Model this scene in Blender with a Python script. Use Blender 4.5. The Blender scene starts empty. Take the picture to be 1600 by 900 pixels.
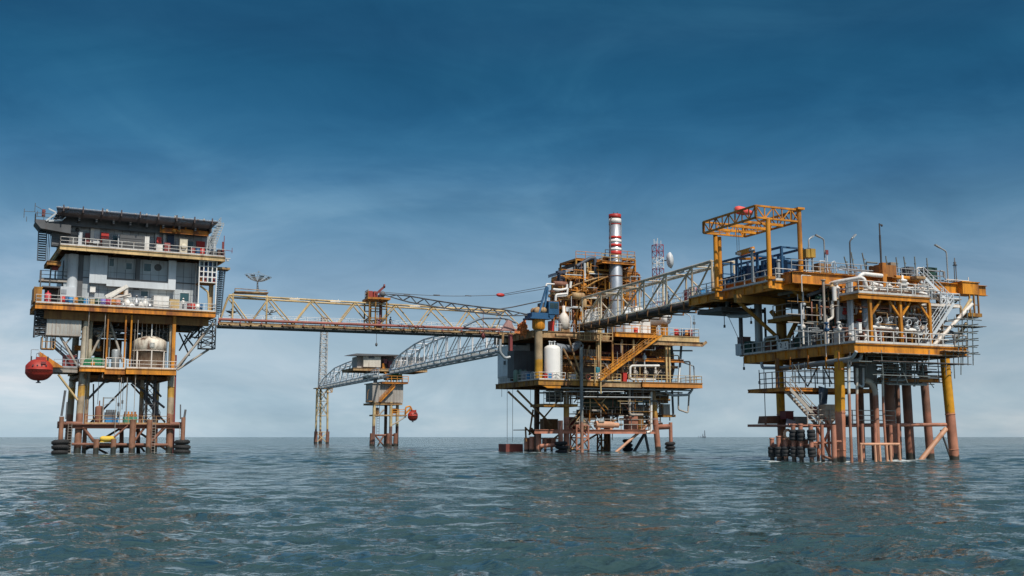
import bpy, math, random
import numpy as np
from mathutils import Vector, Matrix
R = math.radians
S = bpy.context.scene
C = S.collection

# ---------------------------------------------------------------- camera
CAM_H, FPX, PITCH = 2.3, 1700.0, math.atan(233/1700.0)
cd = bpy.data.cameras.new('camera'); cam = bpy.data.objects.new('camera', cd); C.objects.link(cam)
cam.location = (0, 0, CAM_H); cam.rotation_euler = (math.pi/2 + PITCH, 0, 0)
cd.sensor_width = 36; cd.lens = 36*FPX/1600; cd.clip_start = .5; cd.clip_end = 80000
S.camera = cam

# ---------------------------------------------------------------- sky, sun, exposure
SUN_EL, SUN_AZ = R(52), R(147)             # azimuth clockwise from +Y
w = bpy.data.worlds.new('World'); S.world = w; w.use_nodes = True
nt = w.node_tree; N = nt.nodes; L = nt.links; N.clear()
def node(t, **k):
    n = N.new(t)
    for a, b in k.items(): setattr(n, a, b)
    return n
def ramp(n, stops, interp='LINEAR'):
    cr = n.color_ramp; cr.interpolation = interp
    while len(cr.elements) > 1: cr.elements.remove(cr.elements[-1])
    for i, (p, c) in enumerate(stops):
        e = cr.elements[0] if i == 0 else cr.elements.new(p)
        e.position = p; e.color = (*c, 1) if len(c) == 3 else c
out = node('ShaderNodeOutputWorld'); bg = node('ShaderNodeBackground')
sky = node('ShaderNodeTexSky', sky_type='NISHITA', sun_disc=False, sun_elevation=SUN_EL, sun_rotation=SUN_AZ,
           altitude=0, air_density=1.0, dust_density=1.2, ozone_density=2.0)
tc = node('ShaderNodeTexCoord'); sep = node('ShaderNodeSeparateXYZ')
L.new(tc.outputs['Generated'], sep.inputs[0])
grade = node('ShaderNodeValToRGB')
ramp(grade, [(0.0000, (1.290, 1.594, 2.071)), (0.0220, (0.819, 1.011, 1.388)), (0.0482, (0.661, 0.750, 0.952)), (0.0803, (0.658, 0.693, 0.773)), (0.1095, (0.648, 0.677, 0.717)), (0.1416, (0.570, 0.636, 0.673)), (0.1735, (0.443, 0.577, 0.619)), (0.2023, (0.320, 0.509, 0.564)), (0.2309, (0.205, 0.420, 0.508)), (0.2590, (0.136, 0.375, 0.463)), (0.2895, (0.090, 0.317, 0.407)), (0.3221, (0.077, 0.303, 0.383)), (0.3539, (0.074, 0.271, 0.350)), (0.3848, (0.074, 0.290, 0.365)), (0.4500, (0.300, 0.440, 0.500)), (0.5800, (0.680, 0.750, 0.790)), (1.0000, (0.820, 0.860, 0.880))])  # stops above the frame are raised to add fill light
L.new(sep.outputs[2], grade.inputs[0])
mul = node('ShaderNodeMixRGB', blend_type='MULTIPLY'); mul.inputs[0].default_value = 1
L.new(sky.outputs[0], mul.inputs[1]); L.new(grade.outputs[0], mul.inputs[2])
# thin high cloud veils
mp = node('ShaderNodeMapping'); mp.inputs['Scale'].default_value = (1.5, 1.5, 5); mp.inputs['Rotation'].default_value = (0, R(14), 0)
cn = node('ShaderNodeTexNoise'); cn.inputs['Scale'].default_value = 1.6; cn.inputs['Detail'].default_value = 6; cn.inputs['Roughness'].default_value = .56; cn.inputs['Distortion'].default_value = .7
L.new(tc.outputs['Generated'], mp.inputs[0]); L.new(mp.outputs[0], cn.inputs[0])
cr = node('ShaderNodeValToRGB'); ramp(cr, [(.28, (.74, .80, .84)), (.5, (1.0, 1.0, 1.0)), (.72, (1.55, 1.30, 1.19))], 'EASE')
L.new(cn.outputs[0], cr.inputs[0])
mul2 = node('ShaderNodeMixRGB', blend_type='MULTIPLY'); mul2.inputs[0].default_value = 1
L.new(mul.outputs[0], mul2.inputs[1]); L.new(cr.outputs[0], mul2.inputs[2])
mp2 = node('ShaderNodeMapping'); mp2.inputs['Scale'].default_value = (2.6, 2.6, 7.5); mp2.inputs['Rotation'].default_value = (0, R(-20), R(30))
cn2 = node('ShaderNodeTexNoise'); cn2.inputs['Scale'].default_value = 2.2; cn2.inputs['Detail'].default_value = 7; cn2.inputs['Roughness'].default_value = .6; cn2.inputs['Distortion'].default_value = .8
L.new(tc.outputs['Generated'], mp2.inputs[0]); L.new(mp2.outputs[0], cn2.inputs[0])
cr2 = node('ShaderNodeValToRGB'); ramp(cr2, [(.3, (.85, .88, .90)), (.5, (1, 1, 1)), (.7, (1.22, 1.13, 1.09))]); L.new(cn2.outputs[0], cr2.inputs[0])
mul3 = node('ShaderNodeMixRGB', blend_type='MULTIPLY'); mul3.inputs[0].default_value = 1
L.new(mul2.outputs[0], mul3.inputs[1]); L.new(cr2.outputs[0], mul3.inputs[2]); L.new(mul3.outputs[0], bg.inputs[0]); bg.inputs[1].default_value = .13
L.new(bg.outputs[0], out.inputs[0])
sd = bpy.data.lights.new('sun', 'SUN'); so = bpy.data.objects.new('sun', sd); C.objects.link(so)
sd.energy = 4.0; sd.angle = R(.6); sd.color = (1, .93, .83)
sdir = Vector((math.sin(SUN_AZ)*math.cos(SUN_EL), math.cos(SUN_AZ)*math.cos(SUN_EL), math.sin(SUN_EL)))
so.rotation_euler = sdir.to_track_quat('Z', 'Y').to_euler(); so.location = sdir*300
S.view_settings.view_transform = 'Standard'; S.view_settings.look = 'None'; S.view_settings.gamma = 1
S.view_settings.exposure = 0.0; S.view_settings.use_curve_mapping = False
S.cycles.max_bounces = 6

# ---------------------------------------------------------------- frames: u along the front, v into the depth, z up
def ray(px, py):
    x = (px-800)/FPX; y = -(py-450)/FPX; c, s = math.cos(PITCH), math.sin(PITCH)
    return (x, c-s*y, s+c*y)
class Frame:
    def __init__(s, ox, oy, deg):
        s.ox, s.oy, s.a = ox, oy, R(deg); s.ux, s.uy = math.cos(s.a), math.sin(s.a)
    def V(s, px, py, v):
        d = ray(px, py); nx, ny = -s.uy, s.ux
        t = (v+nx*s.ox+ny*s.oy)/(nx*d[0]+ny*d[1]); X, Y = d[0]*t-s.ox, d[1]*t-s.oy
        return (X*s.ux+Y*s.uy, v, CAM_H+d[2]*t)
    def Z(s, px, py, z):
        d = ray(px, py); t = (z-CAM_H)/d[2]; X, Y = d[0]*t-s.ox, d[1]*t-s.oy
        return (X*s.ux+Y*s.uy, -X*s.uy+Y*s.ux, z)
    def U(s, px, py, u):
        d = ray(px, py); t = (u+s.ux*s.ox+s.uy*s.oy)/(s.ux*d[0]+s.uy*d[1]); X, Y = d[0]*t-s.ox, d[1]*t-s.oy
        return (u, -X*s.uy+Y*s.ux, CAM_H+d[2]*t)
    def w(s, u, v, z): return Vector((s.ox+u*s.ux-v*s.uy, s.oy+u*s.uy+v*s.ux, z))
def ground(px, d):
    r = ray(px, 683); return (r[0]/r[1]*d, d)
FA = Frame(*ground(78, 146), 28)     # living quarters
FB = Frame(*ground(1343, 100), 24)   # wellhead platform on the right
FC = Frame(*ground(845, 163), 24)    # process platform in the middle
FD = Frame(*ground(575, 268), 24)    # small far platform
FE = Frame(*ground(493, 372), 24)    # tripod
W0 = Frame(0, 0, 0)

# ---------------------------------------------------------------- mesh builder
def vsub(a, b): return (a[0]-b[0], a[1]-b[1], a[2]-b[2])
def lerp(a, b, t): return tuple(a[i]+(b[i]-a[i])*t for i in range(3))
def off(p, du=0, dv=0, dz=0): return (p[0]+du, p[1]+dv, p[2]+dz)
OFF = {}
class MB:
    def __init__(s): s.v = []; s.f = []; s.m = []; s.cur = 0; s.s = []
    def add(s, vs, fs, sm=False):
        b = len(s.v); s.v += [tuple(x) for x in vs]
        for f in fs: s.f.append([b+i for i in f]); s.m.append(s.cur); s.s.append(sm)
    def box(s, u0, u1, v0, v1, z0, z1):
        if u0 > u1: u0, u1 = u1, u0
        if v0 > v1: v0, v1 = v1, v0
        if z0 > z1: z0, z1 = z1, z0
        s.add([(u0,v0,z0),(u1,v0,z0),(u1,v1,z0),(u0,v1,z0),(u0,v0,z1),(u1,v0,z1),(u1,v1,z1),(u0,v1,z1)],
              [(3,2,1,0),(4,5,6,7),(0,1,5,4),(1,2,6,5),(2,3,7,6),(3,0,4,7)]); return s
    def basis(s, p, q):
        d = Vector(vsub(q, p)); l = d.length or 1e-6; d /= l
        up = Vector((0,0,1)) if abs(d.z) < .95 else Vector((0,1,0))
        a = d.cross(up).normalized(); b = a.cross(d).normalized(); return d, a, b
    def beam(s, p, q, w, h=None):
        h = h or w; d, a, b = s.basis(p, q); P, Q = Vector(p), Vector(q); vs = []
        for o in (P, Q):
            for x, y in ((-1,-1),(1,-1),(1,1),(-1,1)): vs.append(o+a*(x*w/2)+b*(y*h/2))
        s.add(vs, [(3,2,1,0),(4,5,6,7),(0,1,5,4),(1,2,6,5),(2,3,7,6),(3,0,4,7)]); return s
    def ibeam(s, p, q, w, h, t=.05):
        d, a, b = s.basis(p, q); P, Q = Vector(p), Vector(q)
        s.beam(P+b*(h/2-t/2), Q+b*(h/2-t/2), w, t); s.beam(P-b*(h/2-t/2), Q-b*(h/2-t/2), w, t); s.beam(P, Q, t, h-2*t)
        n = int((Q-P).length/1.6)
        for i in range(1, n):                      # web stiffeners
            c = P+(Q-P)*(i/n); s.beam(c-b*(h/2-t), c+b*(h/2-t), w*.8, .03)
        return s
    def tube(s, p, q, r, n=8, r2=None, cap=True):
        r2 = r if r2 is None else r2; d, a, b = s.basis(p, q); P, Q = Vector(p), Vector(q); vs = []
        for o, rr in ((P, r), (Q, r2)):
            for i in range(n):
                t = 2*math.pi*i/n; vs.append(o+a*(rr*math.cos(t))+b*(rr*math.sin(t)))
        s.add(vs, [(i, i+n, (i+1) % n+n, (i+1) % n) for i in range(n)], True)
        if cap: s.add(vs[:n], [tuple(range(n))]); s.add(vs[n:], [tuple(range(n-1, -1, -1))])
        return s
    def pipe(s, pts, r, n=8, bend=2.0, cap=True):
        P = [Vector(p) for p in pts]; path = [P[0]]
        for i in range(1, len(P)-1):
            a, b, c = P[i-1], P[i], P[i+1]; da = (a-b); dc = (c-b)
            k = min(bend*r, da.length*.45, dc.length*.45); A = b+da.normalized()*k; Cc = b+dc.normalized()*k
            for j in range(5):
                t = j/4; path.append(A*(1-t)**2+b*(2*t*(1-t))+Cc*t*t)
        path.append(P[-1]); rings = []; a = None
        for i, o in enumerate(path):
            d = (path[min(i+1, len(path)-1)]-path[max(i-1, 0)]).normalized()
            if a is None:
                up = Vector((0,0,1)) if abs(d.z) < .95 else Vector((0,1,0)); a = d.cross(up).normalized()
            else: a = (a-d*a.dot(d)).normalized()
            b = d.cross(a); rings.append([o+a*(r*math.cos(2*math.pi*k/n))+b*(r*math.sin(2*math.pi*k/n)) for k in range(n)])
        vs = [x for g in rings for x in g]; fs = []
        for i in range(len(rings)-1):
            for k in range(n): fs.append((i*n+k, i*n+(k+1) % n, (i+1)*n+(k+1) % n, (i+1)*n+k))
        s.add(vs, fs, True)
        if cap: s.add(rings[0], [tuple(range(n-1, -1, -1))]); s.add(rings[-1], [tuple(range(n))])
        return s
    def lathe(s, c, prof, n=20, axis=(0,0,1), sm=True):
        ax = Vector(axis).normalized(); up = Vector((1,0,0)) if abs(ax.x) < .9 else Vector((0,1,0))
        a = ax.cross(up).normalized(); b = ax.cross(a); c = Vector(c); vs = []
        for r, h in prof:
            for i in range(n):
                t = 2*math.pi*i/n; vs.append(c+ax*h+a*(r*math.cos(t))+b*(r*math.sin(t)))
        m = len(prof); fs = [(j*n+i, j*n+(i+1) % n, (j+1)*n+(i+1) % n, (j+1)*n+i) for j in range(m-1) for i in range(n)]
        s.add(vs, fs, sm); return s
    def vessel(s, p, q, r, n=16, dome=.45):
        d = Vector(vsub(q, p)); l = d.length; k = r*dome
        pr = [(0.01, 0)]+[(r*math.sin(t*math.pi/10), k*(1-math.cos(t*math.pi/10))) for t in range(1, 6)]
        pr += [(r, l-k)]+[(r*math.cos(t*math.pi/10), l-k+k*math.sin(t*math.pi/10)) for t in range(1, 5)]+[(0.01, l)]
        return s.lathe(p, pr, n, d)
    def sphere(s, c, r, sc=(1,1,1), n=14):
        vs = []; fs = []; m = n//2
        for j in range(m+1):
            t = math.pi*j/m
            for i in range(n):
                a = 2*math.pi*i/n; vs.append((c[0]+sc[0]*r*math.sin(t)*math.cos(a), c[1]+sc[1]*r*math.sin(t)*math.sin(a), c[2]+sc[2]*r*math.cos(t)))
        for j in range(m):
            for i in range(n): fs.append((j*n+i, (j+1)*n+i, (j+1)*n+(i+1) % n, j*n+(i+1) % n))
        s.add(vs, fs, True); return s
    def torus(s, c, R0, r, axis=(0,0,1), n=18, m=8, flat=1.0):
        pr = [(R0+r*math.cos(2*math.pi*k/m), flat*r*math.sin(2*math.pi*k/m)) for k in range(m+1)]
        return s.lathe(c, pr, n, axis)
    def prism(s, pts, v0, v1):                      # outline in (u, z), extruded along v
        n = len(pts); vs = [(a, v0, b) for a, b in pts]+[(a, v1, b) for a, b in pts]
        s.add(vs, [tuple(range(n)), tuple(range(2*n-1, n-1, -1))]+[(i, i+n, (i+1) % n+n, (i+1) % n) for i in range(n)]); return s
    def build(s, name, mat, parent=None, frame=None, origin=None, label=None):
        o0 = OFF[parent] if parent else origin
        me = bpy.data.meshes.new(name); me.from_pydata([vsub(x, o0) for x in s.v], [], s.f)
        for m in (mat if isinstance(mat, (list, tuple)) else [mat]): me.materials.append(m)
        me.polygons.foreach_set('material_index', s.m); me.polygons.foreach_set('use_smooth', s.s); me.update()
        o = bpy.data.objects.new(name, me); C.objects.link(o); OFF[o] = o0
        if parent: o.parent = parent
        else:
            o.location = frame.w(*o0); o.rotation_euler = (0, 0, frame.a)
        if label: o['label'] = label
        return o
def tag(o, label, cat, group=None, kind=None):
    if label: o['label'] = label
    if cat: o['category'] = cat
    if group: o['group'] = group
    if kind: o['kind'] = kind
    return o
def thing(F, name, label, cat, p, group=None):
    o = bpy.data.objects.new(name, None); C.objects.link(o); o.empty_display_size = .3
    o.location = F.w(*p); o.rotation_euler = (0, 0, F.a); OFF[o] = p
    return tag(o, label, cat, group)
def dup(o, F, p, label=None, group=None, rot=0, parent=None):
    c = o.copy(); C.objects.link(c)
    if parent: c.parent = parent
    else:
        c.location = F.w(*p); c.rotation_euler = (0, 0, F.a+rot)
        if label: c['label'] = label
        if group: c['group'] = group
    for ch in list(o.children): dup(ch, F, p, parent=c)
    return c
def solo(F, mb, name, mat, label, cat, p, group=None):
    return tag(mb.build(name, mat, None, F, p), label, cat, group)

# ---------------------------------------------------------------- materials
MATS = {}
def mat_base(name):
    m = bpy.data.materials.new(name); m.use_nodes = True; t = m.node_tree
    return m, t, t.nodes['Principled BSDF']
def paint(name, col, rough=.5, rust=.25, rcol=(.16, .055, .02), dirt=.35, metal=0, scale=1.0):
    """weathered marine paint: blotchy tone, grime, rust breaking through in patches and runs"""
    if name in MATS: return MATS[name]
    m, t, b = mat_base(name); nn = t.nodes; ll = t.links
    g = nn.new('ShaderNodeNewGeometry')
    m1 = nn.new('ShaderNodeMapping'); m1.inputs['Scale'].default_value = (.75*scale, .75*scale, .28*scale); ll.new(g.outputs['Position'], m1.inputs[0])
    n1 = nn.new('ShaderNodeTexNoise'); n1.inputs['Scale'].default_value = 1.0; n1.inputs['Detail'].default_value = 7; n1.inputs['Roughness'].default_value = .63
    ll.new(m1.outputs[0], n1.inputs[0])
    n2 = nn.new('ShaderNodeTexNoise'); n2.inputs['Scale'].default_value = .33*scale; n2.inputs['Detail'].default_value = 6; ll.new(g.outputs['Position'], n2.inputs[0])
    r1 = nn.new('ShaderNodeValToRGB'); c = 1-rust*.42
    ramp(r1, [(max(.05, c-.28), (0, 0, 0)), (min(.98, c-.1), (1, 1, 1))]); ll.new(n1.outputs[0], r1.inputs[0])
    r2 = nn.new('ShaderNodeValToRGB'); ramp(r2, [(.3, tuple(x*(1-dirt) for x in col)), (.62, tuple(min(1, x*1.08) for x in col))]); ll.new(n2.outputs[0], r2.inputs[0])
    mx = nn.new('ShaderNodeMixRGB'); ll.new(r1.outputs[0], mx.inputs[0]); ll.new(r2.outputs[0], mx.inputs[1]); mx.inputs[2].default_value = (*rcol, 1)
    if rust <= 0: mx.inputs[0].default_value = 0; t.links.remove(mx.inputs[0].links[0])
    elif rust > .06:                              # runs of rust and grime washing down
        ms = nn.new('ShaderNodeMapping'); ms.inputs['Scale'].default_value = (3.2*scale, 3.2*scale, .2*scale); ms.inputs['Location'].default_value = (7, 3, 1); ll.new(g.outputs['Position'], ms.inputs[0])
        n3 = nn.new('ShaderNodeTexNoise'); n3.inputs['Detail'].default_value = 4; n3.inputs['Scale'].default_value = 1; ll.new(ms.outputs[0], n3.inputs[0])
        r3 = nn.new('ShaderNodeValToRGB'); q = min(.85, .25+rust); ramp(r3, [(.60-.22*rust, (0, 0, 0)), (.80-.2*rust, (q, q, q))]); ll.new(n3.outputs[0], r3.inputs[0])
        m3 = nn.new('ShaderNodeMixRGB'); ll.new(r3.outputs[0], m3.inputs[0]); ll.new(mx.outputs[0], m3.inputs[1]); m3.inputs[2].default_value = tuple(.5*a+.5*b_*.55 for a, b_ in zip(rcol, col))+(1,); mx = m3
    ll.new(mx.outputs[0], b.inputs['Base Color'])
    rr = nn.new('ShaderNodeMapRange'); rr.inputs[3].default_value = rough-.08; rr.inputs[4].default_value = min(1, rough+.25); ll.new(n1.outputs[0], rr.inputs[0]); ll.new(rr.outputs[0], b.inputs['Roughness'])
    b.inputs['Metallic'].default_value = metal
    MATS[name] = m; return m
def banded(name, bands, rust=.25, rough=.6):
    """paint that changes colour at given heights (tide and splash-zone coating): bands = [(z_from, colour), ...]"""
    m, t, b = mat_base(name); nn = t.nodes; ll = t.links
    g = nn.new('ShaderNodeNewGeometry'); sp = nn.new('ShaderNodeSeparateXYZ'); ll.new(g.outputs['Position'], sp.inputs[0])
    n1 = nn.new('ShaderNodeTexNoise'); n1.inputs['Scale'].default_value = 1.3; n1.inputs['Detail'].default_value = 8; n1.inputs['Roughness'].default_value = .7
    mpn = nn.new('ShaderNodeMapping'); mpn.inputs['Scale'].default_value = (1.2, 1.2, .3); ll.new(g.outputs['Position'], mpn.inputs[0]); ll.new(mpn.outputs[0], n1.inputs[0])
    ma = nn.new('ShaderNodeMath'); ma.operation = 'MULTIPLY_ADD'; ll.new(n1.outputs[0], ma.inputs[0]); ma.inputs[1].default_value = 1.3; ll.new(sp.outputs[2], ma.inputs[2])
    mr = nn.new('ShaderNodeMapRange'); mr.inputs[1].default_value = -1.35; mr.inputs[2].default_value = 31.15; ll.new(ma.outputs[0], mr.inputs[0])
    st = []
    for i, (z, c) in enumerate(bands):
        x = max(0, (z+2)/32.5); st.append((x, c))
        if i+1 < len(bands): st.append(((bands[i+1][0]+2)/32.5-.002, c))
    r = nn.new('ShaderNodeValToRGB'); ramp(r, st); ll.new(mr.outputs[0], r.inputs[0])
    r1 = nn.new('ShaderNodeValToRGB'); c = 1-rust*.42; ramp(r1, [(c-.26, (0, 0, 0)), (c-.08, (1, 1, 1))]); ll.new(n1.outputs[0], r1.inputs[0])
    mx = nn.new('ShaderNodeMixRGB'); ll.new(r1.outputs[0], mx.inputs[0]); ll.new(r.outputs[0], mx.inputs[1]); mx.inputs[2].default_value = (.15, .06, .03, 1)
    n3 = nn.new('ShaderNodeTexNoise'); n3.inputs['Scale'].default_value = .8; n3.inputs['Detail'].default_value = 5; ll.new(g.outputs['Position'], n3.inputs[0])
    r3 = nn.new('ShaderNodeValToRGB'); ramp(r3, [(.3, (.62, .62, .62)), (.65, (1.05, 1.05, 1.05))]); ll.new(n3.outputs[0], r3.inputs[0])
    m2 = nn.new('ShaderNodeMixRGB'); m2.blend_type = 'MULTIPLY'; m2.inputs[0].default_value = 1; ll.new(mx.outputs[0], m2.inputs[1]); ll.new(r3.outputs[0], m2.inputs[2])
    ll.new(m2.outputs[0], b.inputs['Base Color']); b.inputs['Roughness'].default_value = rough
    return m
YEL = paint('yellow_paint', (.70, .275, .016), .5, .5, (.20, .07, .018))
ORG = paint('orange_yellow_paint', (.65, .245, .02), .52, .6, (.20, .065, .02))
DYEL = paint('weathered_yellow_paint', (.44, .215, .03), .6, .62, (.14, .06, .025))
TAN = paint('cream_paint', (.62, .45, .215), .5, .38, (.22, .1, .04))
TANR = paint('rusty_cream_paint', (.46, .31, .15), .6, .62, (.2, .08, .03))
WHT = paint('white_paint', (.78, .76, .71), .42, .2, (.3, .15, .07), .16)
WHTR = paint('stained_white_paint', (.74, .68, .6), .45, .36, (.32, .15, .07), .2)
GRY = paint('grey_cladding_paint', (.36, .40, .43), .5, .12, (.2, .13, .09), .25)
LGRY = paint('pale_grey_paint', (.56, .60, .62), .45, .14, (.25, .17, .12), .2)
TGRY = paint('warm_grey_paint', (.40, .36, .31), .55, .35, (.2, .11, .06), .25)
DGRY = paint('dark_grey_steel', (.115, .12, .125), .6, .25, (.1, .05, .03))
STEEL = paint('bare_steel', (.42, .43, .44), .34, .12, (.2, .1, .06), .25, .75)
GALV = paint('galvanised_steel', (.38, .41, .42), .42, .12, (.2, .11, .07), .3, .35)
RUST = banded('rusted_steel', [(-2, (.03, .032, .025)), (.8, (.25, .11, .07))], .5, .75)
PINK = banded('red_oxide_coating', [(-2, (.035, .035, .028)), (.45, (.47, .20, .125))], .42)
MAROON = paint('maroon_paint', (.24, .05, .05), .5, .3)
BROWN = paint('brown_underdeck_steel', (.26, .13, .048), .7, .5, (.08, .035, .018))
RAILW = paint('railing_white', (.62, .61, .57), .5, .36, (.3, .15, .07), .2)
BLACK = paint('black_rubber', (.026, .027, .028), .75, 0, dirt=.4)
BLUE = paint('blue_paint', (.016, .085, .19), .45, .2, (.1, .05, .03))
LBLUE = paint('bright_blue_paint', (.04, .25, .52), .45, .15)
GREEN = paint('green_paint', (.025, .22, .09), .45, .2)
DGREEN = paint('dark_green_paint', (.02, .075, .055), .5, .25)
RED = paint('red_paint', (.52, .035, .025), .42, .12, (.2, .04, .02), .3)
ORED = paint('orange_red_paint', (.40, .035, .022), .42, .3, (.25, .06, .03), .25)
SCAF = paint('scaffold_tube_steel', (.2, .23, .22), .5, .3, (.14, .07, .04), .3, .3)
WOOD = paint('scaffold_boards', (.3, .23, .16), .8, .2, (.12, .08, .05), .4)
TARP = paint('yellow_tarpaulin', (.72, .5, .06), .6, 0, dirt=.3)
SKIN = paint('skin', (.28, .14, .08), .6, 0, dirt=.1)
GLASS = paint('dark_window_glass', (.03, .06, .07), .1, 0, dirt=.3)
NAVY = paint('navy_cloth', (.015, .02, .05), .8, 0)
LEGA = banded('quarters_leg_coating', [(-2, (.03, .035, .028)), (.95, (.33, .16, .095)), (5.6, (.42, .33, .22)), (7.9, (.58, .33, .06)), (9.4, (.50, .44, .33))], .5)
LEGB = banded('wellhead_leg_coating', [(-2, (.04, .04, .03)), (.5, (.52, .22, .13)), (4.75, (.76, .35, .014))], .3)
LEGBK = banded('conductor_coating', [(-2, (.04, .04, .03)), (.8, (.36, .15, .095)), (5, (.26, .13, .085))], .3)
LEGC = banded('process_leg_coating', [(-2, (.04, .04, .03)), (.9, (.42, .18, .11)), (5.4, (.5, .26, .05)), (7.4, (.36, .23, .12))], .45)
PEDC = banded('pedestal_coating', [(-2, (.6, .3, .02)), (13.5, (.44, .34, .2))], .35)
LEGD = banded('far_leg_coating', [(-2, (.05, .05, .04)), (.5, (.17, .09, .07)), (5.0, (.55, .42, .22))], .3)
RISER = banded('riser_coating', [(-2, (.4, .18, .11)), (6.3, (.62, .58, .5))], .2)

# ---------------------------------------------------------------- shared builders
def rail(mb, pts, h=1.1, gap=1.6, r=.045, kick=True, rails=(1, .55), loop=False):
    P = [Vector(p) for p in pts]
    if loop: P.append(P[0])
    for a, b in zip(P, P[1:]):
        n = max(1, round((b-a).length/gap))
        for i in range(n+1):
            q = a+(b-a)*(i/n); mb.beam(q, q+Vector((0,0,h)), r*1.7)
        for k in rails: mb.tube(a+Vector((0,0,h*k)), b+Vector((0,0,h*k)), r, 6)
        if kick: mb.beam(a+Vector((0,0,.1)), b+Vector((0,0,.1)), .02, .2)
def stairs(par, p, q, width, mat, treadmat, side=(0,1,0), rails=True, name='stair', step=.25):
    """a straight flight from p (foot) to q (head); side = direction across the flight"""
    sd = Vector(side).normalized()*width; P, Q = Vector(p), Vector(q); m = MB()
    for o in (Vector((0,0,0)), sd): m.beam(P+o, Q+o, .07, .3)
    s = m.build(name, mat, par)
    t = MB(); n = max(3, int(abs(Q.z-P.z)/step))
    for i in range(1, n):
        c = P+(Q-P)*(i/n); d = (Q-P); d.z = 0; d = d.normalized()*.14 if d.length > 1e-3 else Vector((.1, 0, 0))
        t.beam(c-d+sd*.5, c+d+sd*.5, width-.08, .04)
    t.build('tread', treadmat, s)
    if rails:
        k = MB(); up = Vector((0,0,1.0))
        for o in (Vector((0,0,0)), sd):
            for f in (1, .55): k.tube(P+o+up*f, Q+o+up*f, .04, 6)
            nn = max(2, int((Q-P).length/1.4))
            for i in range(nn+1):
                c = P+(Q-P)*(i/nn)+o; k.beam(c, c+up, .06)
        k.build('handrail', mat, s)
    return s
def ladder(mb, p, q, w=.45, du=(1,0,0), step=.35, r=.035):
    P, Q = Vector(p), Vector(q); d = Vector(du).normalized()*w
    mb.tube(P, Q, r, 5); mb.tube(P+d, Q+d, r, 5)
    n = int((Q-P).length/step)
    for i in range(1, n): c = P+(Q-P)*(i/n); mb.tube(c, c+d, r*.7, 4)
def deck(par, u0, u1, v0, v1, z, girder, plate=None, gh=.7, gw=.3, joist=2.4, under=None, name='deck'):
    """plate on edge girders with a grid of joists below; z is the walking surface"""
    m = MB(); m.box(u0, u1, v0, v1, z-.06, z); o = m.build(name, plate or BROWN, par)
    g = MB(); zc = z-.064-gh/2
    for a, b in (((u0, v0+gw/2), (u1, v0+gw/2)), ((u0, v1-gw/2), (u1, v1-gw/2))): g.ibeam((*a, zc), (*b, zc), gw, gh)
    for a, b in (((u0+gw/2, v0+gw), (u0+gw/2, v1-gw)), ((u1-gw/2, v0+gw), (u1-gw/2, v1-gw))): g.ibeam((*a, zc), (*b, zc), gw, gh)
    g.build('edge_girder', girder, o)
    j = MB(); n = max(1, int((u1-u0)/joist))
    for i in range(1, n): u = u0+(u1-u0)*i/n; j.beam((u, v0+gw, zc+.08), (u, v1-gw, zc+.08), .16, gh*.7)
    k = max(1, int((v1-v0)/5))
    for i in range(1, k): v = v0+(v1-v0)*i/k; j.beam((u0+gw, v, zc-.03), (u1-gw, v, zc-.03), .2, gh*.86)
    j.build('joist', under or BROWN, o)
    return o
def pxbox(F, m, x0, y0, x1, y1, v0, v1):
    c, k = (x0+x1)/2, (y0+y1)/2
    a, b = F.V(x0, k, v0)[0], F.V(x1, k, v0)[0]; z0, z1 = F.V(c, y1, v0)[2], F.V(c, y0, v0)[2]
    m.box(a, b, v0, v1, z0, z1); return (a, b, z0, z1)
def text_mesh(txt, size, depth=.02):
    cu = bpy.data.curves.new('lettering', 'FONT'); cu.body = txt; cu.size = size; cu.extrude = depth; cu.align_x = 'CENTER'; cu.align_y = 'CENTER'
    o = bpy.data.objects.new('lettering', cu); C.objects.link(o)
    dg = bpy.context.evaluated_depsgraph_get(); me = bpy.data.meshes.new_from_object(o.evaluated_get(dg))
    bpy.data.objects.remove(o); return me
def letters(par, txt, size, p, mat, name='lettering'):
    """upright lettering on a surface facing -v"""
    me = text_mesh(txt, size); o = bpy.data.objects.new(name, me); C.objects.link(o); me.materials.append(mat)
    o.parent = par; o.location = vsub(p, OFF[par]); o.rotation_euler = (math.pi/2, 0, 0); OFF[o] = p; return o

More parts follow.
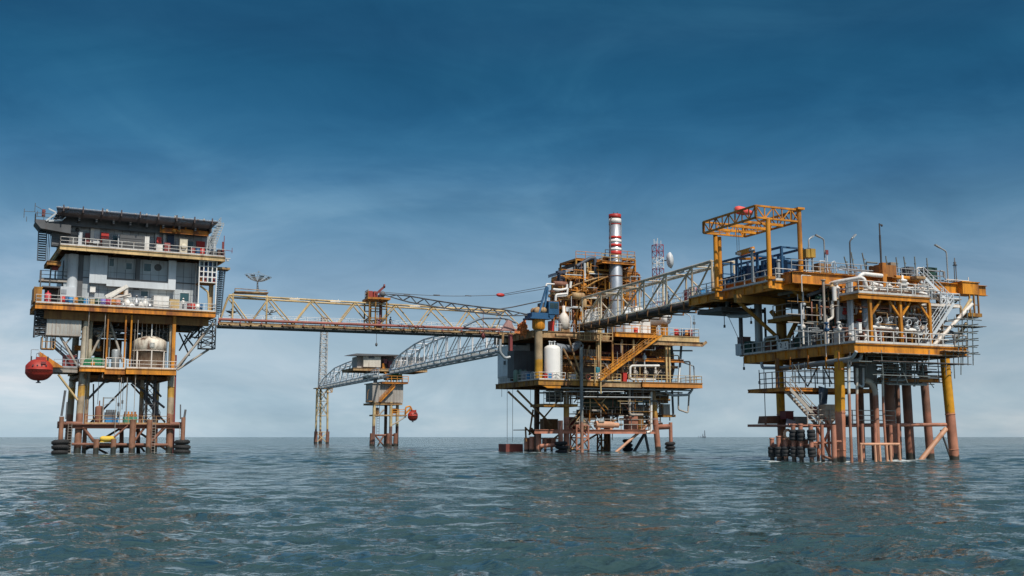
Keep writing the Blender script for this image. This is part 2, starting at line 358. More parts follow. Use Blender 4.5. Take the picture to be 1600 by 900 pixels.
# a person: one skinned body, clothing tones by height, helmet as a child
def person_mesh(name, trouser, shirt, walk=.12, arm=.1):
    v = [(0,0,.95),(0,0,1.15),(0,0,1.38),(0,0,1.50),(0,-.02,1.62),(0,-.01,1.74)]
    e = [(0,1),(1,2),(2,3),(3,4),(4,5)]; r = [.14,.13,.15,.06,.095,.08]
    for sx in (-1, 1):
        b = len(v); w_ = walk*sx
        v += [(.1*sx, 0, .88),(.11*sx, w_*.5-.03, .5),(.11*sx, w_, .1),(.11*sx, w_-.14, .04)]; r += [.095,.065,.05,.04]
        e += [(0,b),(b,b+1),(b+1,b+2),(b+2,b+3)]
        b = len(v); v += [(.2*sx, 0, 1.41),(.26*sx, -w_*.6*arm*5, 1.14),(.25*sx, -w_-.12, .93),(.25*sx, -w_-.15, .85)]; r += [.065,.048,.036,.04]
        e += [(2,b),(b,b+1),(b+1,b+2),(b+2,b+3)]
    me = bpy.data.meshes.new(name); me.from_pydata(v, e, []); o = bpy.data.objects.new(name, me); C.objects.link(o)
    md = o.modifiers.new('skin', 'SKIN'); ms = o.modifiers.new('sub', 'SUBSURF'); ms.levels = ms.render_levels = 1
    for i, sv in enumerate(me.skin_vertices[0].data): sv.radius = (r[i], r[i]*.85); sv.use_root = (i == 0)
    dg = bpy.context.evaluated_depsgraph_get(); dg.update(); m2 = bpy.data.meshes.new_from_object(o.evaluated_get(dg)); bpy.data.objects.remove(o)
    m2.materials.clear()
    for m in (trouser, shirt, SKIN): m2.materials.append(m)
    for p in m2.polygons:
        z = p.center.z; p.material_index = 0 if z < .95 else (1 if z < 1.48 and not (abs(p.center.x) > .2 and z < .98) else 2); p.use_smooth = True
    return m2
def person(F, p, rot, label, trouser, shirt, hat):
    me = person_mesh('person', trouser, shirt); o = bpy.data.objects.new('person', me); C.objects.link(o)
    o.location = F.w(*p); o.rotation_euler = (0, 0, F.a+rot); OFF[o] = (0, 0, 0); tag(o, label, 'person', 'workers on the platforms')
    m = MB(); m.lathe((0, -.01, 1.70), [(.15, 0), (.13, .02), (.115, .08), (.07, .13), (.01, .15)], 12); m.build('helmet', hat, o)
    return o
# oil drum with lid rings, copied where drums stand
_drums = {}
def drum(F, p, mat, label, h=.9, r=.3, group='drums and tubs on the decks'):
    key = mat.name
    if key in _drums: return dup(_drums[key], F, p, label, group)
    m = MB(); m.lathe((0,0,0), [(.01,0),(r,0),(r,.3*h),(r+.02,.32*h),(r,.34*h),(r,.64*h),(r+.02,.66*h),(r,.68*h),(r,h),(r-.03,h),(r-.03,h-.03),(.01,h-.03)], 14)
    o = m.build('drum', mat, None, F, (0,0,0)); o.location = F.w(*p); tag(o, label, 'drum', group); _drums[key] = o
    return o
def crate(F, p, sx, sy, sz, mat, label, name='crate', cat='crate', lidm=None):
    m = MB(); m.box(-sx/2, sx/2, 0, sy, .08, sz)
    for i in range(3): x = -sx/2+sx*(i+.5)/3; m.box(x-.05, x+.05, .05, sy-.05, 0, .08)
    for x in (-sx/2, sx/2-.06): m.box(x-.01, x+.07, -.015, sy+.015, .1, sz+.012)
    m.box(-sx/2-.02, sx/2+.02, -.02, sy+.02, sz, sz+.05)
    o = m.build(name, mat, None, F, (0,0,0)); o.location = F.w(*p); return tag(o, label, cat, 'boxes and cabinets on the decks')
_tyres = {}
def tyre_stack(F, p, n, where, R0=.95, r=.38):
    """tyres threaded on a fender post; p is the post at the bottom tyre's underside"""
    names = {2: ['lower', 'upper'], 3: ['bottom', 'middle', 'top'], 4: ['bottom', 'second', 'third', 'top']}[n]
    for i in range(n):
        q = (p[0], p[1], p[2]+r*.92*(2*i+1)); lab = f'{names[i]} black tyre of {n} stacked on {where}'
        k = round(R0, 2)
        rv = random.Random(int(p[0]*31+i*7))
        if k in _tyres: o = dup(_tyres[k], F, off(q, rv.uniform(-.06, .06), rv.uniform(-.06, .06)), lab, 'fender tyres', rv.uniform(0, 6))
        else:
            m = MB(); m.torus((0,0,0), R0-r*.75, r, m=10, n=22)
            for j in range(22):
                a = 2*math.pi*j/22; m.box(0, 0, 0, 0, 0, 0) if False else m.beam(((R0+.235*r)*math.cos(a), (R0+.235*r)*math.sin(a), -r*.5), ((R0+.235*r)*math.cos(a+.07), (R0+.235*r)*math.sin(a+.07), r*.5), .06, .05)
            o = m.build('tyre', BLACK, None, F, (0,0,0)); o.location = F.w(*q); _tyres[k] = tag(o, lab, 'tyre', 'fender tyres')
        o.rotation_euler.x = rv.uniform(-.09, .09); o.rotation_euler.y = rv.uniform(-.09, .09); sc_ = rv.uniform(.92, 1.05); o.scale = (sc_, sc_, rv.uniform(.9, 1.02))
def lamp_post(F, p, h, arm, label, mat=GALV, head=.55):
    """floodlight mast: pole, bent arm (du, dv, dz) and a lamp head"""
    t = thing(F, 'lamp_post', label, 'lamp post', p, 'floodlight poles'); top = off(p, 0, 0, h); e = off(top, *arm)
    m = MB(); m.pipe([p, top, e], .075, 8, 4); m.box(p[0]-.15, p[0]+.15, p[1]-.15, p[1]+.15, p[2], p[2]+.04); m.build('pole', mat, t)
    d = Vector(arm).normalized(); e2 = Vector(e)+d*head
    g = MB(); g.beam(e, e2, .24, .13); g.tube(Vector(e)-d*.12, e, .1, 8); g.build('lamp_head', GALV, t)
    return t
def dish(F, p, r, axis, label, mat, mast=0, mesh=False):
    t = thing(F, 'satellite_dish', label, 'satellite dish', p, 'dish antennas'); ax = Vector(axis).normalized(); c = Vector(p)+Vector((0,0,mast))
    m = MB(); k = r*.42
    pr = [(r*i/7+.01, k*(i/7)**2) for i in range(8)]; pr += [(r, k+.03)]+[(r*i/7+.01, k*(i/7)**2+.04) for i in range(6, -1, -1)]
    if not mesh: m.lathe(c, pr, 24, ax)
    else:
        up = Vector((1,0,0)); a = ax.cross(up).normalized(); b = ax.cross(a)
        for i in range(16):
            th = 2*math.pi*i/16; d = a*math.cos(th)+b*math.sin(th); q = [c+d*(r*j/6)+ax*(k*(j/6)**2) for j in range(7)]
            for x, y in zip(q, q[1:]): m.tube(x, y, .03, 4)
        for j in (2, 3, 4, 5, 6): m.torus(c+ax*(k*(j/6)**2), r*j/6, .028, ax, 24, 4)
        for i in range(8):                 # panels of fine mesh: narrow strips with gaps
            for jj in range(1, 6):
                th0 = 2*math.pi*(i*2+.12)/16; th1 = 2*math.pi*(i*2+1.05)/16; f = jj/6; f2 = (jj+.62)/6
                qd = []
                for th, ff in ((th0, f), (th1, f), (th1, f2), (th0, f2)): qd.append(c+(a*math.cos(th)+b*math.sin(th))*(r*ff)+ax*(k*ff*ff))
                m.add([*qd, *[x+ax*.012 for x in qd]], [(0,1,2,3), (7,6,5,4)])
    m.build('reflector', mat, t)
    f = MB(); tip = c+ax*(r*.75)
    up = Vector((1,0,0)) if abs(ax.x) < .9 else Vector((0,0,1)); a = ax.cross(up).normalized(); b = ax.cross(a)
    for i in range(3):
        th = 2*math.pi*i/3; f.tube(c+(a*math.cos(th)+b*math.sin(th))*r*.9+ax*k*.8, tip, .025, 5)
    f.tube(tip-ax*.1, tip+ax*.12, .09, 8); f.build('feed_horn', mat, t)
    if mast:
        s = MB(); s.tube(p, c, .12, 8); s.beam(Vector(p)+Vector((.25,0,0)), c-ax*.05, .08); s.box(p[0]-.35, p[0]+.35, p[1]-.35, p[1]+.35, p[2], p[2]+.06); s.build('mount', GALV, t)
    return t
def lattice(mb, c0, c1, w0, w1, panels, r, rb, tri=False):
    """a lattice mast between two centres"""
    n = 3 if tri else 4; A = Vector(c0); B = Vector(c1)
    def pt(i, t):
        a = 2*math.pi*i/n+(math.pi/4 if n == 4 else .4); w_ = w0+(w1-w0)*t
        k = w_/math.sqrt(2) if n == 4 else w_*.577
        return A+(B-A)*t+Vector((k*math.cos(a), k*math.sin(a), 0))
    for i in range(n):
        mb.tube(pt(i, 0), pt(i, 1), r, 6)
        for k in range(panels):
            t0, t1 = k/panels, (k+1)/panels; j = (i+1) % n
            mb.tube(pt(i, t1), pt(j, t1), rb, 4)
            if k % 2: mb.tube(pt(i, t0), pt(j, t1), rb, 4)
            else: mb.tube(pt(j, t0), pt(i, t1), rb, 4)

# ================================================================ SEA
def sea():
    rng = np.random.default_rng(5)
    th = np.concatenate([np.linspace(R(-60), R(60), 1300), np.linspace(R(62), R(298), 70)[1:-1]])   # azimuth from +Y
    r = [3.0]
    while r[-1] < 60000: r.append(r[-1]*(1.0042 if r[-1] < 420 else (1.02 if r[-1] < 1500 else 1.12)))
    r = np.array(r); T, Rr = np.meshgrid(th, r)
    X = Rr*np.sin(T); Y = Rr*np.cos(T); Z = np.zeros_like(X); DX = np.zeros_like(X); DY = np.zeros_like(X)
    cell = np.maximum(Rr*.0042, Rr*R(120)/1300)
    gust = .78+.3*np.sin(X*.031+Y*.017+1)*np.sin(Y*.043-X*.012+2)+.22*np.sin(X*.11+.6)*np.sin(Y*.09+1.3)
    for i in range(110):
        lam = 11*(.3/11)**(i/109)*(1+rng.normal()*.08); k = 2*math.pi/lam
        d = R(24)+rng.normal()*(.42+.5*(i/109)); kx, ky = k*math.sin(d), k*math.cos(d)
        slope = .008 if lam > 6 else (.022 if lam > 2.4 else (.034 if lam > .9 else .042)); a = slope/k
        f = np.clip((lam/cell-2.6)/2.6, 0, 1)*gust
        ph = kx*X+ky*Y+rng.uniform(0, 6.28)
        Z += a*f*np.cos(ph); q = .8*a*f; DX -= q*math.sin(d)*np.sin(ph); DY -= q*math.cos(d)*np.sin(ph)
    V = np.stack([X+DX, Y+DY, Z], -1).reshape(-1, 3); nr, nth = X.shape
    i = np.arange(nr-1)[:, None]; j = np.arange(nth)[None, :]; j2 = (j+1) % nth
    F = np.stack([i*nth+j+0*i, i*nth+j2+0*i, (i+1)*nth+j2, (i+1)*nth+j], -1).reshape(-1, 4)[:, ::-1]
    nv = len(V); V = np.concatenate([V, [[0, 0, 0]]]); cap = np.stack([np.full(nth, nv), (np.arange(nth)+1) % nth, np.arange(nth)], -1)[:, ::-1]
    me = bpy.data.meshes.new('sea'); me.vertices.add(len(V)); me.vertices.foreach_set('co', V.astype(np.float32).ravel())
    lt = np.concatenate([F.ravel(), cap.ravel()]).astype(np.int32); me.loops.add(len(lt)); me.loops.foreach_set('vertex_index', lt)
    st = np.concatenate([np.arange(len(F))*4, len(F)*4+np.arange(len(cap))*3]).astype(np.int32)
    me.polygons.add(len(st)); me.polygons.foreach_set('loop_start', st)
    me.polygons.foreach_set('use_smooth', np.ones(len(st), bool)); me.update(calc_edges=True); me.validate()
    o = bpy.data.objects.new('sea', me); C.objects.link(o); o['kind'] = 'structure'
    m, t, b = mat_base('sea_water'); nn = t.nodes; ll = t.links
    g = nn.new('ShaderNodeNewGeometry')
    def nz(sc, map_s, det, ro=.6):
        mpn = nn.new('ShaderNodeMapping'); mpn.inputs['Scale'].default_value = map_s; mpn.inputs['Rotation'].default_value = (0, 0, R(-24)); ll.new(g.outputs['Position'], mpn.inputs[0])
        n = nn.new('ShaderNodeTexNoise'); n.inputs['Scale'].default_value = sc; n.inputs['Detail'].default_value = det; n.inputs['Roughness'].default_value = ro; ll.new(mpn.outputs[0], n.inputs[0]); return n
    e = nz(.02, (.6, 1, 1), 3); f_ = nz(.05, (.7, 1, 1), 4)
    gu = nn.new('ShaderNodeMapRange'); gu.inputs[1].default_value = .3; gu.inputs[2].default_value = .7; gu.inputs[3].default_value = .4; gu.inputs[4].default_value = 1.35; ll.new(f_.outputs[0], gu.inputs[0])
    def mth(op, x, y=None, z=None):
        q = nn.new('ShaderNodeMath'); q.operation = op
        for k, w_ in enumerate((x, y, z)):
            if w_ is None: continue
            if isinstance(w_, (int, float)): q.inputs[k].default_value = w_
            else: ll.new(w_, q.inputs[k])
        return q.outputs[0]
    def height(dx, dy):                            # wavelet height: two ridged layers with sharp crests
        pa_ = nn.new('ShaderNodeVectorMath'); pa_.operation = 'ADD'; ll.new(g.outputs['Position'], pa_.inputs[0]); pa_.inputs[1].default_value = (dx, dy, 0); hs = []
        for sc, st, det, ro, amp in ((2.4, .75, 5, .68, .075), (.72, .65, 4, .62, .22), (.17, .6, 3, .55, .8)):
            mpn = nn.new('ShaderNodeMapping'); mpn.inputs['Scale'].default_value = (st, 1, 1); mpn.inputs['Rotation'].default_value = (0, 0, R({2.4: -8, .72: -34}.get(sc, -20))); ll.new(pa_.outputs[0], mpn.inputs[0])
            n = nn.new('ShaderNodeTexNoise'); n.inputs['Scale'].default_value = sc; n.inputs['Detail'].default_value = det; n.inputs['Roughness'].default_value = ro; ll.new(mpn.outputs[0], n.inputs[0])
            hs.append(mth('MULTIPLY', mth('POWER', mth('SUBTRACT', 1, mth('ABSOLUTE', mth('MULTIPLY_ADD', n.outputs[0], 2, -1))), 2), amp))
        return mth('ADD', mth('ADD', hs[0], hs[1]), hs[2])
    EPS = .05; h0 = height(0, 0); kx = mth('MULTIPLY', gu.outputs[0], -1/EPS)
    sx = mth('MULTIPLY', mth('SUBTRACT', height(EPS, 0), h0), kx); sy = mth('MULTIPLY', mth('SUBTRACT', height(0, EPS), h0), kx)
    cb = nn.new('ShaderNodeCombineXYZ'); ll.new(sx, cb.inputs[0]); ll.new(sy, cb.inputs[1])
    ad = nn.new('ShaderNodeVectorMath'); ad.operation = 'ADD'; ll.new(g.outputs['Normal'], ad.inputs[0]); ll.new(cb.outputs[0], ad.inputs[1])
    no = nn.new('ShaderNodeVectorMath'); no.operation = 'NORMALIZE'; ll.new(ad.outputs[0], no.inputs[0]); ll.new(no.outputs[0], b.inputs['Normal'])
    rp = nn.new('ShaderNodeValToRGB'); ramp(rp, [(.35, (.030, .066, .068)), (.65, (.042, .078, .078))]); ll.new(e.outputs[0], rp.inputs[0])
    fa = nn.new('ShaderNodeAttribute'); fa.attribute_name = 'foam'; fn = nz(1.3, (.8, 1, 1), 8, .75)
    fm = nn.new('ShaderNodeMath'); fm.operation = 'ADD'; ll.new(fa.outputs['Fac'], fm.inputs[0]); ll.new(fn.outputs[0], fm.inputs[1])
    fr = nn.new('ShaderNodeValToRGB'); ramp(fr, [(.74, (0, 0, 0)), (.95, (.85, .85, .85))]); ll.new(fm.outputs[0], fr.inputs[0])
    fx = nn.new('ShaderNodeMixRGB'); ll.new(fr.outputs[0], fx.inputs[0]); ll.new(rp.outputs[0], fx.inputs[1]); fx.inputs[2].default_value = (.62, .68, .68, 1)
    fq = nn.new('ShaderNodeMapRange'); fq.inputs[3].default_value = .06; fq.inputs[4].default_value = .8; ll.new(fr.outputs[0], fq.inputs[0]); ll.new(fq.outputs[0], b.inputs['Roughness'])
    ll.new(fx.outputs[0], b.inputs['Base Color']); b.inputs['IOR'].default_value = 1.333
    me.materials.append(m); return o
sea_obj = sea()
def waterline_foam():
    """white water where posts and legs stand in the waves: a mask on the sea mesh itself"""
    bpy.context.view_layer.update(); pts = set()
    for o in C.objects:
        if o.type != 'MESH' or o == sea_obj or not o.data.vertices: continue
        n = len(o.data.vertices); co = np.empty(n*3, np.float32); o.data.vertices.foreach_get('co', co); M = np.array(o.matrix_world)
        W = co.reshape(-1, 3) @ M[:3, :3].T + M[:3, 3]
        for x, y, z in W[(W[:, 2] < -.4)]: pts.add((round(float(x)/.7), round(float(y)/.7)))
    P = np.array(sorted(pts))*.7; me = sea_obj.data; n = len(me.vertices); co = np.empty(n*3, np.float32); me.vertices.foreach_get('co', co); co = co.reshape(-1, 3); f = np.zeros(n, np.float32)
    for x, y in P:
        near = np.abs(co[:, 0]-x) < 4; idx = np.nonzero(near)[0]; idx = idx[np.abs(co[idx, 1]-y) < 4]
        d2 = (co[idx, 0]-x)**2+(co[idx, 1]-y)**2; f[idx] = np.maximum(f[idx], .42*np.exp(-d2/2.6))
    f += np.clip((co[:, 2]-.42)*.5, 0, .2)*(np.hypot(co[:, 0], co[:, 1]) < 700); a = me.attributes.new('foam', 'FLOAT', 'POINT'); a.data.foreach_set('value', f)

# ================================================================ A: LIVING QUARTERS PLATFORM (left)
A = FA
pa = thing(A, 'living_quarters_platform', 'tall grey and yellow living quarters platform on rust stained legs, far left in the sea', 'oil platform', (9.5, 7, 0))
ZL, ZM, ZT, ZR = 11.75, 20.2, 28.3, 33.0
def leg(par, p, q, r, m, n=20):
    b = MB(); b.tube(p, q, r, n); b.torus(lerp(p, q, .28), r, .05, vsub(q, p), n, 6); b.torus(lerp(p, q, .55), r, .05, vsub(q, p), n, 6); return b.build('leg', m, par)
LA = {}
for nm, ub, ut in (('l', 3.6, 4.0), ('r', 15.8, 15.6)):
    for v in (2.0, 13.0):
        leg(pa, (ub, v-(.5 if v < 5 else -.5), -3), (ut, v, ZM-.8), .47, LEGA); LA[nm, v] = ut
for v in (1.6,):
    b = MB(); b.tube((4.7, 3.2, -2), (4.75, 3.0, ZM-.8), .28, 14); b.build('riser_pipe', LEGA, pa)
    b = MB(); b.tube((16.6, 3, -2), (16.4, 3, 14), .16, 10); b.build('riser_pipe', MAROON, pa)
b = MB(); x = A.V(271, 530, 1.2)[0]; b.box(x-.22, x+.22, .9, 1.34, ZL, ZM-.8); b.build('column', YEL, pa)
# decks
dm = deck(pa, -2.75, 21.2, 0, 9, ZM, ORG, BROWN, .75, .35)
deck(pa, -.1, 22.3, 0, 15, ZT, TAN, BROWN, .6, .3)
deck(pa, -1.5, .3, 1.5, 6, 26.2, DYEL, BROWN, .5, .25)
dl = deck(pa, 3.2, 6.5, 0, 14, ZL, YEL, BROWN, .55, .25); deck(pa, 6.54, 9.2, .6, 14, ZL-.1, ORG, BROWN, .7, .25); deck(pa, 9.24, 16.0, 0, 14, ZL, YEL, BROWN, .75, .25)
b = MB(); b.box(3.4, 16, 3, 14, ZL-1.35, ZL-.95)
for u in np.arange(4, 16, 2.2): b.box(u, u+.3, 1.0, 13.5, ZL-1.5, ZL-.9)
b.build('underdeck_beams', BROWN, pa)
# deep girders under the middle deck
b = MB()
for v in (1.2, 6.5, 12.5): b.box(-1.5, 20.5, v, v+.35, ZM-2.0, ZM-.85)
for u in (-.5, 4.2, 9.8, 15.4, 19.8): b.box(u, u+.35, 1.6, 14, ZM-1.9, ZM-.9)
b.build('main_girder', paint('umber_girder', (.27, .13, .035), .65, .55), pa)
b = MB()
for i in range(26):                                # cable trays, pipes and joists in the shade under the deck
    u = random.Random(i).uniform(4.5, 15); v = random.Random(i+90).uniform(3, 13); z = random.Random(i+7).uniform(ZL+4.6, ZM-2.1)
    if i % 2: b.tube((4.4, v, z), (15.6, v, z), .07+.05*(i % 3), 6)
    else: b.beam((u, 2.5, z), (u, 13.5, z), .2, .3)
b.build('underdeck_pipework', DGRY, pa)
# railings
b = MB()
tu = lambda x, y: A.V(x, y, .1)[0]
rail(b, [(-.05, 5, ZT), (-.05, .1, ZT), (22.2, .1, ZT), (22.2, 5, ZT)]); b.build('railing', RAILW, pa, label='white railing along the top deck')
b = MB(); rail(b, [(-2.7, 8, ZM), (-2.7, .1, ZM), (21.1, .1, ZM), (21.1, 3, ZM)]); b.build('railing', RAILW, pa, label='white railing along the middle deck')
b = MB(); rail(b, [(3.25, 3, ZL), (3.25, .08, ZL), (6.45, .08, ZL), (6.45, .6, ZL)], kick=True); rail(b, [(6.7, .68, ZL-.1), (9.1, .68, ZL-.1)], 1.5)
rail(b, [(9.3, .6, ZL), (9.3, .08, ZL), (15.95, .08, ZL), (15.95, 3, ZL)]); b.build('railing', WHTR, pa, label='cream railing along the lowest deck')
# leaning K braces and bracing above the lowest deck
def braces(par, segs, m, name='brace', n=10):
    for p, q, r in segs: b = MB(); b.tube(p, q, r, n); b.build(name, m, par)
V = lambda x, y, v: A.V(x, y, v)
braces(pa, [(V(277, 574, 2), V(333, 505, 2), .18), (V(277, 578, 3.5), V(326, 546, 3.5), .16), (V(277, 578, 12), V(318, 520, 12), .16),
            (V(122, 574, 2), V(77, 496, 2), .17), (V(124, 568, 12), V(90, 520, 12), .15), (V(100, 540, 2), V(128, 508, 2), .13)], TGRY)
braces(pa, [(V(142, 556, 3), V(168, 503, 3), .17), (V(192, 566, 3), V(172, 503, 3), .17), (V(222, 545, 7), V(236, 503, 7), .16), (V(252, 545, 7), V(240, 503, 7), .16)], TGRY)
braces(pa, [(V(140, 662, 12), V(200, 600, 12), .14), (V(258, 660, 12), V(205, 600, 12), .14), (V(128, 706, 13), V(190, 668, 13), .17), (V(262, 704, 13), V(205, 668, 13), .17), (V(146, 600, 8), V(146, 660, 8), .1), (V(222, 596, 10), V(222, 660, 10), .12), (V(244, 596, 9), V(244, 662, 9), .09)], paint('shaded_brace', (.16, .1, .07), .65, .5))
braces(pa, [(V(135, 626, 4), V(168, 592, 4), .16), (V(200, 592, 4), V(257, 637, 4), .16), (V(228, 594, 6), V(252, 620, 6), .14)], DGRY)
braces(pa, [(V(91, 585, 1.2), V(121, 625, 1.2), .16)], TAN)
for x in (166, 194, 203): b = MB(); a = V(x, 560, .8); b.tube((a[0], .8, ZL), (a[0], .8, ZM-1), .13, 8); b.build('column', ORG if x != 203 else YEL, pa)
b = MB(); b.box(V(146, 0, 6)[0], V(186, 0, 6)[0], 6, 6.5, V(160, 549, 6)[2], V(160, 541, 6)[2]); b.build('cross_girder', ORG, pa)
b = MB()
for i, x in enumerate((210, 221, 228, 243, 248, 254, 261)): a = V(x, 540, 1.6+.3*i); b.tube((a[0], a[1], ZL), (a[0], a[1], ZM-1.2), .05, 6)
for x, y0, y1 in ((165, 490, 590), (140, 480, 545), (216, 500, 690), (190, 590, 664), (199, 590, 655), (182, 620, 680)): a = V(x, y0, .4); b.tube(a, (a[0], .4, V(x, y1, .4)[2]), .045, 6)
b.build('downpipe', TGRY, pa)
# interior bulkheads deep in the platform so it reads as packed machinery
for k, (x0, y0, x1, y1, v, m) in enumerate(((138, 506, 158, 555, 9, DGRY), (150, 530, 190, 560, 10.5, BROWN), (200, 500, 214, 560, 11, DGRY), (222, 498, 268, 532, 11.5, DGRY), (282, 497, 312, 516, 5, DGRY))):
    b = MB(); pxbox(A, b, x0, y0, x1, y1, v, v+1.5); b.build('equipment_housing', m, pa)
# ---- landing level near the water
ZW = 4.1
dk = MB(); dk.box(3.9, 16, .5, 13, ZW-.12, ZW); o = dk.build('landing_deck', RUST, pa)
b = MB(); b.ibeam((.9, .9, ZW-.32), (17.6, .9, ZW-.32), .35, .6); b.tube((.9, .4, ZW), (4, .8, ZW), .3, 12); b.tube((15.6, .8, ZW), (17.5, .4, ZW), .3, 12); b.ibeam((4, 12.4, ZW-.3), (16, 12.4, ZW-.3), .3, .5)
for u in (5.5, 8, 10.5, 13): b.beam((u, 1, ZW-.3), (u, 12.4, ZW-.3), .2, .3)
b.build('landing_beam', RUST, o)
b = MB(); rail(b, [(4.4, 1, ZW), (15.6, 1, ZW)], 1.1, 1.8); b.build('railing', TANR, o)
for x, yt, v, r in ((150, 686, -.5, .36), (177, 686, -.5, .36), (206, 656, -.3, .43), (232, 656, -.3, .38)):
    a = V(x, 700, v); b = MB(); b.tube((a[0], v, -2), (a[0], v, V(x, yt, v)[2]), r, 14); b.build('fender_post', LEGA, pa)
for x, yt in ((94, 651), (285, 652)):
    a = V(x, 695, -.3); z = V(x, yt, -.3)[2]; b = MB(); b.tube((a[0], -.3, -2), (a[0], -.3, z), .3, 14); b.build('fender_post', LEGA, pa)
    tyre_stack(A, (a[0], -.3, -.05), 3, ('the left' if x < 200 else 'the right')+' outer fender of the living quarters platform', 1.02, .36)
b = MB()
for p, q, r in ((V(126, 663, 1), V(147, 690, 1), .22), (V(170, 690, .5), V(200, 665, .5), .13), (V(207, 693, 1), V(226, 668, 1), .16), (V(236, 690, 1), V(262, 663, 1), .22), (V(213, 690, 6), V(226, 706, 6), .15), (V(190, 688, 3), V(176, 707, 3), .15), (V(150, 700, 4), V(168, 709, 4), .15)): b.tube(p, q, r, 8)
b.tube(V(112, 694, 1), V(262, 695, 1), .2, 10); b.tube(V(128, 699, 9), V(262, 696, 9), .2, 8); b.tube(V(190, 668, 9), V(190, 712, 9), .3, 10); b.tube(V(216, 668, 9), V(216, 712, 9), .28, 10)
b.build('landing_brace', RUST, pa)
for x0, y0, x1, y1, r in ((96, 650, 102, 610, .15), (103, 655, 105, 628, .09), (282, 655, 282, 632, .09), (288, 652, 290, 640, .15)): b = MB(); b.tube(V(x0, y0, 0), V(x1, y1, 0), r, 8); b.build('guide_post', DGRY, pa)
for x, dx, h in ((236, 0, 1), (97, .6, 0), (279, 0, 0)): b = MB(); a = V(x, 700, .4); ladder(b, (a[0]+dx, .2, -.5), (a[0]+dx, .2, ZW+h)); b.build('boat_ladder', TGRY, pa)
b = MB(); a = V(234, 640, 3); lattice(b, (a[0], 3.6, ZW), (a[0], 3.6, ZL-.7), 1.3, 1.3, 5, .06, .04); b.build('stair_tower', DGRY, pa)
stairs(pa, V(250, 655, 5), V(212, 592, 5), .8, DGRY, DGRY, (0, 1, 0))
b = MB(); a = V(222, 600, 5); b.tube((a[0], 5, ZW), (a[0], 5, ZL), .28, 12); a = V(230, 600, 7); b.tube((a[0], 7, ZW), (a[0], 7, ZL), .2, 8); b.build('riser_pipe', LEGA, pa)
# landing machinery
m = MB(); a = V(154, 660, 2.5); m.vessel((a[0], 2.5, ZW+.1), (a[0], 2.5, ZW+2.5), .55); m.box(a[0]-.5, a[0]+.5, 2.1, 2.9, ZW, ZW+.25); m.tube((a[0], 2.5, ZW+2.4), (a[0], 2.5, ZW+3.2), .08)
solo(A, m, 'pressure_vessel', RUST, 'rusty red upright vessel on the landing deck of the living quarters platform', 'vessel', (a[0], 2.5, ZW))
t = thing(A, 'diesel_engine', 'dark engine on a bright blue base on the left platform landing deck', 'engine', (V(174, 660, 2.4)[0], 2.4, ZW)); a = OFF[t]
m = MB(); m.box(a[0]-.85, a[0]+.85, 1.9, 3, ZW, ZW+.8); m.box(a[0]-.95, a[0]+.95, 1.85, 3.05, ZW+.74, ZW+.82); m.build('base', LBLUE, t)
m = MB(); m.box(a[0]-.9, a[0]+.5, 2.05, 2.9, ZW+.85, ZW+1.6)
for i in range(5): m.tube((a[0]-.7+i*.28, 2.1, ZW+1.5), (a[0]-.7+i*.28, 2.1, ZW+1.95), .12, 8)
m.lathe((a[0]+.75, 2.45, ZW+1.3), [(.01, 0), (.45, 0), (.45, .2), (.01, .2)], 12, (1, 0, 0)); m.build('engine_block', DGRY, t)
t = thing(A, 'pump_skid', 'green pump skid with rusty cylinders beside the blue engine base', 'pump', (V(203, 660, 2.2)[0], 2.2, ZW)); a = OFF[t]
m = MB(); m.box(a[0]-.9, a[0]+.9, 1.8, 2.8, ZW, ZW+1.0); m.build('base', paint('sea_green', (.08, .3, .2), .5, .3), t)
m = MB()
for i in range(4): m.lathe((a[0]-.7+i*.45, 2.2, ZW+1), [(.2, 0), (.2, .35), (.1, .5), (.16, .7), (.01, .75)], 10)
m.tube((a[0]-.9, 2.2, ZW+1.25), (a[0]+.9, 2.2, ZW+1.25), .1); m.build('cylinder', ORG, t)
m = MB(); a = V(168, 690, .8); m.sphere((a[0], .8, a[2]+.35), 1, (1.05, .6, .42), 16); m.sphere((a[0]+.5, .7, a[2]+.45), .5, (1, .8, .7), 12); m.sphere((a[0]-.55, .8, a[2]+.4), .5, (1, .8, .75), 12); m.box(a[0]-1, a[0]+1, .5, 1.2, a[2]-.1, a[2]+.05)
solo(A, m, 'tarpaulin_bundle', TARP, 'yellow tarpaulin bundle low between the fender posts of the left platform', 'tarpaulin', (a[0], .8, a[2]))
t = thing(A, 'slewing_davit', 'thin grey davit arm rising over the red landing vessel', 'davit', V(161, 640, 1.5)); a = OFF[t]
m = MB(); m.tube((a[0], 1.5, ZW), (a[0], 1.5, a[2]+1.7), .09); m.build('post', TGRY, t); m = MB(); m.beam((a[0], 1.5, a[2]+1.6), V(182, 622, 1.5), .16); m.beam((a[0], 1.5, a[2]+.5), V(180, 625, 1.5), .08); m.build('boom', GALV, t)
for i, (x, y0, y1) in enumerate(((154, 575, 628), (187, 590, 645), (214, 590, 622), (92, 618, 650))):
    pass
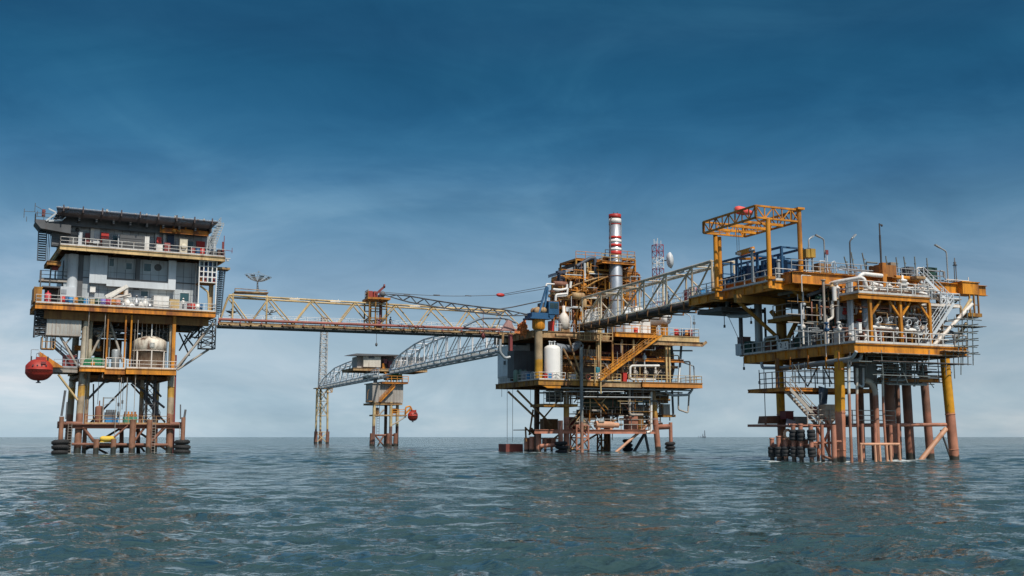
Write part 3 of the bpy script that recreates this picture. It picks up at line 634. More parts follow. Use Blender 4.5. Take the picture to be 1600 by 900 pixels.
# ---- big stained tank on the lowest deck
t = thing(A, 'storage_tank', 'big round cream tank with domed lid and rust streaks on the left platform', 'tank', (12.75, 3.2, ZL)); a = OFF[t]
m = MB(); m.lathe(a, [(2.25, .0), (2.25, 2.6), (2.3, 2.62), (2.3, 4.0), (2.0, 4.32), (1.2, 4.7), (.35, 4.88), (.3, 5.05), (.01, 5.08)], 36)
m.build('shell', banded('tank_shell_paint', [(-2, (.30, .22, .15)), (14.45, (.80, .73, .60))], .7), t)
m = MB()
for i in range(7): th = 2*math.pi*i/7+.2; m.beam((a[0]+2.3*math.cos(th), a[1]+2.3*math.sin(th), ZL), (a[0]+2.3*math.cos(th), a[1]+2.3*math.sin(th), ZL+2.6), .16)
m.torus((a[0], a[1], ZL+2.62), 2.33, .07, n=36, m=6); m.build('stiffener', WHTR, t)
m = MB(); m.tube((a[0]-.05, 1.6, ZL+4.6), (a[0]-.05, 1.6, ZM-1), .09); m.build('vent_pipe', WHT, t)
m = MB(); m.box(a[0]-.32, a[0]+.28, a[1]-2.36, a[1]-2.31, ZL+3.05, ZL+3.72); pl = m.build('emblem', paint('emblem_grey', (.33, .34, .31), .5, 0), t); letters(pl, '8', .6, (a[0]-.02, a[1]-2.37, ZL+3.38), WHT)
t = thing(A, 'winch_cover', 'rounded green cover on the lowest deck left of the grey cylinder', 'machine', (V(149, 570, 1.2)[0], 1.4, ZL)); a = OFF[t]
m = MB(); pr = [(a[0]-1.6+.0, ZL+.35)]+[(a[0]+1.55*math.cos(math.pi-math.pi*i/10)*1.0, ZL+.55+.85*math.sin(math.pi*i/10)**.6) for i in range(11)]+[(a[0]+1.6, ZL+.35)]; m.prism(pr, 1.2, 2.8); m.build('cover', GREEN, t)
m = MB(); m.box(a[0]-1.6, a[0]+1.6, 1.2, 2.8, ZL, ZL+.34); m.build('base', DGREEN, t); m = MB(); m.box(a[0]-.6, a[0]-.1, 1.1, 1.19, ZL+.4, ZL+.8); m.build('nameplate', YEL, t)
m = MB(); a = V(180, 568, 3); m.vessel((a[0], 3, ZL), (a[0], 3, ZL+2.8), .55); m.tube((a[0]-.9, 3, ZL), (a[0]-.9, 3, ZL+3), .09); solo(A, m, 'process_drum', GALV, 'grey upright cylinder between the green cover and the cream tank', 'vessel', (a[0], 3, ZL))
for i, x in enumerate((155, 172)):
    m = MB(); a = V(x, 519, 5); m.sphere(a, .75, (1, 1, 1), 16); m.tube(off(a, 0, 0, -.7), off(a, 0, 0, -2.3), .14); m.torus(a, .76, .04); solo(A, m, 'pressure_sphere', WHT, ('left' if i == 0 else 'right')+' of two white spheres in the shadow under the middle deck', 'vessel', a, 'white spheres')
# ---- hanging store container on the left, stair towers
t = thing(A, 'store_container', 'grey store container slung under the left end of the middle deck', 'container', (V(100, 510, 1.5)[0], 2, 15.9)); 
m = MB(); a, c, z0, z1 = pxbox(A, m, 73, 497.5, 127, 524, 1.4, 5); m.build('shell', paint('container_grey', (.4, .4, .37), .55, .3), t)
m = MB()
for k in range(9): u = a+(c-a)*(k+.5)/9; m.box(u-.05, u+.05, 1.36, 1.4, z0+.1, z1-.1)
m.box(a-.03, c+.03, 1.33, 1.39, z0-.05, z0+.14); m.box(a-.03, c+.03, 1.33, 1.39, z1-.12, z1+.02); m.build('rib', TGRY, t)
m = MB(); lattice(m, (a-.75, 2.5, z0-.3), (a-.75, 2.5, ZM-.8), 1.4, 1.4, 7, .07, .05); 
for k in range(14): m.box(a-1.4, a-.1, 1.7, 3.2, z0+k*.26, z0+k*.26+.05)
m.build('stair_tower', DGRY, pa); 
b = MB()                                        # access cage and gangway under the container
x0, x1 = V(66, 535, 2)[0], V(86, 535, 2)[0]; z0, z1 = V(75, 544, 2)[2], V(75, 525, 2)[2]
for u in (x0, x0+.6, x0+1.2, x1): b.beam((u, 2, z0), (u, 2, z1), .12); b.beam((u, 4, z0), (u, 4, z1), .12)
b.box(x0, x1, 2, 4, z0-.12, z0); b.beam((x0, 2, z0+.9), (x1, 2, z0+.9), .08); b.build('access_cage', DYEL, pa)
stairs(pa, V(108, 562, 3), V(83, 540, 3), .8, DGRY, DGRY, (0, 1, 0))
b = MB(); x0, x1 = V(313, 530, 3)[0], V(337, 530, 3)[0]; z0, z1 = V(325, 544, 3)[2], V(325, 498, 3)[2]
lattice(b, ((x0+x1)/2, 3.8, z0), ((x0+x1)/2, 3.8, z1), 2.0, 2.0, 5, .09, .06); b.box(x0, x1, 2.8, 4.8, z0-.1, z0); b.build('access_cage', DGRY, pa)
b = MB(); q = A.V(300, 520, 8)
for k in range(4): b.tube(V(280+8*k, 548-9*k, 8), V(296+8*k, 520-5*k, 8), .12, 6); b.tube(V(280+8*k, 520+3*k, 9), V(296+7*k, 556-14*k, 9), .12, 6)
b.build('cantilever_bracing', DGRY, pa)
m = MB(); a = V(108, 572, 3); m.box(a[0]-.8, a[0]+.9, 3, 4.2, ZL, ZL+1.6); m.box(a[0]-.85, a[0]+.95, 2.95, 4.25, ZL+1.6, ZL+1.7); m.box(a[0]-.05, a[0]+.05, 2.97, 3, ZL+.1, ZL+1.5)
solo(A, m, 'equipment_cabinet', MAROON, 'maroon cabinet on the boat deck beside the left leg', 'cabinet', (a[0], 3, ZL))
deck(pa, V(83, 580, 1)[0], 3.1, 1, 6, ZL-.1, TGRY, BROWN, .6, .25)
b = MB(); rail(b, [(V(84, 580, 1)[0], 1.1, ZL-.1), (3, 1.1, ZL-.1)]); b.build('railing', GRY, pa)
# ---- lifeboat and its davit
def lifeboat(F, c, l, h, wid, lab):
    t = thing(F, 'lifeboat', lab, 'lifeboat', c, 'enclosed lifeboats'); m = MB(); n = 26
    def ring(f):                                   # stations along the length
        x = l*(f-.5); k = max(.02, 1-abs(2*f-1)**3.0); return x, k
    vs = []; st = 22; secs = [(-.98, .10), (-.75, .62), (-.35, .93), (-.04, 1.0), (.0, 1.07), (.07, 1.07), (.09, .98), (.4, .84), (.72, .6), (.93, .3), (1.0, .04)]
    prof = [(s_, z_) for z_, s_ in secs]; full = prof+[(-a, b) for a, b in reversed(prof)]
    for i in range(st+1):
        x, k = ring(i/st)
        for a, z in full: vs.append((c[0]+x, c[1]+a*wid*k**.8, c[2]+z*h*(.35+.65*k)))
    nn_ = len(full); fs = [(i*nn_+j, i*nn_+(j+1) % nn_, (i+1)*nn_+(j+1) % nn_, (i+1)*nn_+j) for i in range(st) for j in range(nn_)]
    m.add(vs, fs, True); m.build('hull', ORED, t)
    g = MB(); g.box(c[0]-.45, c[0]+.75, c[1]-.5, c[1]+.5, c[2]+h*.78, c[2]+h*1.18); g.box(c[0]-.3, c[0]+.6, c[1]-.55, c[1]-.5, c[2]+h*.86, c[2]+h*1.1); g.build('helm_cabin', ORED, t)
    for i in range(4): g = MB(); x = c[0]-l*.26+i*l*.16; g.box(x-.09, x+.09, c[1]-wid*.93, c[1]-wid*.86, c[2]+h*.32, c[2]+h*.42); g.build('porthole', GLASS, t)
    g = MB(); n_ = 6                               # looped grab line along the side
    for i in range(n_):
        f0, f1 = .14+.72*i/n_, .14+.72*(i+1)/n_; q = []
        for f in (f0, (f0+f1)/2, f1): x, k = ring(f); q.append((c[0]+x, c[1]-wid*k**.8*1.03, c[2]-h*(.08 if f != (f0+f1)/2 else .2)))
        g.pipe(q, .022, 5, 4)
    g.build('grab_line', paint('dark_rope', (.16, .03, .02), .8, 0), t)
    g = MB(); x = c[0]+l*.12; g.box(x-.32, x+.32, c[1]-wid*.9, c[1]-wid*.8, c[2]+h*.5, c[2]+h*.72); g.build('hatch', MAROON, t)
    g = MB()
    for sx in (-1, 1): g.tube((c[0]+sx*l*.3, c[1], c[2]+h*.6), (c[0]+sx*l*.3, c[1], c[2]+h*1.25), .09, 7)
    g.build('lifting_hook', DGRY, t)
    g.tube((c[0], c[1], c[2]-h*.9), (c[0], c[1], c[2]-h*1.2), .16, 8); g.lathe((c[0], c[1], c[2]-h*1.2), [(.35, 0), (.3, .1), (.01, .12)], 10); g.build('propeller', DGRY, t)
    return t
cL = A.V(61, 578, .2); lifeboat(A, cL, 3.4, 1.45, 1.5, 'large round orange red lifeboat hanging off the left end of the quarters platform')
t = thing(A, 'lifeboat_davit', 'yellow sloping davit arm holding the large red lifeboat', 'davit', V(92, 575, .9)); 
m = MB(); p, q = V(62, 549, .2), V(99, 572, .9); P = [(p[0], p[2]), (q[0], q[2]-.2), (q[0]-2.0, q[2]-.25), (p[0]+.1, p[2]-.4)]; m.prism(P, .3, .75); m.prism(P, 2.2, 2.65); m.build('arm', ORG, t)
m = MB(); a = V(48, 562, .2); z = V(48, 546, .2)[2]; m.pipe([(a[0], .2, cL[2]+.9), (a[0], .2, z), (V(61, 546, .2)[0], .2, z)], .045, 6); m.pipe([(a[0]+.7, .6, cL[2]+1.3), (a[0]+.7, .6, z-.5), (a[0]+1.6, .6, z-.4)], .04, 6); m.tube((cL[0], .2, cL[2]+1.4), off(V(62, 549, .2)), .03, 5); m.build('fall_wire', GRY, t)

# ================================================================ accommodation block
ab = thing(A, 'accommodation_block', 'grey three storey cabin block with windows standing on the left platform', 'building', (10, 3, ZM))
CLAD = paint('blue_grey_cladding', (.42, .465, .49), .5, .2, (.2, .12, .08), .22); PCLAD = paint('pale_cladding', (.58, .62, .645), .45, .18, (.25, .16, .1), .16)
GRY_SEAM = paint('sealed_panel_joint', (.15, .16, .165), .6, .2)
def wallbox(name, x0, x1, zb, zt, v0, v1, m, seams=True):
    b = MB(); a, c = A.V(x0, 430, v0)[0], A.V(x1, 430, v0)[0]; b.box(a, c, v0, v1, zb, zt)
    if seams:
        n = max(1, int((c-a)/1.1))
        b.cur = 1
        for i in range(1, n): u = a+(c-a)*i/n; b.box(u-.028, u+.028, v0-.012, v0, zb+.05, zt-.05)
        for k in range(1, int((zt-zb)/2.6)+1): z = zb+2.6*k; b.box(a+.05, c-.05, v0-.009, v0, z-.022, z+.022)
    return b.build(name, [m, GRY_SEAM], ab)
wallbox('wall', 100, 312, ZM, ZT-.75, 3.2, 13, CLAD)
b = MB(); a = A.V(114, 430, 2.6)[0]; b.lathe((a, 3.3, ZM), [(.75, 0), (.75, ZT-.75-ZM)], 16); b.build('stair_turret', PCLAD, ab)
b = MB(); a = A.V(126, 430, 3.0)[0]; b.box(a-.3, a+.3, 2.95, 3.19, ZM+1.2, ZT-.75); b.build('dark_strip', DGRY, ab)  # dark strip put in for the shade of the gap beside the turret
# protruding pale frame round two recessed window bays
ZF0 = A.V(205, 449, 2.2)[2]; ZF1 = A.V(205, 439, 2.2)[2]
b = MB(); u0, u1, u2, u3, u4 = [A.V(x, 430, 2.2)[0] for x in (140, 167, 216, 263.5, 275)]
b.box(u0, u1, 2.2, 3.18, ZF0+.3, ZT-.75); b.box(u1, u3, 2.2, 3.18, ZF0, ZF1); b.box(u3, u4, 2.2, 3.18, ZF0, ZT-.75)
for u in (u0+(u1-u0)*.36, u0+(u1-u0)*.7): b.box(u-.05, u+.05, 2.17, 2.2, ZF0+.4, ZT-.8)
b.build('bay_frame', PCLAD, ab)
b = MB(); b.box(u2-.28, u2+.28, 2.55, 3.17, ZF1, ZT-.75); b.build('dark_strip', DGRY, ab)
b = MB(); b.beam((u1, 2.6, ZF1+.25), (u3, 2.6, ZF1+.2), .12, .18); b.build('ledge_pipe', DGRY, ab)
WINM = paint('teal_window_glass', (.03, .085, .10), .12, 0, dirt=.3)
def window(x0, y0, x1, y1, v, wm=WINM, lab=None):
    b = MB(); c, k = (x0+x1)/2, (y0+y1)/2; a, d = A.V(x0, k, v)[0], A.V(x1, k, v)[0]; z0, z1 = A.V(c, y1, v)[2], A.V(c, y0, v)[2]
    for q in ((a, d, z0-.07, z0), (a, d, z1, z1+.07), (a-.07, a, z0-.07, z1+.07), (d, d+.07, z0-.07, z1+.07)): b.box(q[0], q[1], v-.07, v, q[2], q[3])
    f = b.build('window', LGRY, ab); g = MB(); g.box(a, d, v-.03, v, z0, z1); g.build('pane', wm, f)
for r_ in ((171, 404, 178, 416), (197, 411, 206, 421), (225, 412, 236, 424), (220, 455, 231, 463), (281, 458, 295, 471)): window(*r_, 3.18)
b = MB(); a = A.V(247, 418, 3.15); b.torus(a, .42, .1, (0, 1, 0), 20); b.lathe(off(a, 0, .02), [(.01, 0), (.36, 0)], 18, (0, -1, 0)); b.build('fan_vent', DGRY, ab)
b = MB(); a = A.V(213, 451, 3.15); b.box(a[0]-.35, a[0]+.35, 3.0, 3.18, a[2]-.15, a[2]+.15); b.build('floodlight', DGRY, ab)
b = MB(); u = A.V(292, 430, 3)[0]; z = A.V(292, 442, 3.1)[2]; b.box(A.V(276, 430, 3.1)[0], A.V(311, 430, 3.1)[0], 3.05, 3.19, z-.12, z); b.build('drip_ledge', DGRY, ab); b = MB(); b.box(A.V(101, 430, 3.1)[0], A.V(139, 430, 3.1)[0], 3.08, 3.19, z-.2, z-.08); b.build('drip_ledge', DGRY, ab)
# top storey
wallbox('wall', 96, 336, ZT, ZR-1.2, 3.4, 13, CLAD)
for x0, x1, y0, y1, m, nm in ((141.5, 148, 353, 379, WHT, 'door_post'), (147, 156, 354, 381, PCLAD, 'cable_duct'), (242.5, 248.5, 355, 391, PCLAD, 'cable_duct'), (255, 258.5, 357, 392, LGRY, 'door_post'), (133, 140, 364, 380, MAROON, 'door'), (307, 320, 377, 396, RED, 'door'), (262, 272, 365, 384, paint('navy_panel', (.03, .06, .12), .5, .1), 'door')):
    b = MB(); pxbox(A, b, x0, y0, x1, y1, 3.0, 3.38); b.box(*[0]*6) if False else None; b.build(nm, m, ab)
for r_ in ((176, 368, 184, 378), (293, 377, 302, 392)): window(*r_, 3.38)
b = MB(); a = A.V(121, 359, 3.3); b.lathe(a, [(.01, 0), (.28, 0), (.28, .12), (.01, .14)], 14, (0, -1, 0)); b.build('wall_lamp', DGRY, ab); b = MB(); a = A.V(203, 370, 3.3); b.lathe(a, [(.01, 0), (.2, 0), (.2, .12), (.01, .14)], 14, (0, -1, 0)); b.build('wall_lamp', DGRY, ab)
b = MB(); z = A.V(180, 358, 3.2)[2]; b.pipe([A.V(163, 356.5, 3.2), A.V(182, 359.5, 3.2), A.V(186, 359, 3.2)], .07, 6); b.build('overhead_pipe', WHT, ab)
# right hand glazed stair cage
t = thing(A, 'stair_cage', 'white framed glazed stair cage at the right end of the grey cabin block', 'stairwell', (A.V(324, 440, 1.2)[0], 1.3, ZM)); u0, u1 = A.V(311, 440, .7)[0], A.V(338, 440, .7)[0]; zc0, zc1 = A.V(324, 441, .7)[2], ZT-.7
m = MB()
for k in range(5): u = u0+(u1-u0)*k/4; m.box(u-.07, u+.07, .7, .84, ZM if k in (0, 4) else zc0, zc1)
for k in range(5): z = zc0+(zc1-zc0)*k/4; m.box(u0, u1, .72, .82, z-.06, z+.06)
for k in (0, 4): u = u0+(u1-u0)*k/4; m.box(u-.07, u+.07, 3.0, 3.14, ZM, zc1)
m.build('frame', WHT, t)
m = MB(); m.box(u0, u1, .9, 3.1, zc0-.2, zc0); m.build('landing', BROWN, t)
stm = [GLASS, paint('dim_blue_panel', (.03, .1, .25), .4, 0), ORG, MAROON, NAVY]
m = MB(); rg = random.Random(3)
for k in range(4):
    for j in range(4):
        m.cur = rg.choice([0, 0, 0, 1, 4]) if j > 1 else rg.choice([0, 2, 3, 3, 4]); a, c = u0+(u1-u0)*k/4+.07, u0+(u1-u0)*(k+1)/4-.07
        m.box(a, c, 1.0+.02*k, 1.05+.02*k, zc0+(zc1-zc0)*j/4+.06, zc0+(zc1-zc0)*(j+1)/4-.06)
m.build('panel', stm, t)
m = MB(); q = [A.V(313, 447, 1.6), A.V(325, 456, 1.6), A.V(326, 470, 1.6), (A.V(326, 480, 1.6)[0], 1.6, ZM)]; m.pipe(q, .14, 8); m.build('drain_pipe', TAN, t)
b = MB(); pxbox(A, b, 327, 444, 333, 487, 2.2, 2.8); b.build('column', TANR, pa)
# outside stairs up the right end
sA = A.V(347, 483, 2.2); sB = A.V(352, 408, 2.2)
b = MB(); u0, u1 = A.V(338.5, 450, 2.2)[0], A.V(347.5, 450, 2.2)[0]
for u in (u0, u1-.1): b.beam((u, 2.2, ZM-.5), (u+.4, 2.2, ZT-1.5), .14, .3)
for k in range(24): z = ZM+(ZT-ZM-1.6)*k/24; b.box(u0+.03*k*.5, u1-.1+.03*k*.5, 2.2, 3.4, z, z+.06)
b.build('stair', paint('blue_grey_steel', (.07, .11, .15), .5, .2), pa)
b = MB(); b.box(u0-.2, u1+.9, 1.6, 3.6, A.V(347, 418, 2)[2]-.3, A.V(347, 418, 2)[2]); b.build('stair_landing', TANR, pa)
# left end: stair from small landing up to the helideck, red board on a side walkway
b = MB(); u0, u1 = A.V(60, 380, 2)[0], A.V(73, 380, 2)[0]
for u in (u0, u1): b.beam((u, 2, 26.2), (u-.1, 2, ZR-1.4), .13, .2)
for k in range(17): z = 26.3+k*.32; b.box(u0, u1, 2, 3.0, z, z+.06)
for u in (A.V(75.5, 380, 2)[0], A.V(78, 380, 2)[0]): b.beam((u, 2.2, 26.2), (u, 2.2, ZR-1.2), .1)
b.build('stair', paint('blue_grey_steel', (.07, .11, .15)), pa)
b = MB(); z = A.V(85, 437, 3)[2]; b.box(A.V(62, 437, 3)[0], A.V(112, 437, 3)[0], 3, 5, z-.25, z); o = b.build('side_walkway', TGRY, pa)
b = MB(); rail(b, [(A.V(62, 437, 3)[0], 3.1, z), (A.V(108, 437, 3)[0], 3.1, z)], 1.2); b.build('railing', DGRY, o)
b = MB(); pxbox(A, b, 98, 407, 108, 450, 4.2, 5); b.build('stair_tower', DGRY, pa)
b = MB(); a = A.V(64, 430, 3); b.tube((a[0], 3, z-2), (a[0], 3, A.V(64, 423, 3)[2]), .09); b.tube((A.V(78, 430, 3)[0], 3, z-2), (A.V(79, 430, 3)[0], 3, z+1.7), .1); b.build('post', DGRY, pa)
t = thing(A, 'notice_board', 'dark red square board on a post at the left end walkway', 'sign', (A.V(87, 437, 3.1)[0], 3.2, z)); m = MB(); pxbox(A, m, 81, 412, 91.5, 422.5, 3.15, 3.25); m.build('board', MAROON, t); a = A.V(87, 430, 3.2); m = MB(); m.tube((a[0], 3.22, z), (a[0], 3.22, A.V(87, 422, 3.2)[2]), .07); m.build('post', DGRY, t)

# ================================================================ helideck on the roof
hd = thing(A, 'helideck', 'dark helideck with sloping safety net along its edge on the left platform roof', 'helideck', (10, 6, ZR-1.2))
m = MB(); m.box(-.6, 20.2, .6, 15, ZR-.25, ZR-.05); m.build('deck', DGRY, hd)
m = MB()
for u in np.arange(0, 20.3, 2.25): m.beam((u, .7, ZR-.7), (u, 14.8, ZR-.7), .25, .8)
m.box(-.4, 20, 2.2, 2.6, ZR-1.6, ZR-.3); m.build('girder', DGRY, hd)
NET = paint('brown_net_frame', (.085, .066, .066), .6, .35, (.16, .09, .07))
m = MB()
for k in range(7):
    f0, f1 = k/7+.02, (k+1)/7-.02; v0 = .55-1.5*f0; z0 = ZR-.62+.72*f0; v1 = .55-1.5*f1; z1 = ZR-.62+.72*f1
    m.add([(-.5-f0*.4, v0, z0), (20.2+f0*.6, v0, z0), (20.2+f1*.6, v1, z1), (-.5-f1*.4, v1, z1), (-.5-f0*.4, v0+.01, z0-.03), (20.2+f0*.6, v0+.01, z0-.03), (20.2+f1*.6, v1+.01, z1-.03), (-.5-f1*.4, v1+.01, z1-.03)], [(0,1,2,3), (7,6,5,4), (0,4,5,1), (3,2,6,7)])
m.build('safety_net', NET, hd)
m = MB()
for u in np.arange(0, 20.4, 2.5): m.beam((u, .55, ZR-.78), (u, -.98, ZR+.2), .24); m.beam((u, -1.0, ZR-.25), (u, -1.0, ZR+.62), .16); 
m.tube((-.9, -.95, ZR+.16), (20.8, -.95, ZR+.16), .07, 6); m.tube((-.5, .55, ZR-.64), (20.2, .55, ZR-.64), .07, 6); m.build('net_bracket', NET, hd)
m = MB()
for k in range(22): u = .2+k*.92; m.beam((u, -.95, ZR+.2), (u, -.95, ZR+.36), .05)
m.tube((-.9, -.95, ZR+.31), (20.8, -.95, ZR+.31), .03, 5)
rq = random.Random(5)
for k in range(12): u = rq.uniform(0, 20); m.box(u-.12, u+.12, -.9, -.6, ZR+.05, ZR+rq.uniform(.3, .6)); m.build('edge_lights', WHT, hd)
# left corner platform with dark flare
m = MB(); x0, x1 = A.V(56, 340, .5)[0], -.3; z0, z1 = A.V(60, 346, .5)[2], A.V(60, 336, .5)[2]
m.box(x0, x1, .5, 4, z0-.1, z0+.1); m.prism([(x0, z0-.1), (x1+1.5, z0-.1), (x1+1.5, z0-1.3), (x0+.7, z0-.9)], .5, 4); m.build('corner_landing', DGRY, hd)
m = MB(); rail(m, [(x0, 2, z0+.1), (x0, .55, z0+.1), (x1, .55, z0+.1)], 1.1, .9); m.build('railing', paint('dark_rail', (.12, .12, .13), .5, .2), hd)
m = MB(); pxbox(A, m, 66, 327, 71, 338, .8, 1.5); m.build('monitor_gun', MAROON, hd)
m = MB(); m.beam(A.V(72, 345, .4), A.V(88, 333, .4), .12, .2); m.beam(A.V(76, 345, .4), A.V(97, 344, .4), .1, .25); m.beam(A.V(76, 326, .4), A.V(88, 332, .4), .1, .2); m.beam(A.V(96, 345, .4), A.V(103, 339, .4), .1); m.build('access_ramp', LGRY, hd)
# right end: ramped stair to the helideck
stairs(hd, A.V(327, 389, 0), A.V(345, 350, 0), 1.0, GALV, GALV, (0, 1, 0), True)
m = MB(); m.beam(A.V(333, 348, -.4), A.V(350, 349, -.4), .12); m.beam(A.V(350, 350, -.4), A.V(337, 384, -.4), .1); 
for k in range(8): m.beam(A.V(333-k*.3, 351+k*4, -.3), A.V(349.5-k*1.7, 352+k*4, -.3), .1, .12)
m.build('side_net', GALV, hd)
m = MB(); z = A.V(290, 362, .8)[2]; m.ibeam((A.V(250, 360, 1.6)[0], 1.6, z+.1), (20.1, 1.6, z+.1), .3, .7)
for k in range(5): u = A.V(252+19*k, 357, 1.6)[0]; m.beam((u, 1.6, z+.3), (u, 1.6, ZR-.3), .2)
m.build('support_beam', ORG, hd)
for x in (272.5, 280): m = MB(); m.sphere(A.V(x, 361, 1.2), .28, (1, 1, .8), 10); m.build('floodlight', paint('amber_lamp_glass', (.5, .22, .04), .3, 0), hd)
# antennas off the corners
for i, (x0, y0, x1, y1, lab) in enumerate(((72, 331, 55, 321, 'thin whip antenna slanting off the left corner of the helideck'), (56, 331, 38, 330, 'thin level antenna reaching out left from the helideck corner'))):
    m = MB(); m.tube(A.V(x0, y0, .6), A.V(x1, y1, .6), .035, 5)
    q = A.V(x1, y1, .6); m.tube(off(q, 0, 0, -.9), off(q, 0, 0, .35), .045, 5); m.tube(off(q, .35, 0, -1.4), off(q, .35, 0, -.7), .04, 5)
    solo(A, m, 'antenna', DGRY, lab, 'antenna', A.V(x0, y0, .6))
m = MB(); a = A.V(351, 392, .3); m.tube((a[0]-.1, .4, ZT), (a[0]-.1, .4, ZT+3.2), .05, 5); m.box(a[0]-.35, a[0]-.1, .4, .6, ZT+.9, ZT+2.3); m.tube((a[0]-.2, .4, ZT+1.1), (a[0]+1.2, .4, ZT+1.0), .04, 5); m.tube((a[0]+1.1, .4, ZT+.7), (a[0]+1.1, .4, ZT+1.5), .04, 5)
solo(A, m, 'antenna', MAROON, 'aerial mast with a dark red box at the right end of the top deck', 'antenna', (a[0], .4, ZT))
m = MB(); a = A.V(356, 404, 1); m.tube(A.V(351, 403, 1), a, .05, 6); m.box(a[0]-.5, a[0]+.35, .8, 1.2, a[2]-.1, a[2]+.05); m.box(a[0]-.2, a[0]+.15, .85, 1.15, a[2]-.4, a[2]-.1)
solo(A, m, 'security_camera', LGRY, 'small white camera on a bracket right of the top deck edge', 'camera', a)

# ---- things standing on the top deck
def cab(x0, x1, y0, y1, v, z, mat, name, lab, cat, depth=.8, extra=None):
    a, c = A.V(x0, y1, v)[0], A.V(x1, y1, v)[0]; zt = A.V((x0+x1)/2, y0, v)[2]; m = MB(); m.box(a, c, v, v+depth, z+.06, zt)
    m.box(a+.05, c-.05, v+.05, v+depth-.05, z, z+.06); m.box(a-.03, c+.03, v-.03, v+depth+.03, zt, zt+.05); m.box((a+c)/2-.02, (a+c)/2+.02, v-.02, v, z+.15, zt-.1)
    if extra: extra(m, a, c, z, zt, v)
    return solo(A, m, name, mat, lab, cat, ((a+c)/2, v, z), 'boxes and cabinets on the decks')
def slats(m, a, c, z, zt, v):
    for k in range(5): zz = z+.2+(zt-z-.3)*k/5; m.box(a+.1, c-.1, v-.05, v, zz, zz+.06)
cab(81, 121, 361, 376, 1.6, ZT, DGRY, 'louvred_screen', 'long dark louvred unit at the left end of the top deck', 'cooler', 1.2, slats)
cab(122, 128, 363, 381, 1.1, ZT, PCLAD, 'cabinet', 'pale narrow cabinet at the right end of the long dark louvred unit', 'cabinet')
cab(158, 170, 364, 373, 2.2, ZT+.9, RED, 'fire_hose_box', 'red hose box on the wall left of the middle top deck window', 'hose box', .4)
cab(160, 171, 374, 382, 1.3, ZT, DGRY, 'bench_box', 'low dark box below the red hose box on the top deck', 'box')
cab(184, 192, 367, 383, 1.4, ZT, LGRY, 'cabinet', 'pale grey cabinet beside the top deck window', 'cabinet')
cab(187, 226, 368, 384, .9, ZT, DGRY, 'louvred_screen', 'dark louvred unit behind the railing, middle of the top deck', 'cooler', 1.2, slats)
cab(226, 233, 370, 385, .8, ZT, WHT, 'cabinet', 'white cabinet at the right end of the middle louvred unit', 'cabinet')
cab(245, 252, 371, 379, 2.4, ZT+1.0, RED, 'fire_hose_box', 'small orange red box hung right of the grey duct on the top deck', 'hose box', .4)
cab(244, 254, 382, 391, 1.2, ZT, WHT, 'bench_box', 'white box below the small orange red hose box', 'box')
cab(257, 266, 383, 392, .8, ZT, MAROON, 'winch', 'small dark red winch on the top deck by the white post', 'winch', .8, lambda m, a, c, z, zt, v: m.tube((a, v+.4, zt+.15), (c, v+.4, zt+.15), .25))
cab(280.5, 292.5, 374, 394, .9, ZT, paint('cream_cabinet', (.68, .62, .48), .45, .2), 'cabinet', 'tall cream cabinet with a tan bag on the right half of the top deck', 'cabinet', .9, lambda m, a, c, z, zt, v: m.sphere(((a+c)/2, v-.1, z+1.2), .45, (1, .5, 1)))
drum(A, (A.V(301.5, 397, .9)[0], 1.1, ZT), MAROON, 'maroon drum left of the red door on the top deck', 1.1, .34)
drum(A, (A.V(309, 398, .9)[0], 1.0, ZT), BLUE, 'dark blue drum just right of the maroon drum on the top deck', 1.1, .34)
drum(A, (A.V(316, 398, .9)[0], 1.0, ZT), RED, 'red drum in front of the red door on the top deck', 1.1, .34)
cab(329, 338, 393, 401, .9, ZT, DGRY, 'bench_box', 'dark box at the foot of the helideck stair', 'box'); cab(340, 350, 391, 403, 1, ZT, paint('brown_box', (.12, .07, .06), .6, .3), 'bench_box', 'brown box at the right end of the top deck', 'box')
# ---- things on the middle deck
t = thing(A, 'yellow_container', 'yellow container standing at the left end of the middle deck', 'container', (A.V(59, 470, .5)[0], .8, ZM)); m = MB(); a, c, z0, z1 = pxbox(A, m, 53, 448.5, 65.5, 472, .5, 4); m.build('shell', ORG, t); m = MB()
for k in range(6): u = a+(c-a)*(k+.5)/6; m.box(u-.06, u+.06, .44, .5, ZM+.2, z1-.1)
m.box(a-.04, c+.04, .43, .5, z1-.1, z1+.04); m.build('rib', DYEL, t)
m = MB(); a, c, z0, z1 = pxbox(A, m, 94, 448, 118, 476, 2.3, 3.2); t = solo(A, m, 'store_cabin', PCLAD, 'pale cabin with a grey hatch beside the dark opening on the middle deck', 'cabin', (a, 2.3, ZM)); m = MB(); pxbox(A, m, 95.5, 452, 104, 459, 2.24, 2.3); m.build('hatch', GRY, t)
m = MB(); pxbox(A, m, 66, 447, 94, 449, 1.0, 4); pxbox(A, m, 70, 449, 93, 474, 3.2, 4); m.build('dark_bay_panel', DGRY, ab)  # slab over a dark panel drawn in place of the shaded opening
m = MB(); a = A.V(74.5, 470, .8); m.vessel((a[0], .9, ZM), (a[0], .9, ZM+1.5), .42, 14); m.tube((a[0], .9, ZM+1.45), (a[0], .9, ZM+1.75), .1); solo(A, m, 'gas_bottle', paint('pink_red_paint', (.6, .08, .1), .4, .05), 'bright red gas bottle in front of the dark opening at left', 'gas bottle', (a[0], .9, ZM))
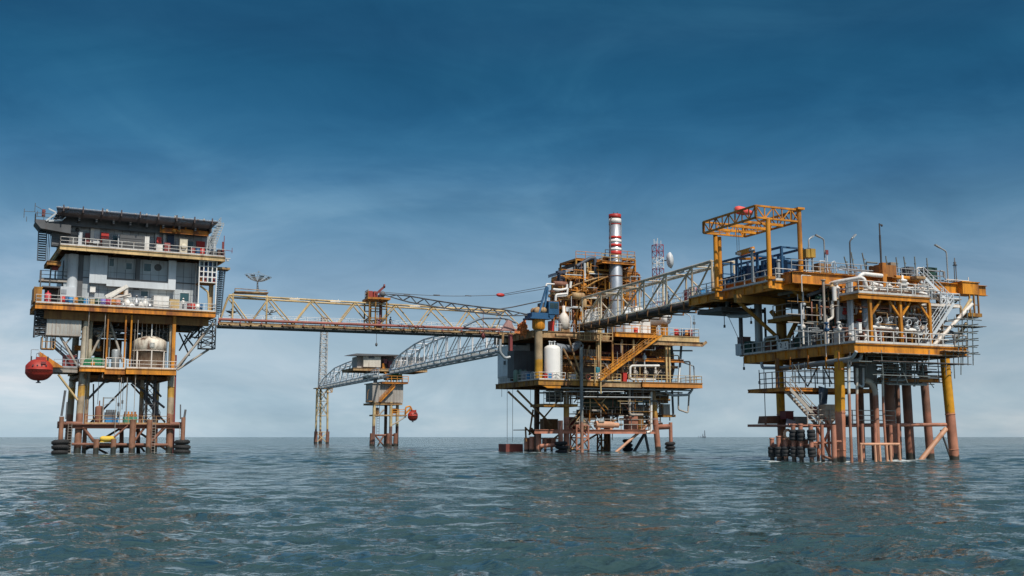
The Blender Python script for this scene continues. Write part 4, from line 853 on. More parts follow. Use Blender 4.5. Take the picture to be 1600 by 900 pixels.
dr = [(98, RED, 'red drum left of the two blue drums by the pale cabin'), (104, BLUE, 'blue drum right beside the red drum by the pale cabin'), (110.5, LBLUE, 'bright blue drum in front of the round stair turret'), (117, ORG, 'orange drum below the round stair turret'), (126, DGREEN, 'dark green drum between the turret and the blue tub'), (152, DGREEN, 'dark drum under the small white air unit'), (161, paint('violet_drum', (.2, .18, .45), .5, .1), 'violet drum left of the folded white crane'), (168.5, paint('magenta_drum', (.36, .03, .1), .5, .1), 'crimson drum at the foot of the folded white crane'), (177, ORG, 'orange drum under the white crane boom'), (184, paint('salmon_drum', (.6, .25, .17), .5, .2), 'salmon drum right of the orange drum under the crane boom'), (296, MAROON, 'maroon drum, left of the pair near the right wall window'), (301, RED, 'red drum, right of the pair near the right wall window'), (309, WHT, 'white drum by the stair cage post'), (313, BLUE, 'blue drum at the foot of the stair cage')]
for x, mt, lb in dr: a = A.V(x, 478, .9); drum(A, (a[0], .95, ZM), mt, lb, 1.05, .36)
cab(129, 137, 467, 475, .9, ZM, LBLUE, 'tub', 'blue tub on the middle deck right of the dark green drum', 'tub'); cab(140.5, 149, 448.5, 457, 2.6, A.V(145, 457, 2.6)[2], WHT, 'air_conditioner', 'small white air unit on the wall below the pale window frame', 'air conditioner', .6)
cab(141, 149, 468, 476, 1, ZM, TAN, 'crate_box', 'tan box on the middle deck below the air unit', 'crate'); cab(239.5, 263.5, 462.5, 484, .7, ZM, WHT, 'machine_container', 'white boxy container with seams at the middle deck edge', 'container', 2.2, lambda m, a, c, z, zt, v: [m.box(a, c, v-.02, v, z+(zt-z)*k/3-.03, z+(zt-z)*k/3+.03) for k in (1, 2)])
cab(264.5, 280, 468, 482, 1, ZM, TAN, 'crate_box', 'tan crate stack right of the white container', 'crate')
rg = random.Random(11)
for k, x in enumerate((192, 199, 206, 213, 220, 227, 234)):
    m = MB(); a = A.V(x, 479, 1); h = (.8, 1.3, .7, 1.5, 1.0, 1.4, .9)[k]; m.lathe((a[0], 1.1, ZM), [(.01, 0), (.4, 0), (.42, h*.5), (.3, h*.8), (.12, h*.9), (.12, h*1.15), (.2, h*1.16), (.2, h*1.25), (.01, h*1.26)], 12)
    if k % 2: m.tube((a[0]-.5, 1.1, ZM+.4), (a[0]+.5, 1.1, ZM+.4), .16); m.torus((a[0]-.5, 1.1, ZM+.4), .2, .06, (1, 0, 0), 10, 5)
    solo(A, m, 'valve', WHT if k % 3 else STEEL, f'{("first", "second", "third", "fourth", "fifth", "sixth", "seventh")[k]} pale valve from the left, right of the folded crane', 'valve', (a[0], 1.1, ZM), 'pale valves on the middle deck')
t = thing(A, 'knuckle_crane', 'folded white knuckle crane on the middle deck before the cabin wall', 'crane', (A.V(197, 480, 1.2)[0], 1.4, ZM))
m = MB(); m.tube((A.V(197, 470, 1.2)[0], 1.4, ZM), (A.V(197, 452, 1.2)[0], 1.4, A.V(197, 447, 1.2)[2]), .32, 12); m.box(A.V(193, 470, 1.2)[0], A.V(201, 470, 1.2)[0], 1.0, 1.8, ZM, ZM+.5); m.build('column', WHTR, t)
m = MB(); m.beam(A.V(199, 447, 1.1), A.V(165, 464, 1.1), .35, .5); m.beam(A.V(195, 451, .9), A.V(172, 465, .9), .18, .25); m.build('boom', paint('white_crane_paint', (.78, .74, .66), .4, .15), t)
m = MB(); m.beam(A.V(166, 465, 1.1), A.V(205, 462, 1.1), .28, .36); m.beam(A.V(178, 466, .9), A.V(204, 459, .9), .14); m.build('jib', WHTR, t)
m = MB(); m.prism([A.V(183, 459, 1.5)[0::2], A.V(196, 460, 1.5)[0::2], A.V(194, 451, 1.5)[0::2]], 1.5, 1.7); m.build('cover_plate', ORG, t)
person(A, (A.V(286, 478, .8)[0], .8, ZM), .2, 'worker in white shirt and blue trousers standing at the middle deck railing', NAVY, WHT, WHT)
person(A, (A.V(118, 570, 2)[0], 2.1, ZL), 1.2, 'dark clothed worker by the maroon cabinet next to the left leg', NAVY, NAVY, DGRY)
for i, (x, y0, y1) in enumerate(((137, 590, 640), (154.5, 592, 632), (187, 592, 644), (193, 592, 640), (200, 592, 650), (139, 476, 497))):
    m = MB(); a = A.V(x, y0, 1.2); q = A.V(x, y1, 1.2); m.tube((a[0], 1.2, ZL-1.0 if y0 > 500 else ZM), (a[0], 1.2, q[2]), .04, 5)
    if i in (2, 3): m.box(a[0]-.12, a[0]+.12, 1.1, 1.3, q[2]+.8, q[2]+1.3)
    m.build('hanging_cable', DGRY, pa)

# ================================================================ BRIDGES
def truss_bridge(F, name, label, zb, zt, tops, bots, width, chord, diag, r=(.2, .15, .1), verts=None, deckm=None, pipe=None, railm=None, ends=True):
    """box truss; zb(u), zt(u) give chord heights, tops/bots the node stations along u"""
    t = thing(F, name, label, 'footbridge', (0, 0, zb(0)), 'bridges between the platforms'); U0, U1 = min(tops+bots), max(tops+bots)
    for v in (0, width):
        b = MB(); q = sorted(tops); b.pipe([(u, v, zt(u)) for u in q], r[0], 8, .5); b.build('top_chord', chord, t)
        b = MB(); n = 8; b.pipe([(U0+(U1-U0)*i/n, v, zb(U0+(U1-U0)*i/n)) for i in range(n+1)], r[0]*1.05, 8, .5); b.build('bottom_chord', chord, t)
        if verts is None:
            sq = sorted([(u, 1) for u in tops]+[(u, 0) for u in bots])
            for (a, k), (c, j) in zip(sq, sq[1:]):
                b = MB(); b.tube((a, v, zt(a) if k else zb(a)), (c, v, zt(c) if j else zb(c)), r[1], 7); b.build('diagonal', diag, t)
        else:
            for u in verts: b = MB(); b.tube((u, v, zb(u)), (u, v, zt(u)), r[1], 7); b.build('upright', diag, t)
            for i, (a, c) in enumerate(zip(verts, verts[1:])):
                if (v == 0): a, c = c, a
                b = MB(); b.tube((a, v, zt(a)), (c, v, zb(c)), r[1]*.85, 7); b.build('diagonal', diag, t)
    b = MB()
    for u in tops: b.tube((u, 0, zt(u)), (u, width, zt(u)), r[2], 6)
    for a, c in zip(sorted(tops), sorted(tops)[1:]): b.tube((a, 0, zt(a)), (c, width, zt(c)), r[2]*.7, 5)
    b.build('top_lacing', diag, t)
    b = MB(); n = int((U1-U0)/1.5)
    for i in range(n+1): u = U0+(U1-U0)*i/n; b.beam((u, 0, zb(u)-.05), (u, width, zb(u)-.05), .12, .22)
    b.build('floor_beams', deckm or BROWN, t)
    b = MB(); n = 6
    for i in range(n):
        a, c = U0+(U1-U0)*i/n, U0+(U1-U0)*(i+1)/n
        b.add([(a, .3, zb(a)+.08), (c, .3, zb(c)+.08), (c, width-.3, zb(c)+.08), (a, width-.3, zb(a)+.08), (a, .3, zb(a)+.14), (c, .3, zb(c)+.14), (c, width-.3, zb(c)+.14), (a, width-.3, zb(a)+.14)], [(3,2,1,0), (4,5,6,7), (0,1,5,4), (2,3,7,6)])
    b.build('walkway', GALV, t)
    b = MB(); n = 10
    for v in (.35, width-.35): rail(b, [(U0+(U1-U0)*i/n, v, zb(U0+(U1-U0)*i/n)+.14) for i in range(n+1)], 1.15, 1.7, .032, False)
    b.build('railing', railm or WHT, t)
    return t
# ---- bridge from the quarters to the process platform
a0, a1 = W0.V(340, 503, 156.5), W0.V(832, 521, 172.5)
F1 = Frame(a0[0], a0[1], math.degrees(math.atan2(a1[1]-a0[1], a1[0]-a0[0])))
g1 = lambda x, y: F1.V(x, y, 0)
bl, br_ = g1(345, 504), g1(825, 521.5); tl, tr = g1(358, 461), g1(788, 486)
zb1 = lambda u: bl[2]+(br_[2]-bl[2])*(u-bl[0])/(br_[0]-bl[0]); zt1 = lambda u: tl[2]+(tr[2]-tl[2])*(u-tl[0])/(tr[0]-tl[0])
tops = [g1(x, 470)[0] for x in (358, 421.5, 489, 556, 619.5, 678, 737.5, 788)]; bots = [g1(x, 505)[0] for x in (343, 391, 458, 526, 590, 652, 714, 772, 826)]
br1 = truss_bridge(F1, 'footbridge', 'long cream truss footbridge with red brown pipe between the left and middle platforms', zb1, zt1, tops, bots, 2.9, TAN, TAN, (.14, .105, .07))
uL, uR = g1(341, 503)[0], g1(806, 518)[0]
b = MB(); b.tube((uL, -.45, zb1(uL)+.42), (uR, -.45, zb1(uR)+.42), .2, 12)
for i in range(16): u = uL+(uR-uL)*i/15; b.box(u-.08, u+.08, -.75, -.1, zb1(u)-.15, zb1(u)+.15)
b.build('maroon_pipe', paint('red_brown_pipe_paint', (.33, .10, .075), .55, .35, (.2, .08, .05)), br1)
b = MB(); b.beam((uL, -.3, zb1(uL)-.12), (uR, -.3, zb1(uR)-.12), .22, .22); b.beam((uL, 3.2, zb1(uL)-.25), (uR, 3.2, zb1(uR)-.25), .22, .34); b.build('side_beam', TANR, br1)
b = MB()
for k, (v, dz, r_) in enumerate(((.6, -.45, .13), (1.2, -.5, .16), (1.9, -.42, .1), (2.4, -.5, .14))): b.tube((uL, v, zb1(uL)+dz), (uR+1, v, zb1(uR)+dz), r_, 8)
b.build('underslung_pipes', DGRY, br1)
b = MB(); q = lambda x, y: F1.V(x, y, 1.4)
b.box(q(366, 455)[0], q(418, 457)[0], .2, 2.6, q(390, 458)[2]-.05, q(390, 458)[2]+.1); o = b.build('dish_platform', TANR, br1)
b = MB(); b.tube((q(366, 455)[0], .25, q(390, 458)[2]+.45), (q(416, 455)[0], .25, q(390, 458)[2]+.35), .06, 6); b.tube((q(366, 455)[0], .25, q(390, 458)[2]), (q(366, 455)[0], .25, q(390, 458)[2]+.45), .06, 6); b.build('low_rail', TANR, o)
for x in (364, 417): b = MB(); u = g1(x, 470)[0]; b.tube((u, 0, zb1(u)), (u, 0, zt1(u)+.3), .13, 8); b.build('end_post', TAN, br1)
for x in (368, 375): pass
dish(F1, (q(402, 456)[0], 1.4, q(402, 456)[2]), 1.95, (.08, -.03, 1), 'large upturned mesh dish on a pedestal above the left bridge', paint('mesh_dish_grey', (.34, .38, .40), .5, .05), 1.55, True)
for x, y, r_, lb, mt in ((361, 491, .85, 'small dark dish lying flat beside the left end of the bridge', paint('dark_dish', (.13, .14, .14), .6, .2)), (421.5, 490, 1.25, 'pale mesh dish low behind the first bridge bays', LGRY)):
    a = F1.V(x, y, 3.9); t = dish(F1, off(a, 0, 0, -.2), r_, (.05, -.12, 1), lb, mt, .3, r_ > 1)
for i, (x, y) in enumerate(((385, 512), (589, 536))):
    m = MB(); a = F1.V(x, y, -.2); z0 = zb1(a[0])-.3
    if i == 0: m.tube((a[0], .2, z0), (a[0], .2, a[2]+.3), .05, 5); m.beam((a[0]-.3, .2, a[2]), (a[0]+.3, .2, a[2]+.2), .2, .3); solo(F1, m, 'floodlight', DGRY, 'small dark floodlight hanging under the left bridge', 'floodlight', a)
    else: m.tube((a[0], .2, z0), (a[0], .2, a[2]), .035, 5); m.lathe((a[0], .2, a[2]-.5), [(.01, 0), (.16, .12), (.19, .4), (.05, .6)], 10); solo(F1, m, 'crane_hook', DGRY, 'dark hook ball hanging on a wire below the bridge tower', 'hook', a)
for k, (x0, x1, y) in enumerate(((452, 468, 467.5), (516, 532, 471), (640, 656, 478.5), (694, 710, 483.5))):
    m = MB(); p, q2 = F1.V(x0, y, -.1), F1.V(x1, y, -.1); m.beam(p, q2, .3, .14); m.tube(off(p, .3, .1, .1), off(p, .3, .1, .3), .05, 5); m.tube(off(q2, -.3, .1, .1), off(q2, -.3, .1, .3), .05, 5)
    solo(F1, m, 'strip_light', WHT, ('leftmost', 'second from left', 'third from left', 'rightmost')[k]+' of four white strip lights under the top chord of the long bridge', 'light', p, 'strip lights on the long bridge')
person(F1, (g1(613, 507)[0], 1.3, zb1(g1(613, 507)[0])+.15), .6, 'worker in dark overalls walking along the long left bridge', NAVY, NAVY, BLUE)
# ---- tower on the bridge carrying a red cabin and the boom rest
gt = lambda x, y: F1.V(x, y, -.4)
tw = thing(F1, 'boom_rest_tower', 'yellow cage tower with a red cabin rising through the long bridge', 'tower', (gt(590, 512)[0], 1.3, zb1(gt(590, 512)[0])))
u0, u1, zc = gt(577, 490)[0], gt(604, 490)[0], gt(590, 468)[2]; zz0 = zb1(u0)-.1
b = MB()
for u in (u0, u0+(u1-u0)*.36, u1):
    for v in (-.4, 3.2): b.beam((u, v, zz0), (u, v, zc), .2)
for u in (u0, u1):
    for z in (zz0+1.6, zc-.1): b.beam((u, -.4, z), (u, 3.2, z), .14)
for z in (zz0+1.6, zz0+3.0):
    b.beam((u0, -.4, z), (u1, -.4, z), .14); b.beam((u0, 3.2, z), (u1, 3.2, z), .14)
b.build('frame', DYEL, tw)
b = MB(); b.beam((u1-.7, 1, zz0), (u1-.7, 1, zc+1.4), .28); b.build('crane_mast', paint('plum_paint', (.2, .07, .09), .5, .2), tw)
b = MB(); b.box(u0-.35, u1+.5, -.8, 3.4, zc, zc+.3); o = b.build('platform', ORG, tw); b = MB(); rail(b, [(u0-.3, 1.5, zc+.3), (u0-.3, -.75, zc+.3)], 1.1, .8); b.build('railing', DYEL, o)
b = MB(); ladder(b, (u0+.9, -.3, zz0), (u0+.9, -.3, zc), .4); b.build('ladder', TGRY, tw)
b = MB(); pxbox(F1, b, 575.5, 454.5, 582.5, 466, -.4, 1.2); pxbox(F1, b, 584, 455, 588.5, 466, -.3, 1.2); b.build('cabin', paint('cabin_red', (.36, .05, .035), .45, .25), tw)
b = MB(); pxbox(F1, b, 593, 460, 600, 466.5, -.2, 1); b.build('winch_house', paint('winch_house_navy', (.04, .05, .1), .5, .2), tw)
b = MB(); b.beam(gt(588, 459), gt(601, 447.5), .2, .34); b.tube(gt(599.5, 447), gt(601.5, 447), .3, 10); b.beam(gt(589, 466), gt(589, 457), .22); b.build('jib', MAROON, tw)
m = MB(); a = F1.V(590, 503, .3); m.lathe((a[0], .3, zz0+.15), [(.01, 0), (.55, 0), (.55, .9), (.4, 1.3), (.01, 1.4)], 12); solo(F1, m, 'winch', paint('plum_paint', (.2, .07, .09)), 'plum coloured winch housing inside the foot of the bridge tower', 'winch', (a[0], .3, zz0+.15))

# ================================================================ C: PROCESS PLATFORM (middle)
c_ = FC
pc = thing(c_, 'process_platform', 'crowded yellow process platform with rust red legs in the middle of the picture', 'oil platform', (14, 7, 0))
V = lambda x, y, v: c_.V(x, y, v)
ZP, ZQ = 10.85, 18.5
vr = c_.U(838, 650, 5.8)[1]; vr2 = c_.U(950, 650, 22.0)[1]
for (x0, y0, x1, y1, v, r) in ((885, 605, 885, 712, 3, .44), (1019, 605, 1031, 710, 3, .46)): p, q = V(x0, y0, v), V(x1, y1, v); leg(pc, (q[0], v, -3), (p[0], v, ZP-.6), r, LEGC)
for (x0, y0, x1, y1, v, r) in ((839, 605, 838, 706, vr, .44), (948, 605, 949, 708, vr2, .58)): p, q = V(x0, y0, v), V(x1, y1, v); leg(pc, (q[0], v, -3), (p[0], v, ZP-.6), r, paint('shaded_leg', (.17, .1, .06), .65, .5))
b = MB(); p, q = V(841.5, 520, 1.6), V(842, 594, 1.6); b.tube((p[0], 1.6, ZP), (p[0], 1.6, V(841, 506, 1.6)[2]), .6, 20); b.build('crane_pedestal', banded('crane_pedestal_coating', [(-2, (.55, .28, .02)), (14.0, (.42, .31, .18))], .4), pc)
b = MB(); b.lathe((p[0], 1.6, V(841, 507, 1.6)[2]-.8), [(.8, 0), (1.0, .3), (1.0, 1.5), (.85, 1.9), (.01, 1.9)], 20); b.build('slew_ring', YEL, pc)
for x in (908.5, ): b = MB(); a = V(x, 600, -.2); b.tube((a[0], -.2, -2), (a[0], -.2, V(x, 542, -.2)[2]), .25, 12); b.build('riser_pipe', banded('grey_riser', [(-2, (.4, .2, .13)), (4.5, (.23, .25, .24))], .25), pc)
# decks
deck(pc, -.3, 10, 0, 16.5, ZP, DYEL, BROWN, .75, .3); deck(pc, 10.04, 17.5, .2, 16, ZP-.02, TANR, BROWN, .8, .3); deck(pc, 17.54, 28.6, -.25, 16, ZP, paint('bright_orange_steel', (.6, .25, .05), .5, .35), BROWN, .75, .3)
deck(pc, -.4, 13, 1.8, 17, ZQ-.1, TANR, BROWN, 1.0, .35); deck(pc, 13.04, 20.5, .2, 15, ZQ+.05, YEL, BROWN, .7, .3); deck(pc, 20.54, 28.6, .3, 15, ZQ-.15, TAN, BROWN, .85, .3)
b = MB(); b.prism([(0, ZP-.75), (3.4, ZP-.75), (3.4, ZP-1.25), (1.2, ZP-1.25)], .1, .4); b.build('corner_gusset', YEL, pc)
b = MB(); b.ibeam((18, -.1, ZQ-1.45), (28.9, -.1, ZQ-1.45), .4, .7); b.beam((28.9, -.1, ZQ-1.5), (29.6, -.1, ZQ-1.0), .2, .4); b.build('crane_rail_beam', TANR, pc)
for v, z0, m, h in ((1.5, 13.2+1.2, ORG, .5), (5.5, 15.6, MAROON, .35), (3.2, 12.6+.9, TANR, .4)):
    b = MB(); b.ibeam((4.5, v, z0), (26.2, v, z0), .4, h); b.build('mid_girder', m, pc)
for x, m in ((935, None), (990, TAN), (1046, TAN), (972, TANR), (1041, TAN), (957, DYEL)):
    b = MB(); a = V(x, 570, 1.2); b.beam((a[0], 1.2, ZP), (a[0], 1.2, ZQ-1), .28); b.build('column', m or TANR, pc)
b = MB(); rail(b, [(-.2, 15.5, ZP), (-.2, .1, ZP), (4.2, .1, ZP)], 1.1, 1.6, .05); b.build('railing', RAILW, pc, label='white railing round the left corner of the lower deck')
b = MB(); rail(b, [(4.6, .1, ZP), (13.8, .1, ZP)], 1.1, 1.6, .045); rail(b, [(15.2, .1, ZP), (28.5, -.1, ZP), (28.5, 9, ZP)], 1.1, 1.5, .045, False); b.build('railing', TAN, pc)
b = MB(); rail(b, [(3.4, 1.9, ZQ-.1), (6.8, 1.9, ZQ-.1)], 1.2, .9, .045, False); b.build('railing', RAILW, pc)
b = MB(); rail(b, [(13.1, .3, ZQ+.05), (20.4, .3, ZQ+.05)], 1.1, 1.5, .045, False); b.build('railing', YEL, pc)
b = MB(); rail(b, [(20.6, .4, ZQ-.15), (28.5, .4, ZQ-.15), (28.5, 9, ZQ-.15)], 1.2, 1.5, .05, False); b.build('railing', RAILW, pc)
stairs(pc, (V(938, 594, -.5)[0], -.55, ZP+.05), (V(1034, 526, -.5)[0], -.55, ZQ-.3), .95, YEL, DYEL, (0, 1, 0))
# landing under the bridge: hanging gangway box
b = MB(); u0, u1 = V(905, 530, .6)[0], V(957, 530, .6)[0]; z0 = V(930, 531, .6)[2]; b.box(u0, u1, .6, 3, z0-.15, z0)
for u in (u0, u0+(u1-u0)*.5, u1): b.beam((u, .6, z0), (u, .6, z0+3.2), .13)
o = b.build('hanging_gangway', TANR, pc); b = MB(); rail(b, [(u0, .62, z0), (u1, .62, z0)], 1.1, 1, .045, False); ladder(b, (V(937, 530, .5)[0], .5, z0), (V(937, 530, .5)[0], .5, z0+3), .5); b.build('railing', TAN, o)
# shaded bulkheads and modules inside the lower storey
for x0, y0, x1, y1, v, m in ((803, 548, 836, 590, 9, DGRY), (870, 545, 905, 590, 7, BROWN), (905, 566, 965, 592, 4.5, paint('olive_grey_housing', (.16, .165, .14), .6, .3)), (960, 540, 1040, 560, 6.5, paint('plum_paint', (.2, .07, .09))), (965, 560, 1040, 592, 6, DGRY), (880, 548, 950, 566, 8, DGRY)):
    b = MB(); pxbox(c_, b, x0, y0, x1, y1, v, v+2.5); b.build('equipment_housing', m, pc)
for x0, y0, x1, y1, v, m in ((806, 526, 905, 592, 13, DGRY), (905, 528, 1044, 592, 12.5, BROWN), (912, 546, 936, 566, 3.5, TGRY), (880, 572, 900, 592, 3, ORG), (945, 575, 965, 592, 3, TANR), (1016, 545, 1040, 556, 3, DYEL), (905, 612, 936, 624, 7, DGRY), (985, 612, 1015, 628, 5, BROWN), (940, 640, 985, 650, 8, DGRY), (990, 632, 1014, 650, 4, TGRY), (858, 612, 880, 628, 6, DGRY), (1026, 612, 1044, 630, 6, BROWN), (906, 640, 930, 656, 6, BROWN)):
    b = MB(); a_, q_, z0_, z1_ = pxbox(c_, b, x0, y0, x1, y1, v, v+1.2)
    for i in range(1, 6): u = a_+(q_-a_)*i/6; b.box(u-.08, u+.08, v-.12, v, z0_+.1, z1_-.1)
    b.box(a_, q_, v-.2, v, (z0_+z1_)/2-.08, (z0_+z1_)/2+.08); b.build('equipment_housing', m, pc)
for y, x0, x1, v in ((622, 905, 1016, 3), (634, 985, 1036, 3), (646, 905, 1016, 4)):
    b = MB(); z = V((x0+x1)/2, y, v)[2]; b.box(V(x0, y, v)[0], V(x1, y, v)[0], v, v+4, z-.12, z); o = b.build('catwalk', BROWN, pc); b = MB(); rail(b, [(V(x0, y, v)[0], v, z), (V(x1, y, v)[0], v, z)], 1.0, 1.3, .04, False); b.build('railing', TGRY, o)
t = thing(c_, 'shelter_cabin', 'pale blue grey windowless cabin on the left end of the lower deck', 'cabin', (0.2, 12, ZP))
m = MB(); m.box(0.0, 3.2, 11.5, 16.3, ZP+.9, ZQ-1.6); m.build('wall', paint('cabin_white', (.74, .79, .81), .45, .12), t); m = MB()
for k in range(1, 6): m.box(.0+k*.53, .03+k*.53, 11.46, 11.5, ZP+1, ZQ-1.7)
m.box(3.2, 3.6, 11.5, 12, ZP, ZQ-1.3); m.box(.1, .4, 11.6, 16, ZP, ZP+.9); m.box(2.8, 3.1, 11.6, 16, ZP, ZP+.9); m.build('trim', LGRY, t)
m = MB(); m.box(-.12, 0, 13, 13.6, ZP+3, ZP+3.6); m.build('lamp', DGRY, t)
# white tank at the front
t = thing(c_, 'storage_tank', 'tall white upright tank at the front of the middle platform beside the crane column', 'tank', (V(863.5, 590, 1.5)[0], 1.6, ZP)); a = OFF[t]
m = MB(); m.lathe(a, [(1.28, .1), (1.28, 4.7), (1.15, 5.05), (.75, 5.3), (.01, 5.42)], 28); m.build('shell', paint('tank_white', (.8, .79, .75), .35, .07, (.35, .17, .07), .08), t)
m = MB()
for dx, dy in ((-.45, 0), (.3, -.2), (.1, .4)): m.tube(off(a, dx, dy, 5.2), off(a, dx, dy, 5.9), .11, 8); m.lathe(off(a, dx, dy, 5.85), [(.2, 0), (.2, .1), (.01, .12)], 10)
m.build('nozzle', LGRY, t); m = MB(); ladder(m, off(a, 1.0, -1.0, .1), off(a, 1.0, -1.0, 5.2), .4, (.7, .7, 0)); m.build('ladder', LGRY, t)
m = MB(); m.lathe(a, [(1.4, 0), (1.4, .12), (.01, .12)], 24); m.build('base_ring', WHTR, t)
# white manifold
t = thing(c_, 'manifold', 'white looped pipe manifold with three valves on the lower deck at right', 'manifold', (V(1005, 594, .5)[0], .6, ZP)); g = lambda x, y: V(x, y, .6)
m = MB(); m.pipe([g(1030, 571.5), g(984.5, 571.5), g(984.5, 593), g(1024, 593)], .19, 10, 2.6); m.build('header', WHT, t)
for x in (992, 1008, 1024):
    m = MB(); p, q = g(x, 572), g(x, 593); m.tube(p, q, .14, 8)
    for f in (.3, .72): cc = lerp(p, q, f); m.lathe(off(cc, 0, 0, -.14), [(.24, 0), (.24, .08), (.14, .09), (.14, .2), (.24, .21), (.24, .28)], 10)
    m.sphere(lerp(p, q, .5), .27, n=10); m.tube(lerp(p, q, .5), off(lerp(p, q, .5), 0, -.5, 0), .06, 6); m.torus(off(lerp(p, q, .5), 0, -.5, 0), .24, .035, (0, 1, 0), 12, 5); m.build('valve', WHTR, t)
m = MB(); a = V(1007, 566, 1.4); m.lathe((a[0], 1.4, ZP+3.6), [(.01, 0), (.32, .05), (.32, .6), (.12, .75), (.12, 1.05), (.01, 1.06)], 12); m.tube((a[0], 1.4, ZP), (a[0], 1.4, ZP+3.6), .1); solo(c_, m, 'relief_valve', LGRY, 'pale relief valve standing above the white manifold', 'valve', (a[0], 1.4, ZP))
# upper deck right: horizontal white tank and odds
t = thing(c_, 'horizontal_tank', 'white horizontal tank with dished end on the right of the upper deck', 'tank', V(1035, 510, 4)); p, q = V(1014, 497, 6.5), V(1046, 499, 2.6)
m = MB(); m.vessel((p[0], 6.5, p[2]-.2), (q[0], 2.6, p[2]-.2), 1.15, 20, .5); m.build('shell', WHT, t); m = MB(); m.lathe((q[0]-.05, 2.5, p[2]-.15), [(.01, 0), (.5, 0), (.5, .2), (.01, .2)], 14, (.55, -.8, 0)); m.build('manway', LGRY, t)
m = MB(); d = Vector((q[0]-p[0], -3.9, 0))
for f in (.25, .75): cc = Vector(p)+d*f; m.box(cc.x-.5, cc.x+.5, cc.y-.3, cc.y+.3, ZQ-.1, p[2]-.8)
m.build('saddle', YEL, t)
m = MB(); p, q = V(990, 500, 5), V(1008, 499, 3.5); m.vessel(p, (q[0], 3.5, p[2]), .8, 16); m.box(p[0]+.5, p[0]+1, 4, 5, ZQ-.1, p[2]-.5); m.box(q[0]-1, q[0]-.5, 3.4, 4.4, ZQ-.1, p[2]-.5); solo(c_, m, 'horizontal_tank', WHT, 'smaller white tank left of the dished white tank, under the right bridge', 'tank', p)
for k, (x, mt, lb) in enumerate(((1056, RED, 'red drum, first in the row at the upper deck corner'), (1061, MAROON, 'maroon drum, second in the row at the upper deck corner'), (1067, BLUE, 'blue drum in the row at the upper deck corner'), (1075.5, ORG, 'orange drum at the very corner of the upper deck'), (1079, MAROON, 'maroon drum behind the corner lamp of the upper deck'), (996, RED, 'red drum under the right bridge behind the yellow railing'))):
    a = V(x, 522, 1.0); drum(c_, (a[0], 1.0+.5*(k % 2), ZQ-.15), mt, lb, 1.2, .42)
lamp_post(c_, (V(1080, 522, .8)[0], .8, ZQ-.15), 3.3, (-.7, .1, .35), 'thin grey lamp post at the right corner of the upper deck', LGRY)
m = MB(); a = V(1085.5, 522, .3); m.tube((a[0], .4, ZQ-.15), (a[0], .4, ZQ+3.3), .05, 5); m.box(a[0]-.2, a[0]+.2, .3, .5, ZQ+1.8, ZQ+2.2); m.beam((a[0]-.2, .4, ZQ+2.6), (a[0]+.2, .4, ZQ+2.6), .05); solo(c_, m, 'antenna', DGRY, 'dark slender aerial at the outer right end of the upper deck', 'antenna', (a[0], .4, ZQ))
# lower deck left corner: boxes
def cbox(x0, x1, y0, y1, v, z, mat, nm, lab, cat, depth=.9):
    a, q = V(x0, y1, v)[0], V(x1, y1, v)[0]; zt = V((x0+x1)/2, y0, v)[2]; m = MB(); m.box(a, q, v, v+depth, z+.05, zt); m.box(a+.06, q-.06, v+.06, v+depth-.06, z, z+.05); m.box(a-.03, q+.03, v-.03, v+depth+.03, zt, zt+.05); m.box((a+q)/2-.03, (a+q)/2+.03, v-.02, v, z+.1, zt-.08)
    return solo(c_, m, nm, mat, lab, cat, ((a+q)/2, v, z), 'boxes and cabinets on the decks')
for dv, mt, lb, w_, h in ((14.2, DYEL, 'rusty yellow crate at the far left corner of the middle platform', 1.3, 1.9), (12.2, ORG, 'orange crate, second from the left corner of the middle platform', 1.2, 1.5), (9.5, PCLAD, 'pale green topped skid box on the left edge of the middle platform', 1.6, 1.7), (7, GRY, 'grey cabinet on the left edge of the middle platform', 1.2, 1.6), (4.8, LBLUE, 'bright blue box on the left edge of the middle platform', .9, 1.2), (2.9, GRY, 'grey box nearest the yellow corner of the middle platform', 1.2, 1.3)):
    m = MB(); m.box(.3, .3+w_, dv, dv+1.2, ZP+.06, ZP+h); m.box(.25, .35+w_, dv-.05, dv+1.25, ZP+h, ZP+h+.06); m.box(.4, .2+w_, dv+.1, dv+1.1, ZP, ZP+.06); solo(c_, m, 'deck_box', mt, lb, 'crate', (.3, dv, ZP), 'boxes and cabinets on the decks')
cbox(851, 856, 584, 591.5, .45, ZP, RED, 'deck_box', 'red box at the foot of the white tank, left of the blue one', 'box', .6); cbox(856.5, 862, 584, 591.5, .45, ZP, LBLUE, 'deck_box', 'blue box at the foot of the white tank', 'box', .6); cbox(862.5, 868, 584, 591.5, .45, ZP, RED, 'deck_box', 'red box at the foot of the white tank, right of the blue one', 'box', .6)
m = MB(); a = V(805, 580, 8); 
for k in range(3): m.lathe((a[0]+.2+k*.8, 8.2, ZP), [(.01, 0), (.4, 0), (.4, 1.6), (.2, 1.9), (.01, 1.95)], 12)
solo(c_, m, 'green_domes', paint('grey_green', (.2, .32, .26), .5, .2), 'row of grey green domed casks behind the left railing', 'cask', (a[0], 8.2, ZP))
m = MB(); a = V(919, 589, -.02); m.torus((a[0], -.03, a[2]), .38, .11, (0, 1, 0), 20, 8); solo(c_, m, 'lifebuoy', paint('lifebuoy_orange', (.7, .2, .1), .5, 0), 'orange and white lifebuoy on the lower deck railing of the middle platform', 'lifebuoy', a)
m = MB(); a = V(935, 575, .8); m.vessel((a[0], 1.2, ZP+.8), (a[0], 1.2, ZP+2.2), .45, 14); m.box(a[0]-.35, a[0]+.35, .9, 1.5, ZP, ZP+.85); solo(c_, m, 'filter_pot', paint('teal_paint', (.02, .16, .2), .45, .15), 'teal filter pot just left of the yellow stair foot', 'vessel', (a[0], 1.2, ZP))
